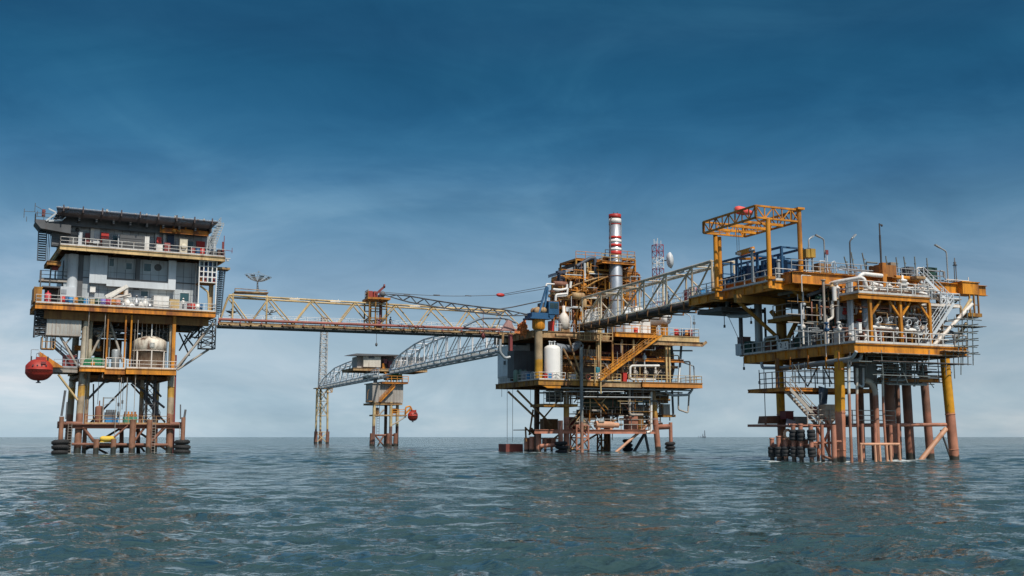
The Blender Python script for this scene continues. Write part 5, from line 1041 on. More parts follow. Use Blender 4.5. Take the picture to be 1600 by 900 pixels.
cbox(932, 938, 583, 594, .4, ZP, WHT, 'cabinet', 'white cabinet below the teal filter pot', 'cabinet'); cbox(893, 900, 585, 593, .7, ZP, LGRY, 'deck_box', 'pale box left of the tall grey riser pipe', 'box'); cbox(974, 980, 583, 595, .6, ZP, RED, 'fire_hose_box', 'red hose box left of the white manifold loop', 'hose box')
lamp_post(c_, (V(929.5, 596, -.1)[0], -.15, ZP-.4), 3.6, (-.55, 0, .3), 'small cream lamp post rising from the deck edge right of the lifebuoy', TAN, .35)
m = MB(); a = V(938, 560, -.3); m.tube((a[0], -.35, V(938, 615, -.3)[2]), (a[0], -.35, ZQ-.5), .11, 8); m.build('downpipe', TAN, pc)
# legs of braces below, pipes, tanks under the deck
braces(pc, [(V(794, 612, 10), V(836, 652, 10), .17), (V(808, 610, 9), V(862, 664, 8), .17)], TANR)
b = MB()
for x0, y0, x1, y1, r_ in ((880, 545, 905, 592, .16), (872, 542, 890, 590, .0), (921, 540, 908, 580, .14), (888, 527, 905, 580, .14)):
    if r_: b.tube(V(x0, y0, .9), V(x1, y1, .9), r_, 7)
b.build('hanger_brace', TANR, pc)
b = MB(); b.pipe([V(868, 541, 2), V(896, 546, 2), V(905, 534, 2)], .55, 12, 2); b.build('exhaust_duct', paint('duct_grey', (.2, .23, .26), .5, .15), pc)
b = MB(); b.pipe([V(868, 524, 1.2), V(899, 525, 1.2)], .3, 12); b.build('header_pipe', TANR, pc)
# subsea level: spider decks
o = deck(pc, V(850, 630, 2)[0], V(903, 630, 2)[0], 2, 7, V(875, 631, 2)[2], DYEL, BROWN, .35, .2)
b = MB(); z = V(875, 631, 2)[2]; rail(b, [(V(850, 630, 2)[0], 2.05, z), (V(903, 630, 2)[0], 2.05, z)], 1.9, 1.0, .04, False, (1, .7, .4)); b.build('railing', TGRY, o)
m = MB(); p, q = V(912, 629, 5), V(982, 629, 5); m.vessel(p, q, 1.15, 18); solo(c_, m, 'drain_vessel', paint('dark_green_vessel', (.045, .075, .05), .55, .4), 'long dark green vessel slung under the lower deck of the middle platform', 'vessel', p)
rg = random.Random(21)
for k in range(64):
    b = MB(); x = rg.uniform(862, 1040); y = rg.uniform(608, 650) if x > 905 else rg.uniform(606, 622); v = rg.uniform(1.5, 12); p = V(x, y, v); r_ = rg.choice([.07, .09, .12, .16, .2])
    kind = rg.random(); ln = rg.uniform(1.5, 5)
    if kind < .45: pts = [(p[0], v, ZP-.9), p, off(p, ln*rg.choice([-1, 1]))]
    elif kind < .7: pts = [off(p, -ln), off(p, ln*.6), off(p, ln*.6, 0, -1.2)]
    else: pts = [(p[0], v, ZP-.9), off(p, 0, 0, -rg.uniform(.5, 2.5))]
    b.pipe(pts, r_, 7); b.build('pipe', rg.choice([DGRY, BROWN, TGRY, DGREEN, GALV, TANR, DGRY]), pc)
for k in range(70): b = MB(); x = rg.uniform(915, 1032); y = rg.uniform(612, 668); v = rg.uniform(2, 11); p = V(x, y, v); b.box(p[0]-rg.uniform(.2, .9), p[0]+rg.uniform(.2, .9), v, v+.6, p[2]-rg.uniform(.08, .4), p[2]+.1); b.build('underdeck_gear', rg.choice([BROWN, BROWN, DGRY, TGRY]), pc)
b = MB()
for k in range(3): b.tube((2.5, .8+k*2.5, ZP-1.15-.3*k), (27, .8+k*2.5, ZP-1.15-.3*k), .12, 7)
b.tube(V(902, 620, .5), V(1017, 621, .5), .1, 7); b.tube(V(880, 612, .5), V(975, 612, .5), .07, 7)
b.build('deck_header', GALV, pc)
for pts, r_, mt in (([V(1040, 612, 1), V(1050, 618, 1), V(1076, 617, 1), V(1082, 608, 1)], .2, GALV), ([V(1060, 612, 2), V(1060, 640, 2), V(1075, 645, 2), V(1077, 612, 2)], .14, TGRY), ([V(1050, 606, 3), V(1052, 650, 3)], .18, DGRY), ([V(1047, 560, 2), V(1049, 520, 2)], .0, DGRY), ([V(1060, 606, 1), V(1066, 520, 4)], .2, GALV), ([V(1046, 600, 4), V(1052, 575, 4), V(1048, 540, 4)], .3, DGRY), ([V(1047, 548, 2.5), V(1082, 548, 2.5)], .12, DGRY), ([V(1048, 566, 2), V(1078, 565, 2), V(1078, 598, 2)], .13, TGRY), ([V(1066, 566, 3), V(1084, 572, 3), V(1085.5, 598, 3)], .1, GALV)):
    if r_: b = MB(); b.pipe(pts, r_, 8); b.build('pipe', mt, pc)
o = deck(pc, V(1036, 648, 3)[0], V(1056, 648, 3)[0], 3, 6, V(1045, 648, 3)[2], DYEL, BROWN, .3, .2); cbox(1037, 1047, 632, 647, 3.2, V(1045, 648, 3)[2], TGRY, 'deck_box', 'grey cube on the small hanging platform at lower right', 'box')
b = MB(); b.pipe([V(1017.5, 612, 2), V(1017.5, 674, 2), V(1010, 676, 2)], .2, 8); b.build('caisson_pipe', WHT, pc)
for k in range(92):                                # random thin pipes filling the lower storey and the space below it
    low = k % 5 < 2; x = rg.uniform(898, 1032) if low else rg.uniform(872, 1046); y = rg.uniform(610, 664) if low else rg.uniform(534, 590); v = rg.uniform(.9, 4.5); p = V(x, y, v); r_ = rg.choice([.04, .05, .07, .09]); ln = rg.uniform(.7, 2.8); sg = rg.choice([-1, 1]); b = MB()
    pts = [off(p, -ln), off(p, ln), off(p, ln, 0, -.7*sg)] if k % 3 == 0 else ([off(p, 0, 0, -ln), off(p, 0, 0, ln)] if k % 3 == 1 else [off(p, -sg*ln*.7, 0, -ln*.7), off(p, sg*ln*.5, 0, ln*.6)])
    b.pipe(pts, r_, 6, 2); b.build('thin_pipe', rg.choice([TAN, ORG, DYEL, GALV, TGRY, RUST, TANR, WHTR, LGRY]), pc)
braces(pc, [(V(842, 662, vr), V(884, 612, 3), .13), (V(889, 660, 3), V(945, 612, vr2), .13), (V(945, 662, vr2), V(1018, 614, 3), .13), (V(1024, 660, 3), V(952, 612, vr2), .13), (V(886, 706, 3), V(944, 672, 9), .15), (V(842, 704, vr), V(880, 674, 4), .15)], TANR)
# landing level
zl = V(900, 671, 2.5)[2]
b = MB(); b.box(V(842, 668, 2.5)[0], V(1020, 668, 2.5)[0], 2.5, 12, zl-.12, zl); o = b.build('landing_deck', RUST, pc)
b = MB(); b.ibeam((V(835, 668, 2.5)[0], 2.5, zl-.35), (V(1024, 668, 2.5)[0], 2.5, zl-.35), .35, .6); b.tube((V(1028, 668, 3)[0], 3, zl+.4), (V(1048, 668, 1.5)[0], 1.5, zl+.5), .42, 12); b.build('landing_beam', PINK, o)
b = MB(); u = V(900, 650, 2.6)[0]; rail(b, [(V(905, 660, 2.6)[0], 2.6, zl), (V(1018, 660, 2.6)[0], 2.6, zl)], 1.6, 1.8, .05, False, (1, .5)); b.build('railing', TGRY, o)
m = MB(); p, q = V(930, 663, 2.8), V(958, 664, 2.8); m.tube(p, q, .55, 14); m.tube(q, V(966, 664.5, 2.8), .4, 12); m.box(p[0]+.3, p[0]+.7, 2.5, 3.2, zl, p[2]); m.box(q[0]-.7, q[0]-.3, 2.5, 3.2, zl, p[2]); solo(c_, m, 'pipe_spool', paint('salmon_pipe', (.62, .33, .2), .5, .25), 'salmon pink pipe spool with pale end lying on the landing of the middle platform', 'pipe', p)
for x0, x1, y0, y1, v, mt, lb in ((905, 920, 653, 668, 3, TANR, 'rusty cream skid at the left of the landing on the middle platform'), (982, 997, 650, 672, 3.2, PINK, 'rust red skid on the landing right of the pipe spool'), (998, 1006, 646, 672, 3.6, DYEL, 'weathered yellow skid at the right end of the landing'), (890, 900, 652, 668, 5, MAROON, 'maroon skid deep on the landing behind the front left leg'), (850, 872, 655, 668, 8, BROWN, 'dark brown skid at the far left of the landing')): cbox(x0, x1, y0, y1, v, zl, mt, 'machinery_skid', lb, 'machine', 1.5)
for cx, w_, y0, mt, lb in ((910, 24, 668, PINK, 'front'), (947, 15, 676, BROWN, 'rear')):
    b = MB(); v = 1.8 if cx < 930 else 8; p, q = V(cx, y0, v), V(cx, 709, v); wd = w_*(p[1]+165)/1700; lattice(b, (q[0], v+1, -1.5), (p[0], v+1, zl+.6 if cx < 930 else zl), wd*.9, wd*.85, 3, .16, .11); b.build('conductor_frame', mt, pc)
braces(pc, [(V(1012, 664, 3), V(962, 707, 3), .22)], paint('salmon_pipe', (.62, .33, .2))); braces(pc, [(V(1008, 676, 9), V(990, 707, 9), .25), (V(1006, 668, 8), V(1014, 708, 8), .22)], DGRY)
for x, yt, v, r_, mt in ((823, 684, 7, .4, PINK), (831, 682, 5.5, .4, PINK), (841.5, 672, 4, .42, PINK), (876, 657, 1, .36, PINK), (1048.5, 660, 1.5, .29, PINK), (980, 690, 8, .4, BROWN)):
    b = MB(); a = V(x, 700, v); b.tube((a[0], v, -2), (a[0], v, V(x, yt, v)[2]), r_, 14); b.build('fender_post', mt, pc)
a = V(877, 706, .8); tyre_stack(c_, (a[0], .8, -.15), 3, 'the fender post beside the tall grey riser', .84, .33)
a = V(1047.5, 705, 1.4); tyre_stack(c_, (a[0], 1.4, -.2), 3, 'the right outer fender of the middle platform', .76, .32); a = V(981, 704, 8); tyre_stack(c_, (a[0], 8, 0), 3, 'the hidden rear fender behind the dark middle leg', .72, .36)
b = MB(); b.tube(V(844, 697, 3.5), V(872, 695, 2.5), .32, 10); b.box(V(848, 690, 5)[0], V(868, 690, 5)[0], 4, 7, V(858, 684, 5)[2]-.2, V(858, 684, 5)[2]); b.box(V(848, 690, 5)[0], V(866, 690, 5)[0], 4.4, 5.2, V(858, 694, 5)[2], V(858, 686, 5)[2]); b.tube(V(852, 684, 4), V(852, 706, 4), .2, 8); b.tube(V(862, 684, 4), V(862, 706, 4), .2, 8); b.build('boat_landing', PINK, pc)
b = MB(); b.beam(V(822, 690, 6), V(821, 667, 6), .2); b.beam(V(821, 668, 6), V(830, 678, 6), .18); b.beam(V(827, 680, 6), V(833, 640, 6), .22); b.beam(V(829, 670, 6), V(836, 678, 6), .5); b.build('mooring_arm', BROWN, pc)
m = MB(); a, q = V(791, 697, 8)[0], V(816, 697, 8)[0]; m.box(a, q, 8, 11, -.8, 1.25)
for k in range(5): u = a+(q-a)*k/4; m.box(u-.08, u+.08, 7.92, 8, -.7, 1.2)
solo(c_, m, 'mooring_pontoon', paint('dark_oxide', (.2, .05, .04), .6, .4), 'dark red box pontoon floating at the left foot of the middle platform', 'pontoon', ((a+q)/2, 9, 0))
for i, (x, y1) in enumerate(((792.5, 692), (801, 690), (829, 628), (784, 620))):
    m = MB(); a = V(x, 612, 11); m.tube((a[0], 11, ZP-.9), (a[0], 11, V(x, y1, 11)[2]), .035, 5); m.build('hanging_cable', DGRY, pc)
# ---- top process module
tm = thing(c_, 'process_module', 'tall rusty yellow pipework module stacked on the upper deck of the middle platform', 'process module', (12, 6, ZQ))
u_ = lambda x, y, v: V(x, y, v)[0]
UL, UM, UR = u_(878, 440, 5), u_(900, 420, 5), u_(992, 410, 5)
lv = [ZQ, 21.6, 24.6, 27.6, 30.7]
for k, (ua, ub, top) in enumerate(((UL, UM, 27.3), (UM, u_(945, 410, 5), 30.4), (u_(945, 410, 5)+.1, UR, 31.0))):
    b = MB(); nu = 3; vb = (8.5, 10.5, 12)[k]
    for i in range(nu):
        u = ua+(ub-ua)*i/(nu-1)
        for v in (5, vb): b.beam((u, v, ZQ), (u, v, top), .26)
    o = b.build('frame_column', DYEL if k != 2 else ORG, tm)
    b = MB()
    for z in [z for z in lv if z < top-1]+[top]:
        for v in (5, vb): b.ibeam((ua, v, z), (ub, v, z), .22, .4)
        for i in range(nu): u = ua+(ub-ua)*i/(nu-1); b.beam((u, 5, z-.03), (u, vb, z-.03), .2, .3)
        b.box(ua+.2, ub-.2, 5.2, vb-.2, z+.18, z+.24)
    for i in range(nu-1):
        a, q = ua+(ub-ua)*i/(nu-1), ua+(ub-ua)*(i+1)/(nu-1); z = lv[1+i % 2]; b.beam((a, 4.95, z), (q, 4.95, min(top, z+3)), .15)
    b.build('floor_frame', ORG, o)
    b = MB()
    for z in [z for z in lv[1:] if z < top-1]+[top]: rail(b, [(ua, 5, z+.2), (ub, 5, z+.2)], 1.1, 1.5, .045, False)
    b.build('railing', YEL, o)
b = MB(); pxbox(c_, b, 902, 411, 944, 444, 6.2, 13); b.build('heater_casing', paint('brown_grey_casing', (.13, .11, .09), .6, .5), tm)
b = MB(); p0, p1, p2, p3 = V(884, 421, 5.6), V(944, 402, 5.6), V(944, 406, 5.6), V(884, 426, 5.6); b.prism([(p[0], p[2]) for p in (p3, p2, p1, p0)], 5.6, 12); b.build('duct', paint('zinc_duct', (.28, .33, .38), .45, .1), tm)
b = MB(); b.pipe([V(901, 416, 4.6), V(921, 404, 4.6), V(929.5, 403, 4.6), V(931, 440, 4.6)], .3, 8, 1); b.tube(V(904, 420, 4.7), V(917, 417, 4.7), .25, 8); b.build('vent_pipe', paint('slate_pipe', (.06, .075, .1), .5, .2), tm)
b = MB(); b.tube(V(913.5, 411, 4.3), V(913.5, 438, 4.3), .2, 8); b.build('vent_pipe', LGRY, tm)
for x0, y0, x1, y1, v, mt in ((868, 452, 903, 498, 9, BROWN), (903, 446, 945, 500, 9.5, paint('umber_girder', (.27, .13, .035))), (946, 418, 990, 470, 10, BROWN), (870, 432, 900, 450, 8, DYEL), (905, 412, 945, 446, 8.5, DGRY), (946, 470, 990, 500, 9, DGRY), (920, 470, 944, 498, 6.5, paint('brown_grey_casing', (.13, .11, .09))), (884, 458, 900, 480, 6, RUST)):
    b = MB(); a_, q_, z0_, z1_ = pxbox(c_, b, x0, y0, x1, y1, v, v+2)
    for i in range(1, 5): z = z0_+(z1_-z0_)*i/5; b.box(a_+.1, q_-.1, v-.09, v, z-.06, z+.06)
    for i in range(1, 4): u = a_+(q_-a_)*i/4; b.box(u-.07, u+.07, v-.12, v, z0_+.1, z1_-.1)
    b.build('equipment_housing', mt, tm)
rg = random.Random(77)
cols = [DYEL, ORG, DYEL, YEL, TANR, TAN, RUST, DYEL, BROWN]
for k in range(98):
    x = rg.uniform(868, 985); f = (x-868)/117; y = rg.uniform(418+25*max(0, 1-f*3.2), 498); v = rg.uniform(3.9, 8); p = V(x, y, v); r_ = rg.choice([.07, .09, .11, .14, .18, .24]); ln = rg.uniform(1.2, 5)
    k2 = rg.random(); sg = rg.choice([-1, 1])
    if k2 < .4: pts = [off(p, -ln/2), off(p, ln/2), off(p, ln/2, 0, -rg.uniform(.8, 2.5))]
    elif k2 < .7: pts = [off(p, 0, 0, rg.uniform(.5, 2)), p, off(p, sg*ln*.6), off(p, sg*ln*.6, 0, rg.uniform(-2, 1.5))]
    else: pts = [off(p, 0, 2.5), p, off(p, 0, 0, -rg.uniform(1, 3))]
    b = MB(); b.pipe(pts, r_, 8, 1.8)
    if r_ > .12: q = pts[1]; d = Vector(vsub(pts[0], pts[1])).normalized(); b.lathe(Vector(q)+d*(r_*2.6), [(r_*1.7, 0), (r_*1.7, .1)], 10, d); b.lathe(Vector(q)+d*(r_*2.6), [(.01, 0), (r_*1.7, 0)], 10, d)
    b.build('pipe', rg.choice(cols), tm)
b = MB(); b.pipe([V(865, 460, 3.8), V(900, 445, 3.8), V(920, 438, 3.8), V(938, 433, 3.8), V(985, 434, 3.8)], .13, 9, 3); b.build('sloping_header', TANR, tm); b = MB(); b.pipe([V(868, 472, 3.6), V(905, 455, 3.6), V(930, 440, 3.6), V(950, 432, 3.6)], .12, 9, 3); b.build('sloping_header', DYEL, tm)
for pts, r_ in (([V(864, 452, 3.4), V(876, 453, 3.4), V(886, 451, 3.4), V(886, 444, 3.4)], .18), ([V(868, 470, 3.2), V(868.5, 460.5, 3.2), V(886, 459, 3.2)], .19), ([V(853, 447, 3.4), V(854, 443.5, 3.4), V(866, 444, 3.4)], .13), ([V(854, 470, 3.4), V(853.5, 446, 3.4)], .15), ([V(870, 463, 3.3), V(886, 462, 3.3), V(887, 450, 3.3)], .16), ([V(891, 450, 3.4), V(892, 440, 3.4)], .2)):
    b = MB(); b.pipe(pts, r_, 9, 1.8); b.build('white_pipe', WHT, tm)
b = MB(); lattice(b, (V(876, 447, 5)[0], 4.8, V(876, 450, 5)[2]), (V(876, 428, 5)[0], 4.8, V(876, 428, 5)[2]), .9, .9, 3, .07, .05); b.box(*[V(869, 425, 5)[0], V(882, 425, 5)[0], 4.5, 5.2], V(876, 426, 5)[2]-.1, V(876, 424, 5)[2]); b.box(V(873, 430, 5)[0], V(881, 430, 5)[0], 4.6, 5.4, V(876, 440, 5)[2], V(876, 430, 5)[2]); b.build('instrument_frame', paint('slate_frame', (.05, .06, .09), .5, .2), tm)
for k in range(14):
    x = rg.uniform(872, 985); y = rg.uniform(440, 500); v = rg.uniform(3.6, 6); p = V(x, y, v); m = MB(); h = rg.uniform(.8, 1.8); r_ = rg.uniform(.28, .6)
    if k % 2: m.vessel(off(p, 0, 0, -h/2), off(p, 0, 0, h/2), r_, 12)
    else: m.vessel(off(p, -h*.7), off(p, h*.7), r_, 12)
    m.build('small_vessel', rg.choice([ORG, DYEL, GALV, WHTR, RUST, TANR]), tm)
braces(tm, [(V(950, 440, 4.6), V(960, 411, 4.6), .16), (V(976, 425, 4.6), V(990, 412, 4.6), .16), (V(986, 437, 4.8), V(992, 412, 2.6), .13), (V(905, 500, 4.6), V(914, 470, 4.6), .16), (V(920, 470, 4.4), V(932, 500, 4.4), .16)], ORG)
deck(tm, u_(941, 408, 2.2), u_(993, 408, 2.2), 2.2, 12, V(965, 408.5, 2.2)[2], ORG, BROWN, .35, .25, name='stack_platform')
b = MB(); z = V(965, 408.5, 2.2)[2]; rail(b, [(u_(941, 408, 2.2), 2.3, z), (u_(993, 408, 2.2), 2.3, z), (u_(993, 408, 2.2), 10, z)], 1.1, 1.5, .045, False); b.build('railing', TAN, tm)
for k in range(64):  # random thin pipes in front of the module frame
    x = rg.uniform(862, 990); f = (x-862)/128; y = rg.uniform(416+30*max(0, 1-f*3), 502); v = rg.uniform(3.2, 4.8); p = V(x, y, v); r_ = rg.choice([.045, .06, .08, .1]); ln = rg.uniform(.8, 3.5); sg = rg.choice([-1, 1])
    pts = [off(p, 0, 0, -ln*.5), off(p, 0, 0, ln*.5), off(p, sg*ln*.6, 0, ln*.5)] if k % 3 == 0 else ([off(p, -ln*.6), off(p, ln*.6)] if k % 3 == 1 else [off(p, 0, 0, -ln), off(p, 0, 0, ln*.4)])
    b = MB(); b.pipe(pts, r_, 6, 2); b.build('thin_pipe', rg.choice([ORG, DYEL, YEL, TAN, GALV, LGRY, DYEL, RUST]), tm)
# exhaust stack
cs = V(963, 515, 3.5); st = thing(c_, 'exhaust_stack', 'tall silver exhaust stack with red and white bands on the middle platform', 'chimney', (cs[0], 3.5, ZQ)); zz = lambda y: V(963, y, 3.5)[2]
m = MB(); m.lathe((cs[0], 3.5, 0), [(1.35, ZQ), (1.35, zz(498)), (1.08, zz(478)), (1.08, zz(404)), (.98, zz(402)), (.98, zz(336)), (.86, zz(336)), (.86, zz(338))], 28); m.build('shell', paint('stack_steel', (.50, .52, .54), .32, .06, (.3, .2, .14), .18, .7), st)
for y0, y1, mt in ((335.5, 342.5, RED), (342.5, 350.5, WHT), (350.5, 352, RED), (370, 374, RED), (375.5, 380, WHT), (382, 387, RED), (388.5, 392.5, WHT), (393, 400, RED)):
    m = MB(); m.lathe((cs[0], 3.5, 0), [(.985, zz(y1)+.01), (1.005, zz(y1)+.01), (1.005, zz(y0)-.01), (.985, zz(y0)-.01)], 28); m.build('painted_band', mt, st)
m = MB()
for y in (432, 404, 470): m.torus((cs[0], 3.5, zz(y)), 1.1, .08, n=28, m=6)
m.build('flange_ring', RUST, st); m = MB(); m.pipe([V(953.5, 408, 2.8), V(953.5, 345, 2.8), V(955.5, 340, 3.0)], .11, 7); m.tube((cs[0]-.2, 3.5, zz(336)), (cs[0]-.2, 3.5, zz(332)), .07, 6); m.tube((cs[0]+.3, 3.2, zz(336)), (cs[0]+.3, 3.2, zz(332)), .06, 6); m.build('sampling_pipe', DGRY, st)
m = MB(); ladder(m, V(971.5, 404, 2.6), V(971, 345, 2.6), .35, (0, 1, 0)); m.build('ladder', GALV, st)
# white weather hoods and vessel near the bridge landing
for x0, xm, x1, y0, y1, v, lb in ((977, 985, 994, 480, 500, 2.8, 'pale grey pointed hood at the left of the stack foot'), (992, 1003, 1016, 477, 498, 3.4, 'white pointed hood at the right of the stack foot')):
    m = MB(); a, q = V(x0, y1, v), V(x1, y1, v); zt = V(xm, y0, v)[2]; mu = V(xm, y0, v)[0]; vs = [(a[0], v, a[2]), (q[0], v, a[2]), (q[0], v+3, a[2]), (a[0], v+3, a[2]), (mu-.5, v+1.1, zt), (mu+.5, v+1.1, zt), (mu+.5, v+1.9, zt), (mu-.5, v+1.9, zt), (a[0], v, ZQ), (q[0], v, ZQ), (q[0], v+3, ZQ), (a[0], v+3, ZQ)]
    m.add(vs, [(0,1,5,4), (1,2,6,5), (2,3,7,6), (3,0,4,7), (4,5,6,7), (8,9,1,0), (9,10,2,1), (10,11,3,2), (11,8,0,3)]); solo(c_, m, 'air_intake_hood', WHT if x0 > 985 else LGRY, lb, 'hood', a)
t = thing(c_, 'conical_vessel', 'white bulb shaped vessel with upright neck beside the blue crane cab', 'vessel', (V(882, 506, 2.2)[0], 2.4, ZQ)); a = OFF[t]; m = MB(); m.lathe((a[0], 2.4, 0), [(.01, ZQ+.2), (.75, ZQ+.3), (.8, zz(503)-.6), (.85, V(882, 500, 2.4)[2]), (.78, V(882, 495, 2.4)[2]), (.5, V(882, 491, 2.4)[2]), (.24, V(882, 488, 2.4)[2]), (.24, V(882, 478, 2.4)[2]), (.01, V(882, 478, 2.4)[2])], 18); m.build('shell', WHTR, t); m = MB(); m.box(a[0]-.7, a[0]+.7, 1.8, 3, ZQ-.1, ZQ+.25); m.build('base', TANR, t)
cbox(860, 866, 502, 511, 2.2, ZQ-.1, RED, 'deck_box', 'red box behind the railing under the blue crane cab', 'box'); cbox(884, 892, 480, 486, 3.4, V(888, 487, 3.4)[2], LGRY, 'instrument_box', 'pale blue instrument box above the bulb vessel', 'box'); cbox(917, 933, 487, 502, 2.4, ZQ, WHT, 'pump_cage', 'white caged equipment at the left end of the right bridge', 'equipment cage'); cbox(934, 940, 491, 503, 2.2, ZQ, TAN, 'cabinet', 'cream cabinet right of the white caged equipment', 'cabinet')
b = MB(); rail(b, [V(915, 503, 2), V(940, 498, 2)], 1.8, .6, .06, False, (1, .7, .4)); b.build('guard_frame', WHT, pc)
# orange scaffold work at the bridge landing
m = MB(); rg = random.Random(4)
for k in range(26): x, y = rg.uniform(810, 822), rg.uniform(506, 522); p = V(x, y, 4+rg.uniform(-.6, .8)); m.beam(p, off(p, rg.uniform(-.9, .9), rg.uniform(-.4, .4), rg.uniform(-.9, .9)), .16, .3)
m.box(V(812, 510, 4)[0], V(822, 510, 4)[0], 3.8, 4.6, ZQ-.6, ZQ+1.0); solo(c_, m, 'winch', paint('vivid_orange', (.7, .22, .06), .5, .15), 'vivid orange winch at the right end of the long bridge', 'winch', V(816, 522, 4))
m = MB(); a = V(795, 516, 6); m.prism([V(782, 517, 6)[0::2], V(803, 517, 6)[0::2], V(798, 503, 6)[0::2], V(793, 500, 6)[0::2]], 5.6, 6.4); solo(c_, m, 'covered_spool', paint('rose_cover', (.42, .25, .23), .6, .2), 'rose grey tapered cover on deck behind the end of the long bridge', 'cover', a)
b = MB(); pts = [V(725, 510, 9), V(740, 502, 9), V(752, 497, 9), V(790, 497, 9), V(806, 504, 9)]; b.pipe(pts, .2, 10, 3); b.build('curved_pipe', paint('blue_grey_pipe', (.2, .27, .33), .5, .15), pc)
for pts, r_, mt in (([V(782, 530, 3), V(781, 550, 3), V(789, 560, 3), V(797, 558, 3)], .22, GALV), ([V(785, 536, 3.5), V(786, 520, 3.5)], .2, TANR)): b = MB(); b.pipe(pts, r_, 9); b.build('pipe', mt, pc)
b = MB(); pxbox(c_, b, 797, 522, 801, 548, 4.5, 5.2); b.build('column', MAROON, pc)
b = MB(); b.pipe([V(771, 484, 4), V(800, 480, 3.4), V(830, 473.5, 2.4), V(847, 470, 1.8)], .09, 7, 6); b.build('boom_stay', paint('dark_boom_steel', (.11, .12, .13), .5, .3), pc)
# ---- blue crane
cr_ = thing(c_, 'pedestal_crane', 'blue pedestal crane whose dark lattice boom lies along the long bridge', 'crane', (V(842, 500, 1.6)[0], 1.6, V(842, 498, 1.6)[2])); g = lambda x, y, v=1.0: V(x, y, v)
m = MB(); pxbox(c_, m, 831, 488.5, 857, 495.5, .4, 3); pxbox(c_, m, 829, 495.5, 859, 498, .3, 3.1); m.build('machinery_deck', BLUE, cr_)
m = MB(); a, q, z0, z1 = pxbox(c_, m, 857.5, 471, 873.5, 491, .3, 2.4); m.prism([(a+.05, z0), (q-.6, z0), (q-.9, z0-.7), (a+.3, z0-.7)], .4, 2.3); o = m.build('cab', paint('crane_cab_blue', (.02, .10, .21), .4, .2), cr_); m = MB(); m.box(a+.2, a+.85, .26, .3, z0+.9, z1-.25); m.box(a+.95, q-.2, .26, .3, z0+.9, z1-.25); m.build('cab_window', GLASS, o)
m = MB()
for v in (.7, 2.6): m.beam(g(842, 489, v), g(853.5, 449, v), .26); m.beam(g(851, 480, v), g(856, 449, v), .26)
m.beam(g(854.5, 449, .7), g(854.5, 449, 2.6), .3); m.beam(g(846, 473, .7), g(846, 473, 2.6), .2); m.build('a_frame', paint('a_frame_blue', (.03, .13, .27), .45, .2), cr_)
m = MB(); m.lathe(g(840, 485, .6), [(.01, 0), (.55, 0), (.55, .15), (.4, .16), (.4, 1.2), (.55, 1.21), (.55, 1.4), (.01, 1.41)], 16, (0, 1, 0)); m.lathe(g(850, 484.5, .6), [(.01, 0), (.45, 0), (.45, 1.4), (.01, 1.41)], 14, (0, 1, 0)); m.build('winch_drum', TANR, cr_)
m = MB(); pxbox(c_, m, 846, 473, 852, 488, .9, 2.3); m.build('engine_housing', DGRY, cr_)
def cpt(x, y, d): X = W0.V(x, y, d); r_ = Vector((X[0]-c_.ox, X[1]-c_.oy, 0)); return (r_.x*c_.ux+r_.y*c_.uy, -r_.x*c_.uy+r_.y*c_.ux, X[2])
foot = g(834, 493, 1.7); tip = cpt(598, 459.5, 162.5); Fv, Tv = Vector(foot), Vector(tip); dr_ = (Tv-Fv).normalized(); sdv = dr_.cross(Vector((0, 0, 1))).normalized(); upv = sdv.cross(dr_)
m = MB(); nb = 22
def bp(i, s, t): f = i/nb; k = min(1, f*5, (1-f)*5+.15)*.4; return Fv+(Tv-Fv)*f+sdv*(s*k)+upv*(t*k*1.15-.35*math.sin(math.pi*f))
for i in range(nb):
    for s in (-1, 1):
        for t in (-1, 1): m.tube(bp(i, s, t), bp(i+1, s, t), .06, 5)
        m.tube(bp(i, s, -1 if i % 2 else 1), bp(i+1, s, 1 if i % 2 else -1), .055, 4)
    m.tube(bp(i, -1, -1), bp(i, 1, -1), .05, 4); m.tube(bp(i, -1, 1), bp(i, 1, 1), .05, 4); m.tube(bp(i, -1 if i % 2 else 1, 1), bp(i+1, 1 if i % 2 else -1, 1), .05, 4)
m.build('boom', paint('dark_boom_steel', (.11, .12, .13), .5, .3), cr_)
m = MB(); m.lathe(Tv-sdv*.4, [(.01, 0), (.4, 0), (.4, .8), (.01, .81)], 12, sdv); m.build('boom_tip_sheave', DGRY, cr_)
blk = cpt(782, 461, 168); m = MB(); m.sphere(blk, .5, (1.5, .6, .62), 12); m.build('pendant_block', RED, cr_)
m = MB()
for dz in (-.12, .25): m.tube(off(g(854.5, 449.5, 1.6), 0, 0, dz), off(blk, .4, 0, dz*.6), .045, 5)
for dz in (0,):
    n = 10; A_, B_ = Vector(blk), Vector(tip)+Vector((0, 0, .3))
    for i in range(n): f0, f1 = i/n, (i+1)/n; m.tube(A_+(B_-A_)*f0-Vector((0, 0, 1.0*math.sin(math.pi*f0)*.35)), A_+(B_-A_)*f1-Vector((0, 0, 1.0*math.sin(math.pi*f1)*.35)), .045, 5)
for f in (.28, .55, .8): q = A_+(B_-A_)*f; m.beam(q+Vector((-.5, 0, -.25)), q+Vector((.5, 0, -.25)), .14)
m.build('pendant_wire', DGRY, cr_)
m = MB(); a = cpt(755, 520, 166); q = cpt(755, 488, 166); m.tube(q, a, .04, 5); m.lathe(off(a, 0, 0, -1.0), [(.01, 0), (.22, .1), (.3, .5), (.25, .9), (.05, 1.1)], 10); m.tube(off(a, 0, 0, -1.4), off(a, 0, 0, -1), .06, 5); m.build('hook_block', MAROON, cr_)

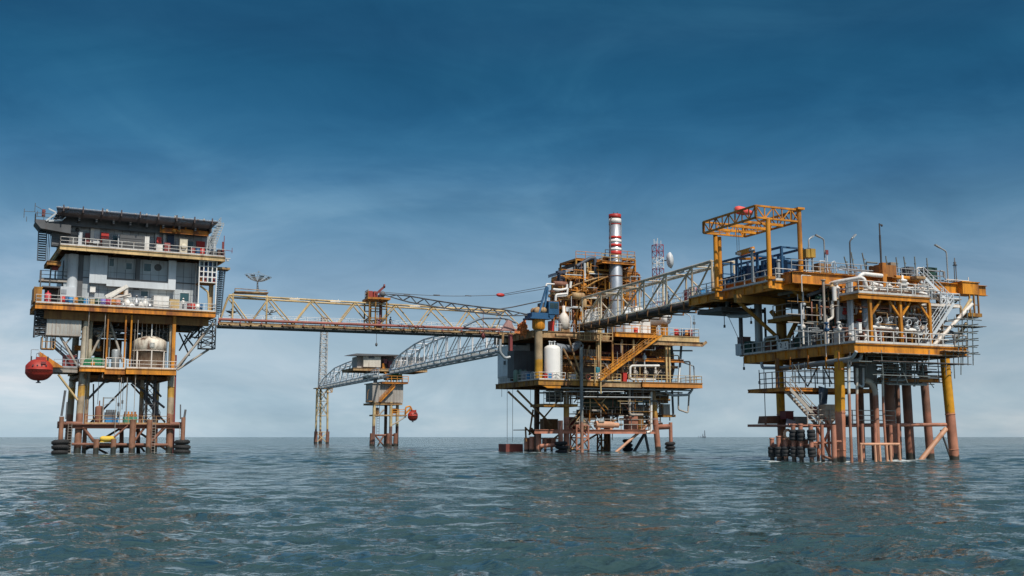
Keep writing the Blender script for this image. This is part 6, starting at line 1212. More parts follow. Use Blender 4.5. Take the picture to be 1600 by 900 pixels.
# ---- bridge from the process platform to the wellhead platform
e0 = c_.w(*V(908, 507, 2.0)); e1 = FB.w(*FB.V(1121, 465, 19.4))
F2 = Frame(e0.x, e0.y, math.degrees(math.atan2(e1.y-e0.y, e1.x-e0.x))); g2 = lambda x, y: F2.V(x, y, 0)
q0, q1 = g2(905, 507.5), g2(1119, 462); s0, s1 = g2(909.6, 466), g2(1114, 407.5)
zb2 = lambda u: q0[2]+(q1[2]-q0[2])*(u-q0[0])/(q1[0]-q0[0]); zt2 = lambda u: s0[2]+(s1[2]-s0[2])*(u-s0[0])/(s1[0]-s0[0])
vt = [g2(x, 450)[0] for x in (909.6, 938.5, 971, 1006, 1041, 1081.5, 1113)]
CRB = paint('pale_cream_bridge_paint', (.64, .54, .38), .5, .4, (.24, .11, .05))
br2 = truss_bridge(F2, 'footbridge', 'cream truss footbridge climbing to the right platform with dark pipes slung below', zb2, zt2, vt, [q0[0]-.5, q1[0]], 2.6, CRB, CRB, (.18, .13, .09), verts=vt, railm=LGRY)
b = MB(); b.tube((vt[0], 0, zt2(vt[0])), (q0[0]-5.5, 0, zb2(q0[0])-.4), .14, 7); b.tube((vt[0], 2.6, zt2(vt[0])), (q0[0]-5.5, 2.6, zb2(q0[0])-.4), .14, 7); b.build('end_brace', TAN, br2)
b = MB()
for k, (v, dz, r_) in enumerate(((-.25, -.45, .2), (.3, -.6, .24), (.9, -.5, .3), (1.6, -.6, .26), (2.2, -.5, .2))): b.tube((q0[0]-1, v, zb2(q0[0])+dz), (q1[0]+3, v, zb2(q1[0])+dz), r_, 9)
b.build('underslung_pipes', paint('black_brown_pipe', (.05, .045, .04), .6, .4), br2)
for k in range(14): b = MB(); u = q0[0]+(q1[0]-q0[0])*k/13; b.box(u-.1, u+.1, -.6, 2.7, zb2(u)-1.0, zb2(u)-.85); b.box(u-.08, u+.08, -.6, -.45, zb2(u)-1, zb2(u)); b.box(u-.08, u+.08, 2.6, 2.75, zb2(u)-1, zb2(u)); b.build('pipe_hanger', BROWN, br2)
b = MB(); p = g2(1085, 470); b.pipe([off(g2(1100, 466)), off(g2(1080, 486), 0, -.3), off(g2(1064, 486), 0, -.3)], .12, 7, .5); b.build('pipe_bracket', DGRY, br2)
for x, y in ((1053, 428), (1066, 425), (1102, 412)):
    b = MB(); p = F2.V(x, y, .2); b.beam(off(p, -.9), off(p, .9, 0, -.05), .2, .16); b.build('strip_light', LGRY, br2)
u = g2(1035, 472)[0]; person(F2, (u, .7, zb2(u)+.15), 2.2, 'worker in dark clothes standing midway on the right bridge', NAVY, NAVY, NAVY)
for x0, x1, mt, lb in ((1057, 1074, RED, 'red and white gate panel across the upper end of the right bridge'), (1076, 1083, LBLUE, 'bright blue box behind the red gate on the right bridge')):
    a, q = g2(x0, 455)[0], g2(x1, 455)[0]; m = MB()
    if x0 < 1070:
        m.box(a, q, 1.0, 1.15, zb2(a)+.3, zb2(a)+1.6); t = thing(F2, 'safety_gate', lb, 'gate', (a, 1, zb2(a)+.15)); m.build('panel', mt, t); m = MB()
        for k in range(4): uu = a+(q-a)*k/3; m.beam((uu, .95, zb2(a)+.15), (uu, .95, zb2(a)+1.7), .09)
        m.beam((a, .95, zb2(a)+1.65), (q, .95, zb2(a)+1.65), .09); m.build('frame', WHT, t)
    else: m.box(a, q, 1, 1.9, zb2(a)+.16, zb2(a)+1.2); m.box(a-.03, q+.03, .97, 1.93, zb2(a)+1.2, zb2(a)+1.26); solo(F2, m, 'deck_box', mt, lb, 'box', (a, 1, zb2(a)+.15))
# ---- red and white radio mast behind the bridge
tr_ = thing(c_, 'radio_mast', 'slim red and white lattice radio mast carrying a round dish behind the right bridge', 'mast', (V(1030, 520, 10)[0], 10, ZQ)); a = OFF[tr_]; zz2 = lambda y: V(1030, y, 10)[2]
for i, (y0, y1) in enumerate(((520, 497), (497, 472), (472, 443), (443, 420), (420, 403), (403, 383))):
    m = MB(); lattice(m, (a[0], 10, zz2(y0)), (a[0], 10, zz2(y1)), 1.4, 1.4, 2, .075, .045); m.build('mast_section', WHT if i % 2 == 0 else paint('mast_plum_red', (.28, .045, .07), .45, .1), tr_)
m = MB()
for dx, dz in ((-.7, 1.1), (0, 1.3), (.65, .9), (-.3, .8)): m.tube((a[0]+dx, 10, zz2(384)), (a[0]+dx, 10, zz2(384)+dz), .05, 5)
m.build('aerial', WHT, tr_)
dp = V(1043, 407, 9.3); m = MB(); m.tube((a[0]+.7, 9.8, dp[2]), (dp[0]-.2, 9.3, dp[2]), .1, 7); m.build('dish_arm', DGRY, tr_)
m = MB(); ax = Vector((.8, -.6, .05)); m.lathe(Vector(dp)-ax*.2, [(.01, 0), (.6, .05), (1.1, .25), (1.4, .65), (1.4, .8), (.8, 1.15), (.01, 1.25)], 26, ax); m.build('dish', paint('dish_white', (.62, .64, .64), .4, .04), tr_)

# ================================================================ B: WELLHEAD PLATFORM (right, nearest)
b_ = FB
pb = thing(b_, 'wellhead_platform', 'nearest yellow wellhead platform on red and yellow legs at the right', 'oil platform', (7, 8, 0))
V = lambda x, y, v: b_.V(x, y, v)
U = lambda x, y, u: b_.U(x, y, u)
ZB, ZI, ZG = 10.95, 15.65, 17.2
zt_main = V(1430, 437, 4)[2]
for x0, y0, x1, y1, v, r in ((1311.5, 560, 1314, 724, 2.7, .47), (1476, 560, 1492, 722, 3.5, .47), (1217, 560, 1223, 712, 12.4, .42)):
    p, q = V(x0, y0, v), V(x1, y1, v); leg(pb, (q[0]+(q[0]-p[0])*.2, v, -2.5), (p[0], v, ZB-.6), r, LEGB)
for x0, y0, x1, y1, v, r in ((1415, 588, 1423, 716, 8, .46), (1443, 588, 1454, 712, 10, .42), (1364, 590, 1369, 712, 9, .42), (1389, 590, 1394, 714, 7, .52), (1400, 590, 1404, 712, 10, .36), (1344, 592, 1347, 705, 11, .32)):
    p, q = V(x0, y0, v), V(x1, y1, v); b = MB(); b.tube((q[0]+(q[0]-p[0])*.2, v, -2.5), (p[0], v, ZB-1), r, 18); b.build('conductor', LEGBK, pb)
# decks
deck(pb, 0, 13.9, 0, 17.3, ZB, YEL, BROWN, .85, .35)
deck(pb, .8, 9.6, .2, 3.6, ZI, YEL, BROWN, .45, .25)
b = MB(); b.box(-3.5, 15.8, 4.4, 17.5, zt_main-.1, zt_main); o = b.build('deck', BROWN, pb)
b = MB(); b.ibeam((-3.6, 4.2, zt_main-.62), (15.9, 4.2, zt_main-.62), .45, 1.15); b.ibeam((-3.6, 17.3, zt_main-.62), (15.9, 17.3, zt_main-.62), .4, 1.1); b.ibeam((-3.5, 4.5, zt_main-.62), (-3.5, 17, zt_main-.62), .4, 1.1); b.build('edge_girder', ORG, o)
b = MB()
for k in range(9): u = -2.5+k*2.1; b.beam((u, 4.5, zt_main-.55), (u, 17, zt_main-.55), .25, .8)
b.build('joist', BROWN, o)
b = MB(); b.ibeam((13.5, 3.4, zt_main-.75), (V(1540, 452, 3.4)[0], 3.4, zt_main-.75), .5, 1.05); b.box(V(1501, 455, 3)[0], V(1526, 455, 3)[0], 2.7, 4.4, zt_main-1.3, zt_main-.12); b.box(V(1499, 455, 3)[0], V(1527, 455, 3)[0], 2.6, 4.5, zt_main-.12, zt_main-.02); b.build('outrigger_beam', YEL, pb)
b = MB(); p, q = V(1347, 429, 3.5), V(1384, 431, 3.5); b.tube(p, q, .24, 14); p2, q2 = V(1398, 430, 3.5), V(1436, 439, 3.5); b.tube((V(1398, 434, 3.5)[0], 3.5, q[2]-.1), (q2[0], 3.5, q[2]-.1), .24, 14)
b.build('yellow_header', YEL, pb)
b = MB(); a = V(1381, 460, 3.3); b.beam((a[0], 3.3, ZI), (a[0], 3.3, V(1381, 411, 3.3)[2]), .5); b.build('column', ORG, pb)
b = MB(); a = V(1382, 411, 3.5); b.box(a[0]-.5, a[0]+1.6, 3.6, 5.2, zt_main, zt_main+1.2); b.build('junction_house', paint('rust_orange', (.32, .13, .03), .55, .5), pb)
for x in (1308, 1317, 1326): b = MB(); a = V(x, 440, 4); b.beam((a[0], 4.1, zt_main-2.6), (a[0], 4.1, zt_main-1.2), .3); b.build('hanger', ORG, pb)
# gantry deck: cantilevered to the left
GL, GR_ = V(1212, 438, 5.4)[0], V(1286, 441, 5.4)[0]
deck(pb, GL, GR_, 5.4, 20.6, ZG, YEL, BROWN, .8, .35, name='gantry_deck', under=paint('bounce_lit_girder', (.27, .135, .035), .65, .5))  # joist colour lightened, standing in for light bounced off the sea
b = MB(); rail(b, [(GL+.05, 20.4, ZG), (GL+.05, 5.45, ZG), (GR_-.1, 5.45, ZG)], 1.15, 1.6, .05); b.build('railing', RAILW, pb, label='white railing round the gantry deck')
b = MB(); rail(b, [(.05, 17.2, ZB), (.05, .08, ZB), (13.85, .08, ZB), (13.85, 8, ZB)], 1.15, 1.55, .055); b.build('railing', RAILW, pb, label='white railing round the lower deck')
b = MB(); rail(b, [(.85, 3.5, ZI), (.85, .25, ZI), (9.5, .25, ZI)], 1.15, 1.7, .05); b.build('railing', RAILW, pb, label='white railing along the valve deck')
b = MB(); rail(b, [(-3.4, 4.5, zt_main), (15.4, 4.5, zt_main)], 1.15, 1.7, .04, False); b.build('railing', GALV, pb, label='thin grey railing along the roof deck')
# posts with Y braces on the right face
for x in (1361, 1408, 1453.5):
    b = MB(); a = V(x, 520, .6); b.beam((a[0], .6, ZB), (a[0], .6, ZI-.5), .28)
    for s in (-1, 1):
        if (x == 1361 and s < 0) or (x > 1450 and s > 0): continue
        b.beam((a[0], .6, ZB+2.6), (a[0]+s*1.3, .6, ZI-.55), .18)
    b.build('post', YEL, pb)
for x, v, w_ in ((1341.5, 5, .6), (1436, 4, .34), (1300, 8, .4), (1306, 6, .4), (1470, 6, .45)): b = MB(); a = V(x, 520, v); b.beam((a[0], v, ZB), (a[0], v, zt_main-.6), w_); b.build('column', ORG, pb)
colm = paint('brown_yellow_column', (.36, .19, .035), .55, .45)
b = MB(); a = V(1221.5, 530, 12.4); b.tube((a[0], 12.4, ZB), (a[0], 12.4, ZG-.8), .52, 18); b.build('column', colm, pb)
brm = paint('brown_yellow_brace', (.38, .2, .035), .55, .42)
braces(pb, [(V(1150, 468, 12), V(1216, 528, 12.2), .2), (V(1232, 446, 6.5), V(1292, 503, 6.5), .2), (V(1228, 536, 10.5), V(1246, 500, 10.5), .24), (V(1240, 536, 10.5), V(1263, 503, 12), .24), (V(1205, 486, 11.5), V(1218, 503, 11.5), .25)], brm)
b = MB(); b.beam(V(1149, 467, 10.8), V(1225, 472, 10.8), .45, .7); b.beam((V(1152, 460, 10.8)[0], 10.8, ZG-.8), V(1152, 468, 10.8), .5); b.build('outrigger_beam', brm, pb)
o = deck(pb, V(1238, 496, 8)[0], V(1262, 496, 8)[0], 8, 12, V(1250, 494, 8)[2], brm, BROWN, .3, .2); z = V(1250, 494, 8)[2]; b = MB(); rail(b, [(V(1238, 496, 8)[0], 11, z), (V(1238, 496, 8)[0], 8.05, z), (V(1262, 496, 8)[0], 8.05, z)], 1.3, 1.2, .045); b.build('railing', TGRY, o)
# gantry frame
gf = thing(b_, 'lifting_gantry', 'tall yellow lifting gantry frame on four columns over the blue machinery', 'gantry', (-4.4, 9, ZG))
gv0 = 5.0; gu0, gu1 = V(1181, 335, gv0)[0], V(1248.5, 340, gv0)[0]; gv1 = U(1099.5, 362, gu0)[1]; zg1 = V(1246, 328, gv0)[2]; zg0 = zg1-1.15
for u, v, k in ((gu1, gv0, 0), (V(1201.5, 400, 5.0)[0], gv0, 0), (V(1119, 420, 14)[0], 14, 1), (V(1125, 420, 15)[0], 15, 1)):
    b = MB(); b.tube((u, v, ZG-.7), (u, v, zg1 if u == gu1 else zg0), .23, 14); b.box(u-.45, u+.45, v-.4, v+.4, ZG-.95, ZG-.7); b.box(u-.4, u+.4, v-.36, v+.36, ZG-.05, ZG+.2)
    if u == gu1: b.box(u-.4, u+.4, v-.4, v+.4, zg1, zg1+.2)
    b.build('column', YEL, gf)
def boxtruss(p, q, nm):
    b = MB(); P, Q = Vector(p), Vector(q); n = 8 if (Q-P).length > 7 else 5
    for z in (0, 1.15): b.beam(P+Vector((0, 0, z-1.15)), Q+Vector((0, 0, z-1.15)), .2, .17)
    for i in range(n+1): c = P+(Q-P)*(i/n); b.beam(c, c-Vector((0, 0, 1.15)), .09 if 0 < i < n else .2)
    for i in range(n):
        a, c = P+(Q-P)*(i/n), P+(Q-P)*((i+1)/n); d = Vector((0, 0, -1.15))
        b.beam(a+(d if i % 2 else d*0), c+(d*0 if i % 2 else d), .09)
    b.build(nm, YEL, gf)
boxtruss((gu0, gv0, zg1), (gu1, gv0, zg1), 'truss'); boxtruss((gu0, gv1, zg1), (gu1-.2, gv1, zg1), 'truss'); boxtruss((gu0, gv0, zg1), (gu0, gv1, zg1), 'truss'); boxtruss((gu1, gv0, zg1), (gu1, gv1, zg1), 'truss')
b = MB()
for k in range(1, 4): v = gv0+(gv1-gv0)*k/4; b.beam((gu0, v, zg0), (gu1, v, zg0), .16, .25)
b.beam((gu0, gv0+.2, zg0), (gu1, gv0+4.5, zg0), .1); b.beam((gu1, gv0+4.5, zg0), (gu0, gv1, zg0), .1); b.build('cross_beam', YEL, gf)
m = MB(); p, q = V(1149, 331, 9.5), V(1182, 336, 9.5); p = off(p, 0, 0, .25); q = off(q, 0, 0, .1); m.lathe(p, [(.01, 0), (.3, .03), (.42, .35), (.42, 1.0), (.28, 1.5), (.2, 2.0), (.01, 2.02)], 16, vsub(q, p)); t = solo(b_, m, 'windsock', paint('windsock_red', (.75, .10, .08), .6, 0, dirt=.1), 'red windsock lying along the top of the yellow gantry', 'windsock', p)
m = MB(); m.tube((p[0]-.1, 9.5, zg0), (p[0]-.1, 9.5, V(1151, 325, 9.5)[2]), .06, 6); m.build('pole', DGRY, t)
m = MB()
for dx in (0, .25): a = V(1152, 400, 10.5); m.tube((a[0]+dx, 10.5, zg0), (a[0]+dx, 10.5, V(1152, 395, 10.5)[2]), .03, 4)
m.box(a[0]-.15, a[0]+.4, 10.4, 10.6, V(1152, 398, 10.5)[2], V(1152, 394, 10.5)[2]); m.build('hoist_chain', DGRY, gf)
# blue machinery skid
bk = thing(b_, 'machinery_skid', 'dark blue machinery skid with open blue frame under the yellow gantry', 'machine', (-3, 11, ZG))
zs = V(1222, 386, 6.6)[2]; us0, us1 = V(1222, 420, 6.6)[0], V(1256, 420, 6.6)[0]; vs1 = 17.5
b = MB()
for u in (us0, us1):
    for v in (6.6, 10.5, 14, vs1): b.beam((u, v, ZG), (u, v, zs), .22)
    b.beam((u, 6.6, zs), (u, vs1, zs), .2); b.beam((u, 6.6, ZG+.3), (u, vs1, ZG+.3), .2, .3)
for v in (6.6, vs1, 12): b.beam((us0, v, zs), (us1, v, zs), .16); b.beam((us0, v, zs-1.1), (us1, v, zs-1.1), .1)
for v in (13.2, 15, 16.5): b.beam((us0, v, ZG+.4), (us0, v, zs-.2), .12); b.beam((us0, 14, ZG+1.7), (us0, vs1, ZG+1.7), .12)
b.build('frame', BLUE, bk)
NB = paint('ink_blue_paint', (.014, .065, .15), .4, .2)
for v0, v1, h, dx in ((6.9, 8.4, 2.3, .3), (8.5, 10.2, 2.7, .2), (10.4, 12.6, 2.3, .25), (12.8, 14.3, 2.6, .3), (14.5, 17, 1.8, .3)):
    b = MB(); b.box(us0+dx, us1-.3, v0, v1, ZG+.35, ZG+h)
    for k in range(3): b.tube((us0+dx-.06, v0+.3+k*.4, ZG+.6), (us0+dx-.06, v0+.3+k*.4, ZG+h-.2), .1, 6)
    b.lathe((us0+dx, (v0+v1)/2, ZG+h*.6), [(.01, 0), (.3, 0), (.3, .18), (.01, .2)], 12, (-1, 0, 0)); b.tube(((us0+us1)/2, v1-.4, ZG+h), ((us0+us1)/2, v1-.4, ZG+h+.6), .14, 8); b.build('engine_unit', NB, bk)
b = MB()
for k in range(9): v = 7+k*1.15; b.pipe([(us0-.25, v, ZG+.2), (us0-.25, v, ZG+.9), (us0-.25, v+.7, ZG+.9), (us0-.25, v+.7, ZG+.2)], .07, 6)
b.build('skid_pipe', GALV, bk)
m = MB(); a = V(1217, 440, 5.9); m.tube((a[0], 5.9, ZG), (a[0], 5.9, ZG+2.0), .17, 10); m.lathe((a[0], 5.9, ZG+1.9), [(.01, 0), (.24, 0), (.24, .15), (.01, .2)], 10); solo(b_, m, 'vent_post', GALV, 'short grey post at the corner of the gantry deck', 'vent', (a[0], 5.9, ZG))
m = MB(); a = V(1176, 430, 7.5); m.tube((a[0], 7.5, ZG), (a[0], 7.5, V(1176, 392, 7.5)[2]), .14, 10); m.lathe((a[0], 7.5, V(1176, 393, 7.5)[2]), [(.3, 0), (.3, .2), (.01, .35)], 10); solo(b_, m, 'vent_post', GALV, 'taller grey vent pipe in front of the blue machinery', 'vent', (a[0], 7.5, ZG))
m = MB(); p, q = V(1155, 396, 18.5), V(1176, 390, 16.5); m.beam(p, q, .5, .5); m.beam(off(q, 0, 0, .3), off(q, .2, 0, -1.2), .3); m.beam(off(p, 0, 0, -.6), off(q, 1.2, 0, -.9), .25); solo(b_, m, 'hoist_beam', YEL, 'short yellow hoist beam at the head of the right bridge', 'hoist', q)
# right roof things
t = thing(b_, 'control_cabinet', 'yellow twin cabinet raised on a post right of the gantry', 'cabinet', V(1267, 425, 5.8)); m = MB(); pxbox(b_, m, 1259.5, 389, 1266.5, 402, 5.6, 6.6); pxbox(b_, m, 1267.5, 388.5, 1274.5, 402, 5.5, 6.6); m.build('box', paint('mustard_cabinet', (.42, .26, .04), .5, .3), t); a = V(1266, 420, 6); m = MB(); m.beam((a[0]-.3, 6, ZG), (a[0]-.3, 6, V(1266, 402, 6)[2]), .14); m.beam((a[0]+.3, 6, ZG), (a[0]+.3, 6, V(1266, 402, 6)[2]), .14); m.build('post', GALV, t)
lamp_post(b_, (V(1264, 390, 6.2)[0], 6.2, V(1264, 388, 6.2)[2]), .9, (.35, 0, .22), 'short hooded lamp above the yellow twin cabinet', GALV, .3)
lamp_post(b_, (V(1289.5, 425, 5)[0], 5, zt_main), V(1289, 374, 5)[2]-zt_main, (-.55, 0, .2), 'grey lamp post with arm to the left, by the small red sign', GALV, .5)
lamp_post(b_, (V(1329.5, 422, 5)[0], 5, zt_main), V(1327, 377, 5)[2]-zt_main, (.4, 0, .38), 'dark lamp post with arm tilted up to the right', paint('dark_lamp_steel', (.07, .075, .08), .5, .2), .55)
lamp_post(b_, (V(1481, 432, 4.8)[0], 4.8, zt_main), V(1480, 393, 4.8)[2]-zt_main, (-.9, 0, .35), 'rightmost lamp post with long arm to the left', GALV, .7)
m = MB(); a = V(1377, 415, 5); h = V(1373, 349, 5)[2]; m.tube((a[0], 5, zt_main), (a[0], 5, h-1.2), .1, 8); m.tube((a[0], 5, h-1.2), (a[0], 5, h), .07, 8); m.beam((a[0]-.05, 5, h-.1), (a[0]+.35, 5, h-.12), .1); m.sphere((a[0]+.3, 5, h-.2), .12, n=8); solo(b_, m, 'mast', paint('dark_lamp_steel', (.07, .075, .08)), 'tall thin dark mast standing on the rust orange house', 'mast', (a[0], 5, zt_main))
m = MB(); a = V(1493, 433, 5); h = V(1493, 403, 5)[2]; m.tube((a[0]-.12, 5, zt_main), (a[0]-.12, 5, h-.7), .05, 6); m.tube((a[0]+.12, 5, zt_main), (a[0]+.12, 5, h-.7), .05, 6); m.lathe((a[0], 5, h-.8), [(.01, 0), (.25, 0), (.1, .15), (.16, .3), (.06, .4), (.05, .8), (.01, .81)], 10)
solo(b_, m, 'antenna', DGRY, 'dark twin legged aerial near the right end of the roof deck', 'antenna', (a[0], 5, zt_main))
t = thing(b_, 'warning_sign', 'small dark red sign on a cage beside the grey lamp post', 'sign', (V(1292.5, 420, 4.8)[0], 4.8, zt_main)); m = MB(); pxbox(b_, m, 1290.5, 390.5, 1294.5, 397.5, 4.7, 4.78); m.build('board', MAROON, t); a = V(1292.5, 410, 4.8); m = MB(); m.tube((a[0], 4.8, zt_main), (a[0], 4.8, V(1292, 392, 4.8)[2]), .05, 6)
m.pipe([(a[0]-.9, 4.8, zt_main), (a[0]-.9, 4.8, zt_main+1.3), (a[0]-.3, 4.8, zt_main+1.3)], .05, 6); m.pipe([(a[0]+.5, 4.8, zt_main), (a[0]+.5, 4.8, zt_main+1.2), (a[0]+.9, 4.8, zt_main+1.4), (a[0]+1.1, 4.8, zt_main+.9), (a[0]+1.1, 4.8, zt_main)], .05, 6); m.build('cage', LGRY, t)
names = ('first', 'second', 'third', 'fourth', 'fifth', 'sixth', 'seventh', 'eighth')
for k, (x0, y0, x1, y1) in enumerate(((1319, 401, 1327, 420), (1330, 394, 1336, 420), (1347, 395, 1355, 418), (1384, 400, 1388, 422), (1400, 402, 1404, 424), (1412, 401, 1417, 424), (1429, 401, 1431, 426), (1448, 403, 1450, 426))):
    m = MB(); p, q = V(x0, y0, 5.4), V(x1, y1, 5.4); m.tube((q[0], 5.4, zt_main), p, .065, 6); m.box(q[0]-.1, q[0]+.1, 5.3, 5.5, zt_main, zt_main+.05); m.beam(off(lerp(q, p, .55), -.09), off(lerp(q, p, .55), .09), .12)
    solo(b_, m, 'scaffold_pole', SCAF, f'{names[k]} thin dark scaffold pole from the left standing on the roof deck', 'pole', (q[0], 5.4, zt_main), 'scaffold poles on the roof deck')
for k, (x0, x1, y0, y1, mt, nm, lb) in enumerate(((1393, 1402, 408, 420, WOOD, 'board_stack', 'grey board stack on the roof deck beside the tall mast'), (1419, 1430, 415, 424, DGRY, 'board_stack', 'dark flat stack on the roof deck left of the white stair head'), (1450, 1466, 416, 424, DGREEN, 'board_stack', 'dark green board stack at the right part of the roof deck'), (1280, 1300, 410, 424, TANR, 'valve_skid', 'rusty cream valve skid on deck right of the gantry foot'))):
    m = MB(); a, c = V(x0, 420, 6)[0], V(x1, 420, 6)[0]; n = 4; h = (V((x0+x1)/2, y0, 6)[2]-zt_main)/n
    for i in range(n): m.box(a+.08*(i % 2), c-.06*(i % 3), 6+.05*i, 7.2, zt_main+i*h, zt_main+i*h+h*.8)
    if nm == 'valve_skid': m.tube((a, 6.2, zt_main+.5), (c, 6.2, zt_main+.5), .2)
    solo(b_, m, nm, mt, lb, 'boards' if nm == 'board_stack' else 'machine', ((a+c)/2, 6, zt_main))
# ---- valve deck piping
vd = thing(b_, 'valve_header', 'thick white pipe header with valves along the valve deck under the yellow roof girder', 'pipework', (5, 2, ZI)); g = lambda x, y, v=1.6: V(x, y, v)
m = MB(); m.pipe([U(1270, 458, .9), U(1303, 441, .9), g(1350, 433, 1.4), g(1353.5, 450, 1.4), g(1362, 452.5, 1.6), g(1440, 455.5, 1.6)], .19, 12, 3); m.build('main_pipe', WHT, vd)
m = MB(); m.pipe([g(1338, 440, 2.6), g(1346, 427.5, 2.6), g(1378, 431, 2.6)], .2, 12, 3); m.build('upper_pipe', WHT, vd)
m = MB(); m.pipe([g(1360, 441, 2.4), g(1366, 444, 2.4), g(1378, 447, 2.4)], .18, 10, 2); m.build('branch_pipe', WHT, vd); m = MB(); m.tube(g(1400, 448, 2.4), g(1448, 460, 1.2), .15, 10); m.build('branch_pipe', WHT, vd)
for x, yb, yt, r_ in ((1411, 452, 430, .45), (1390, 452, 443, .3), (1363, 452, 441, .25), (1430, 455, 446, .25), (1352, 460, 449, .28), (1441, 456, 447, .22), (1397, 453, 447, .2), (1420, 455, 449, .2)):
    m = MB(); p, q = g(x, yb, 1.5), g(x, yt, 1.5); h = q[2]-p[2]; m.lathe(p, [(.12, 0), (.12, h*.2), (r_, h*.22), (r_, h*.3), (r_*.55, h*.36), (r_*.55, h*.5), (r_, h*.54), (r_*.9, h*.66), (.1, h*.74), (.1, h), (.01, h)], 12); m.tube(off(p, -r_*1.5, 0, h*.42), off(p, r_*1.5, 0, h*.42), r_*.3, 8); m.build('valve', WHTR if r_ < .4 else WHT, vd)
m = MB(); a = g(1419.5, 448, 1.9); m.box(a[0]-.28, a[0]+.28, 1.8, 2.3, ZI+.1, ZI+1.0); m.build('actuator', MAROON, vd); m = MB(); a = g(1399, 449, 1.4); m.torus(a, .28, .06, n=14); m.tube(a, off(a, 0, 0, .7), .05, 6); m.build('handwheel', YEL, vd)
# ---- interior of the process deck: vessels, valves, panels
m = MB(); a = V(1386, 540, 4.2); m.vessel((a[0], 4.2, ZB+.3), (a[0], 4.2, ZB+4.0), 1.15, 20); m.box(a[0]-.8, a[0]+.8, 3.5, 4.9, ZB, ZB+.5); m.torus((a[0], 4.2, ZB+2.8), 1.16, .07, n=24); solo(b_, m, 'separator_vessel', paint('brown_grey_vessel', (.2, .16, .14), .5, .4), 'large brown grey upright vessel between the first two yellow posts', 'vessel', (a[0], 4.2, ZB))
m = MB(); a = V(1424, 540, 4.6); m.vessel((a[0], 4.6, ZB+.3), (a[0], 4.6, ZB+3.7), .8, 18); m.box(a[0]-.6, a[0]+.6, 4, 5.2, ZB, ZB+.5); solo(b_, m, 'separator_vessel', GALV, 'grey upright vessel between the second and third yellow posts', 'vessel', (a[0], 4.6, ZB))
t = thing(b_, 'insulated_column', 'slender silver clad column left of the first yellow post', 'vessel', (V(1353.5, 530, 1.8)[0], 1.8, ZB)); a = OFF[t]; m = MB(); m.vessel((a[0], 1.8, ZB+.2), (a[0], 1.8, ZI-.4), .3, 14, .3); m.box(a[0]-.3, a[0]+.3, 1.5, 2.1, ZB, ZB+.35); m.build('shell', STEEL, t); m = MB()
for k in range(5): m.torus((a[0], 1.8, ZB+.7+k*.75), .31, .03, n=16, m=5)
m.build('clad_band', LGRY, t)
t = thing(b_, 'manifold', 'white valve manifold with bonnets behind the railing between yellow posts', 'manifold', (V(1390, 530, 1.5)[0], 1.5, ZB))
m = MB(); m.tube(V(1362, 511, 1.5), V(1402, 514, 1.5), .18, 10); m.tube(V(1412, 515, 1.5), V(1436, 516.5, 1.5), .16, 10); m.pipe([V(1366, 511, 1.5), V(1368, 524, 1.5), (V(1368, 530, 1.5)[0], 1.5, ZB)], .14, 8); m.build('header', WHT, t)
for x, y in ((1371, 505), (1387, 505), (1417, 509), (1432, 511)): m = MB(); a = V(x, y, 1.5); m.lathe(off(a, 0, 0, -.3), [(.15, 0), (.3, .1), (.3, .25), (.14, .35), (.14, .6), (.24, .62), (.24, .75), (.01, .76)], 12); m.torus(off(a, 0, -.35, .3), .26, .04, (0, 1, 0), 12, 5); m.build('valve', LGRY, t)
for x in (1379, 1395, 1424): m = MB(); a = V(x, 514, 1.5); m.tube((a[0], 1.5, ZB), a, .1, 8); m.build('support_leg', DYEL, t)
def bbox(x0, x1, y0, y1, v, z, mat, nm, lab, cat, depth=.8, ux=None):
    a, q = V(x0, y1, v)[0], V(x1, y1, v)[0]; zt = V((x0+x1)/2, y0, v)[2]; m = MB(); m.box(a, q, v, v+depth, z+.06, zt); m.box(a+.05, q-.05, v+.05, v+depth-.05, z, z+.06); m.box(a-.03, q+.03, v-.03, v+depth+.03, zt, zt+.05); m.box((a+q)/2-.02, (a+q)/2+.02, v-.02, v, z+.12, zt-.1)
    return solo(b_, m, nm, mat, lab, cat, ((a+q)/2, v, z), 'boxes and cabinets on the decks')
bbox(1312, 1321, 510, 536, 3.2, ZB, LGRY, 'control_cabinet', 'pale grey control panel left of the twin grey standpipes', 'cabinet'); bbox(1331.5, 1341, 506, 531, 2.2, ZB, PCLAD, 'control_cabinet', 'pale blue control panel right of the twin grey standpipes', 'cabinet'); bbox(1342.5, 1347, 505, 521, .5, V(1344, 521, .5)[2]-.0, WHT, 'alarm_box', 'narrow white box fixed at the corner of the lower deck railing', 'box', .3)
bbox(1442, 1448, 508, 540, 2.4, ZB, WHTR, 'control_cabinet', 'narrow stained white panel right of the second yellow post', 'cabinet'); bbox(1463, 1469, 520, 541, 1.8, ZB, WHTR, 'control_cabinet', 'stained white panel at the foot of the white stair', 'cabinet')
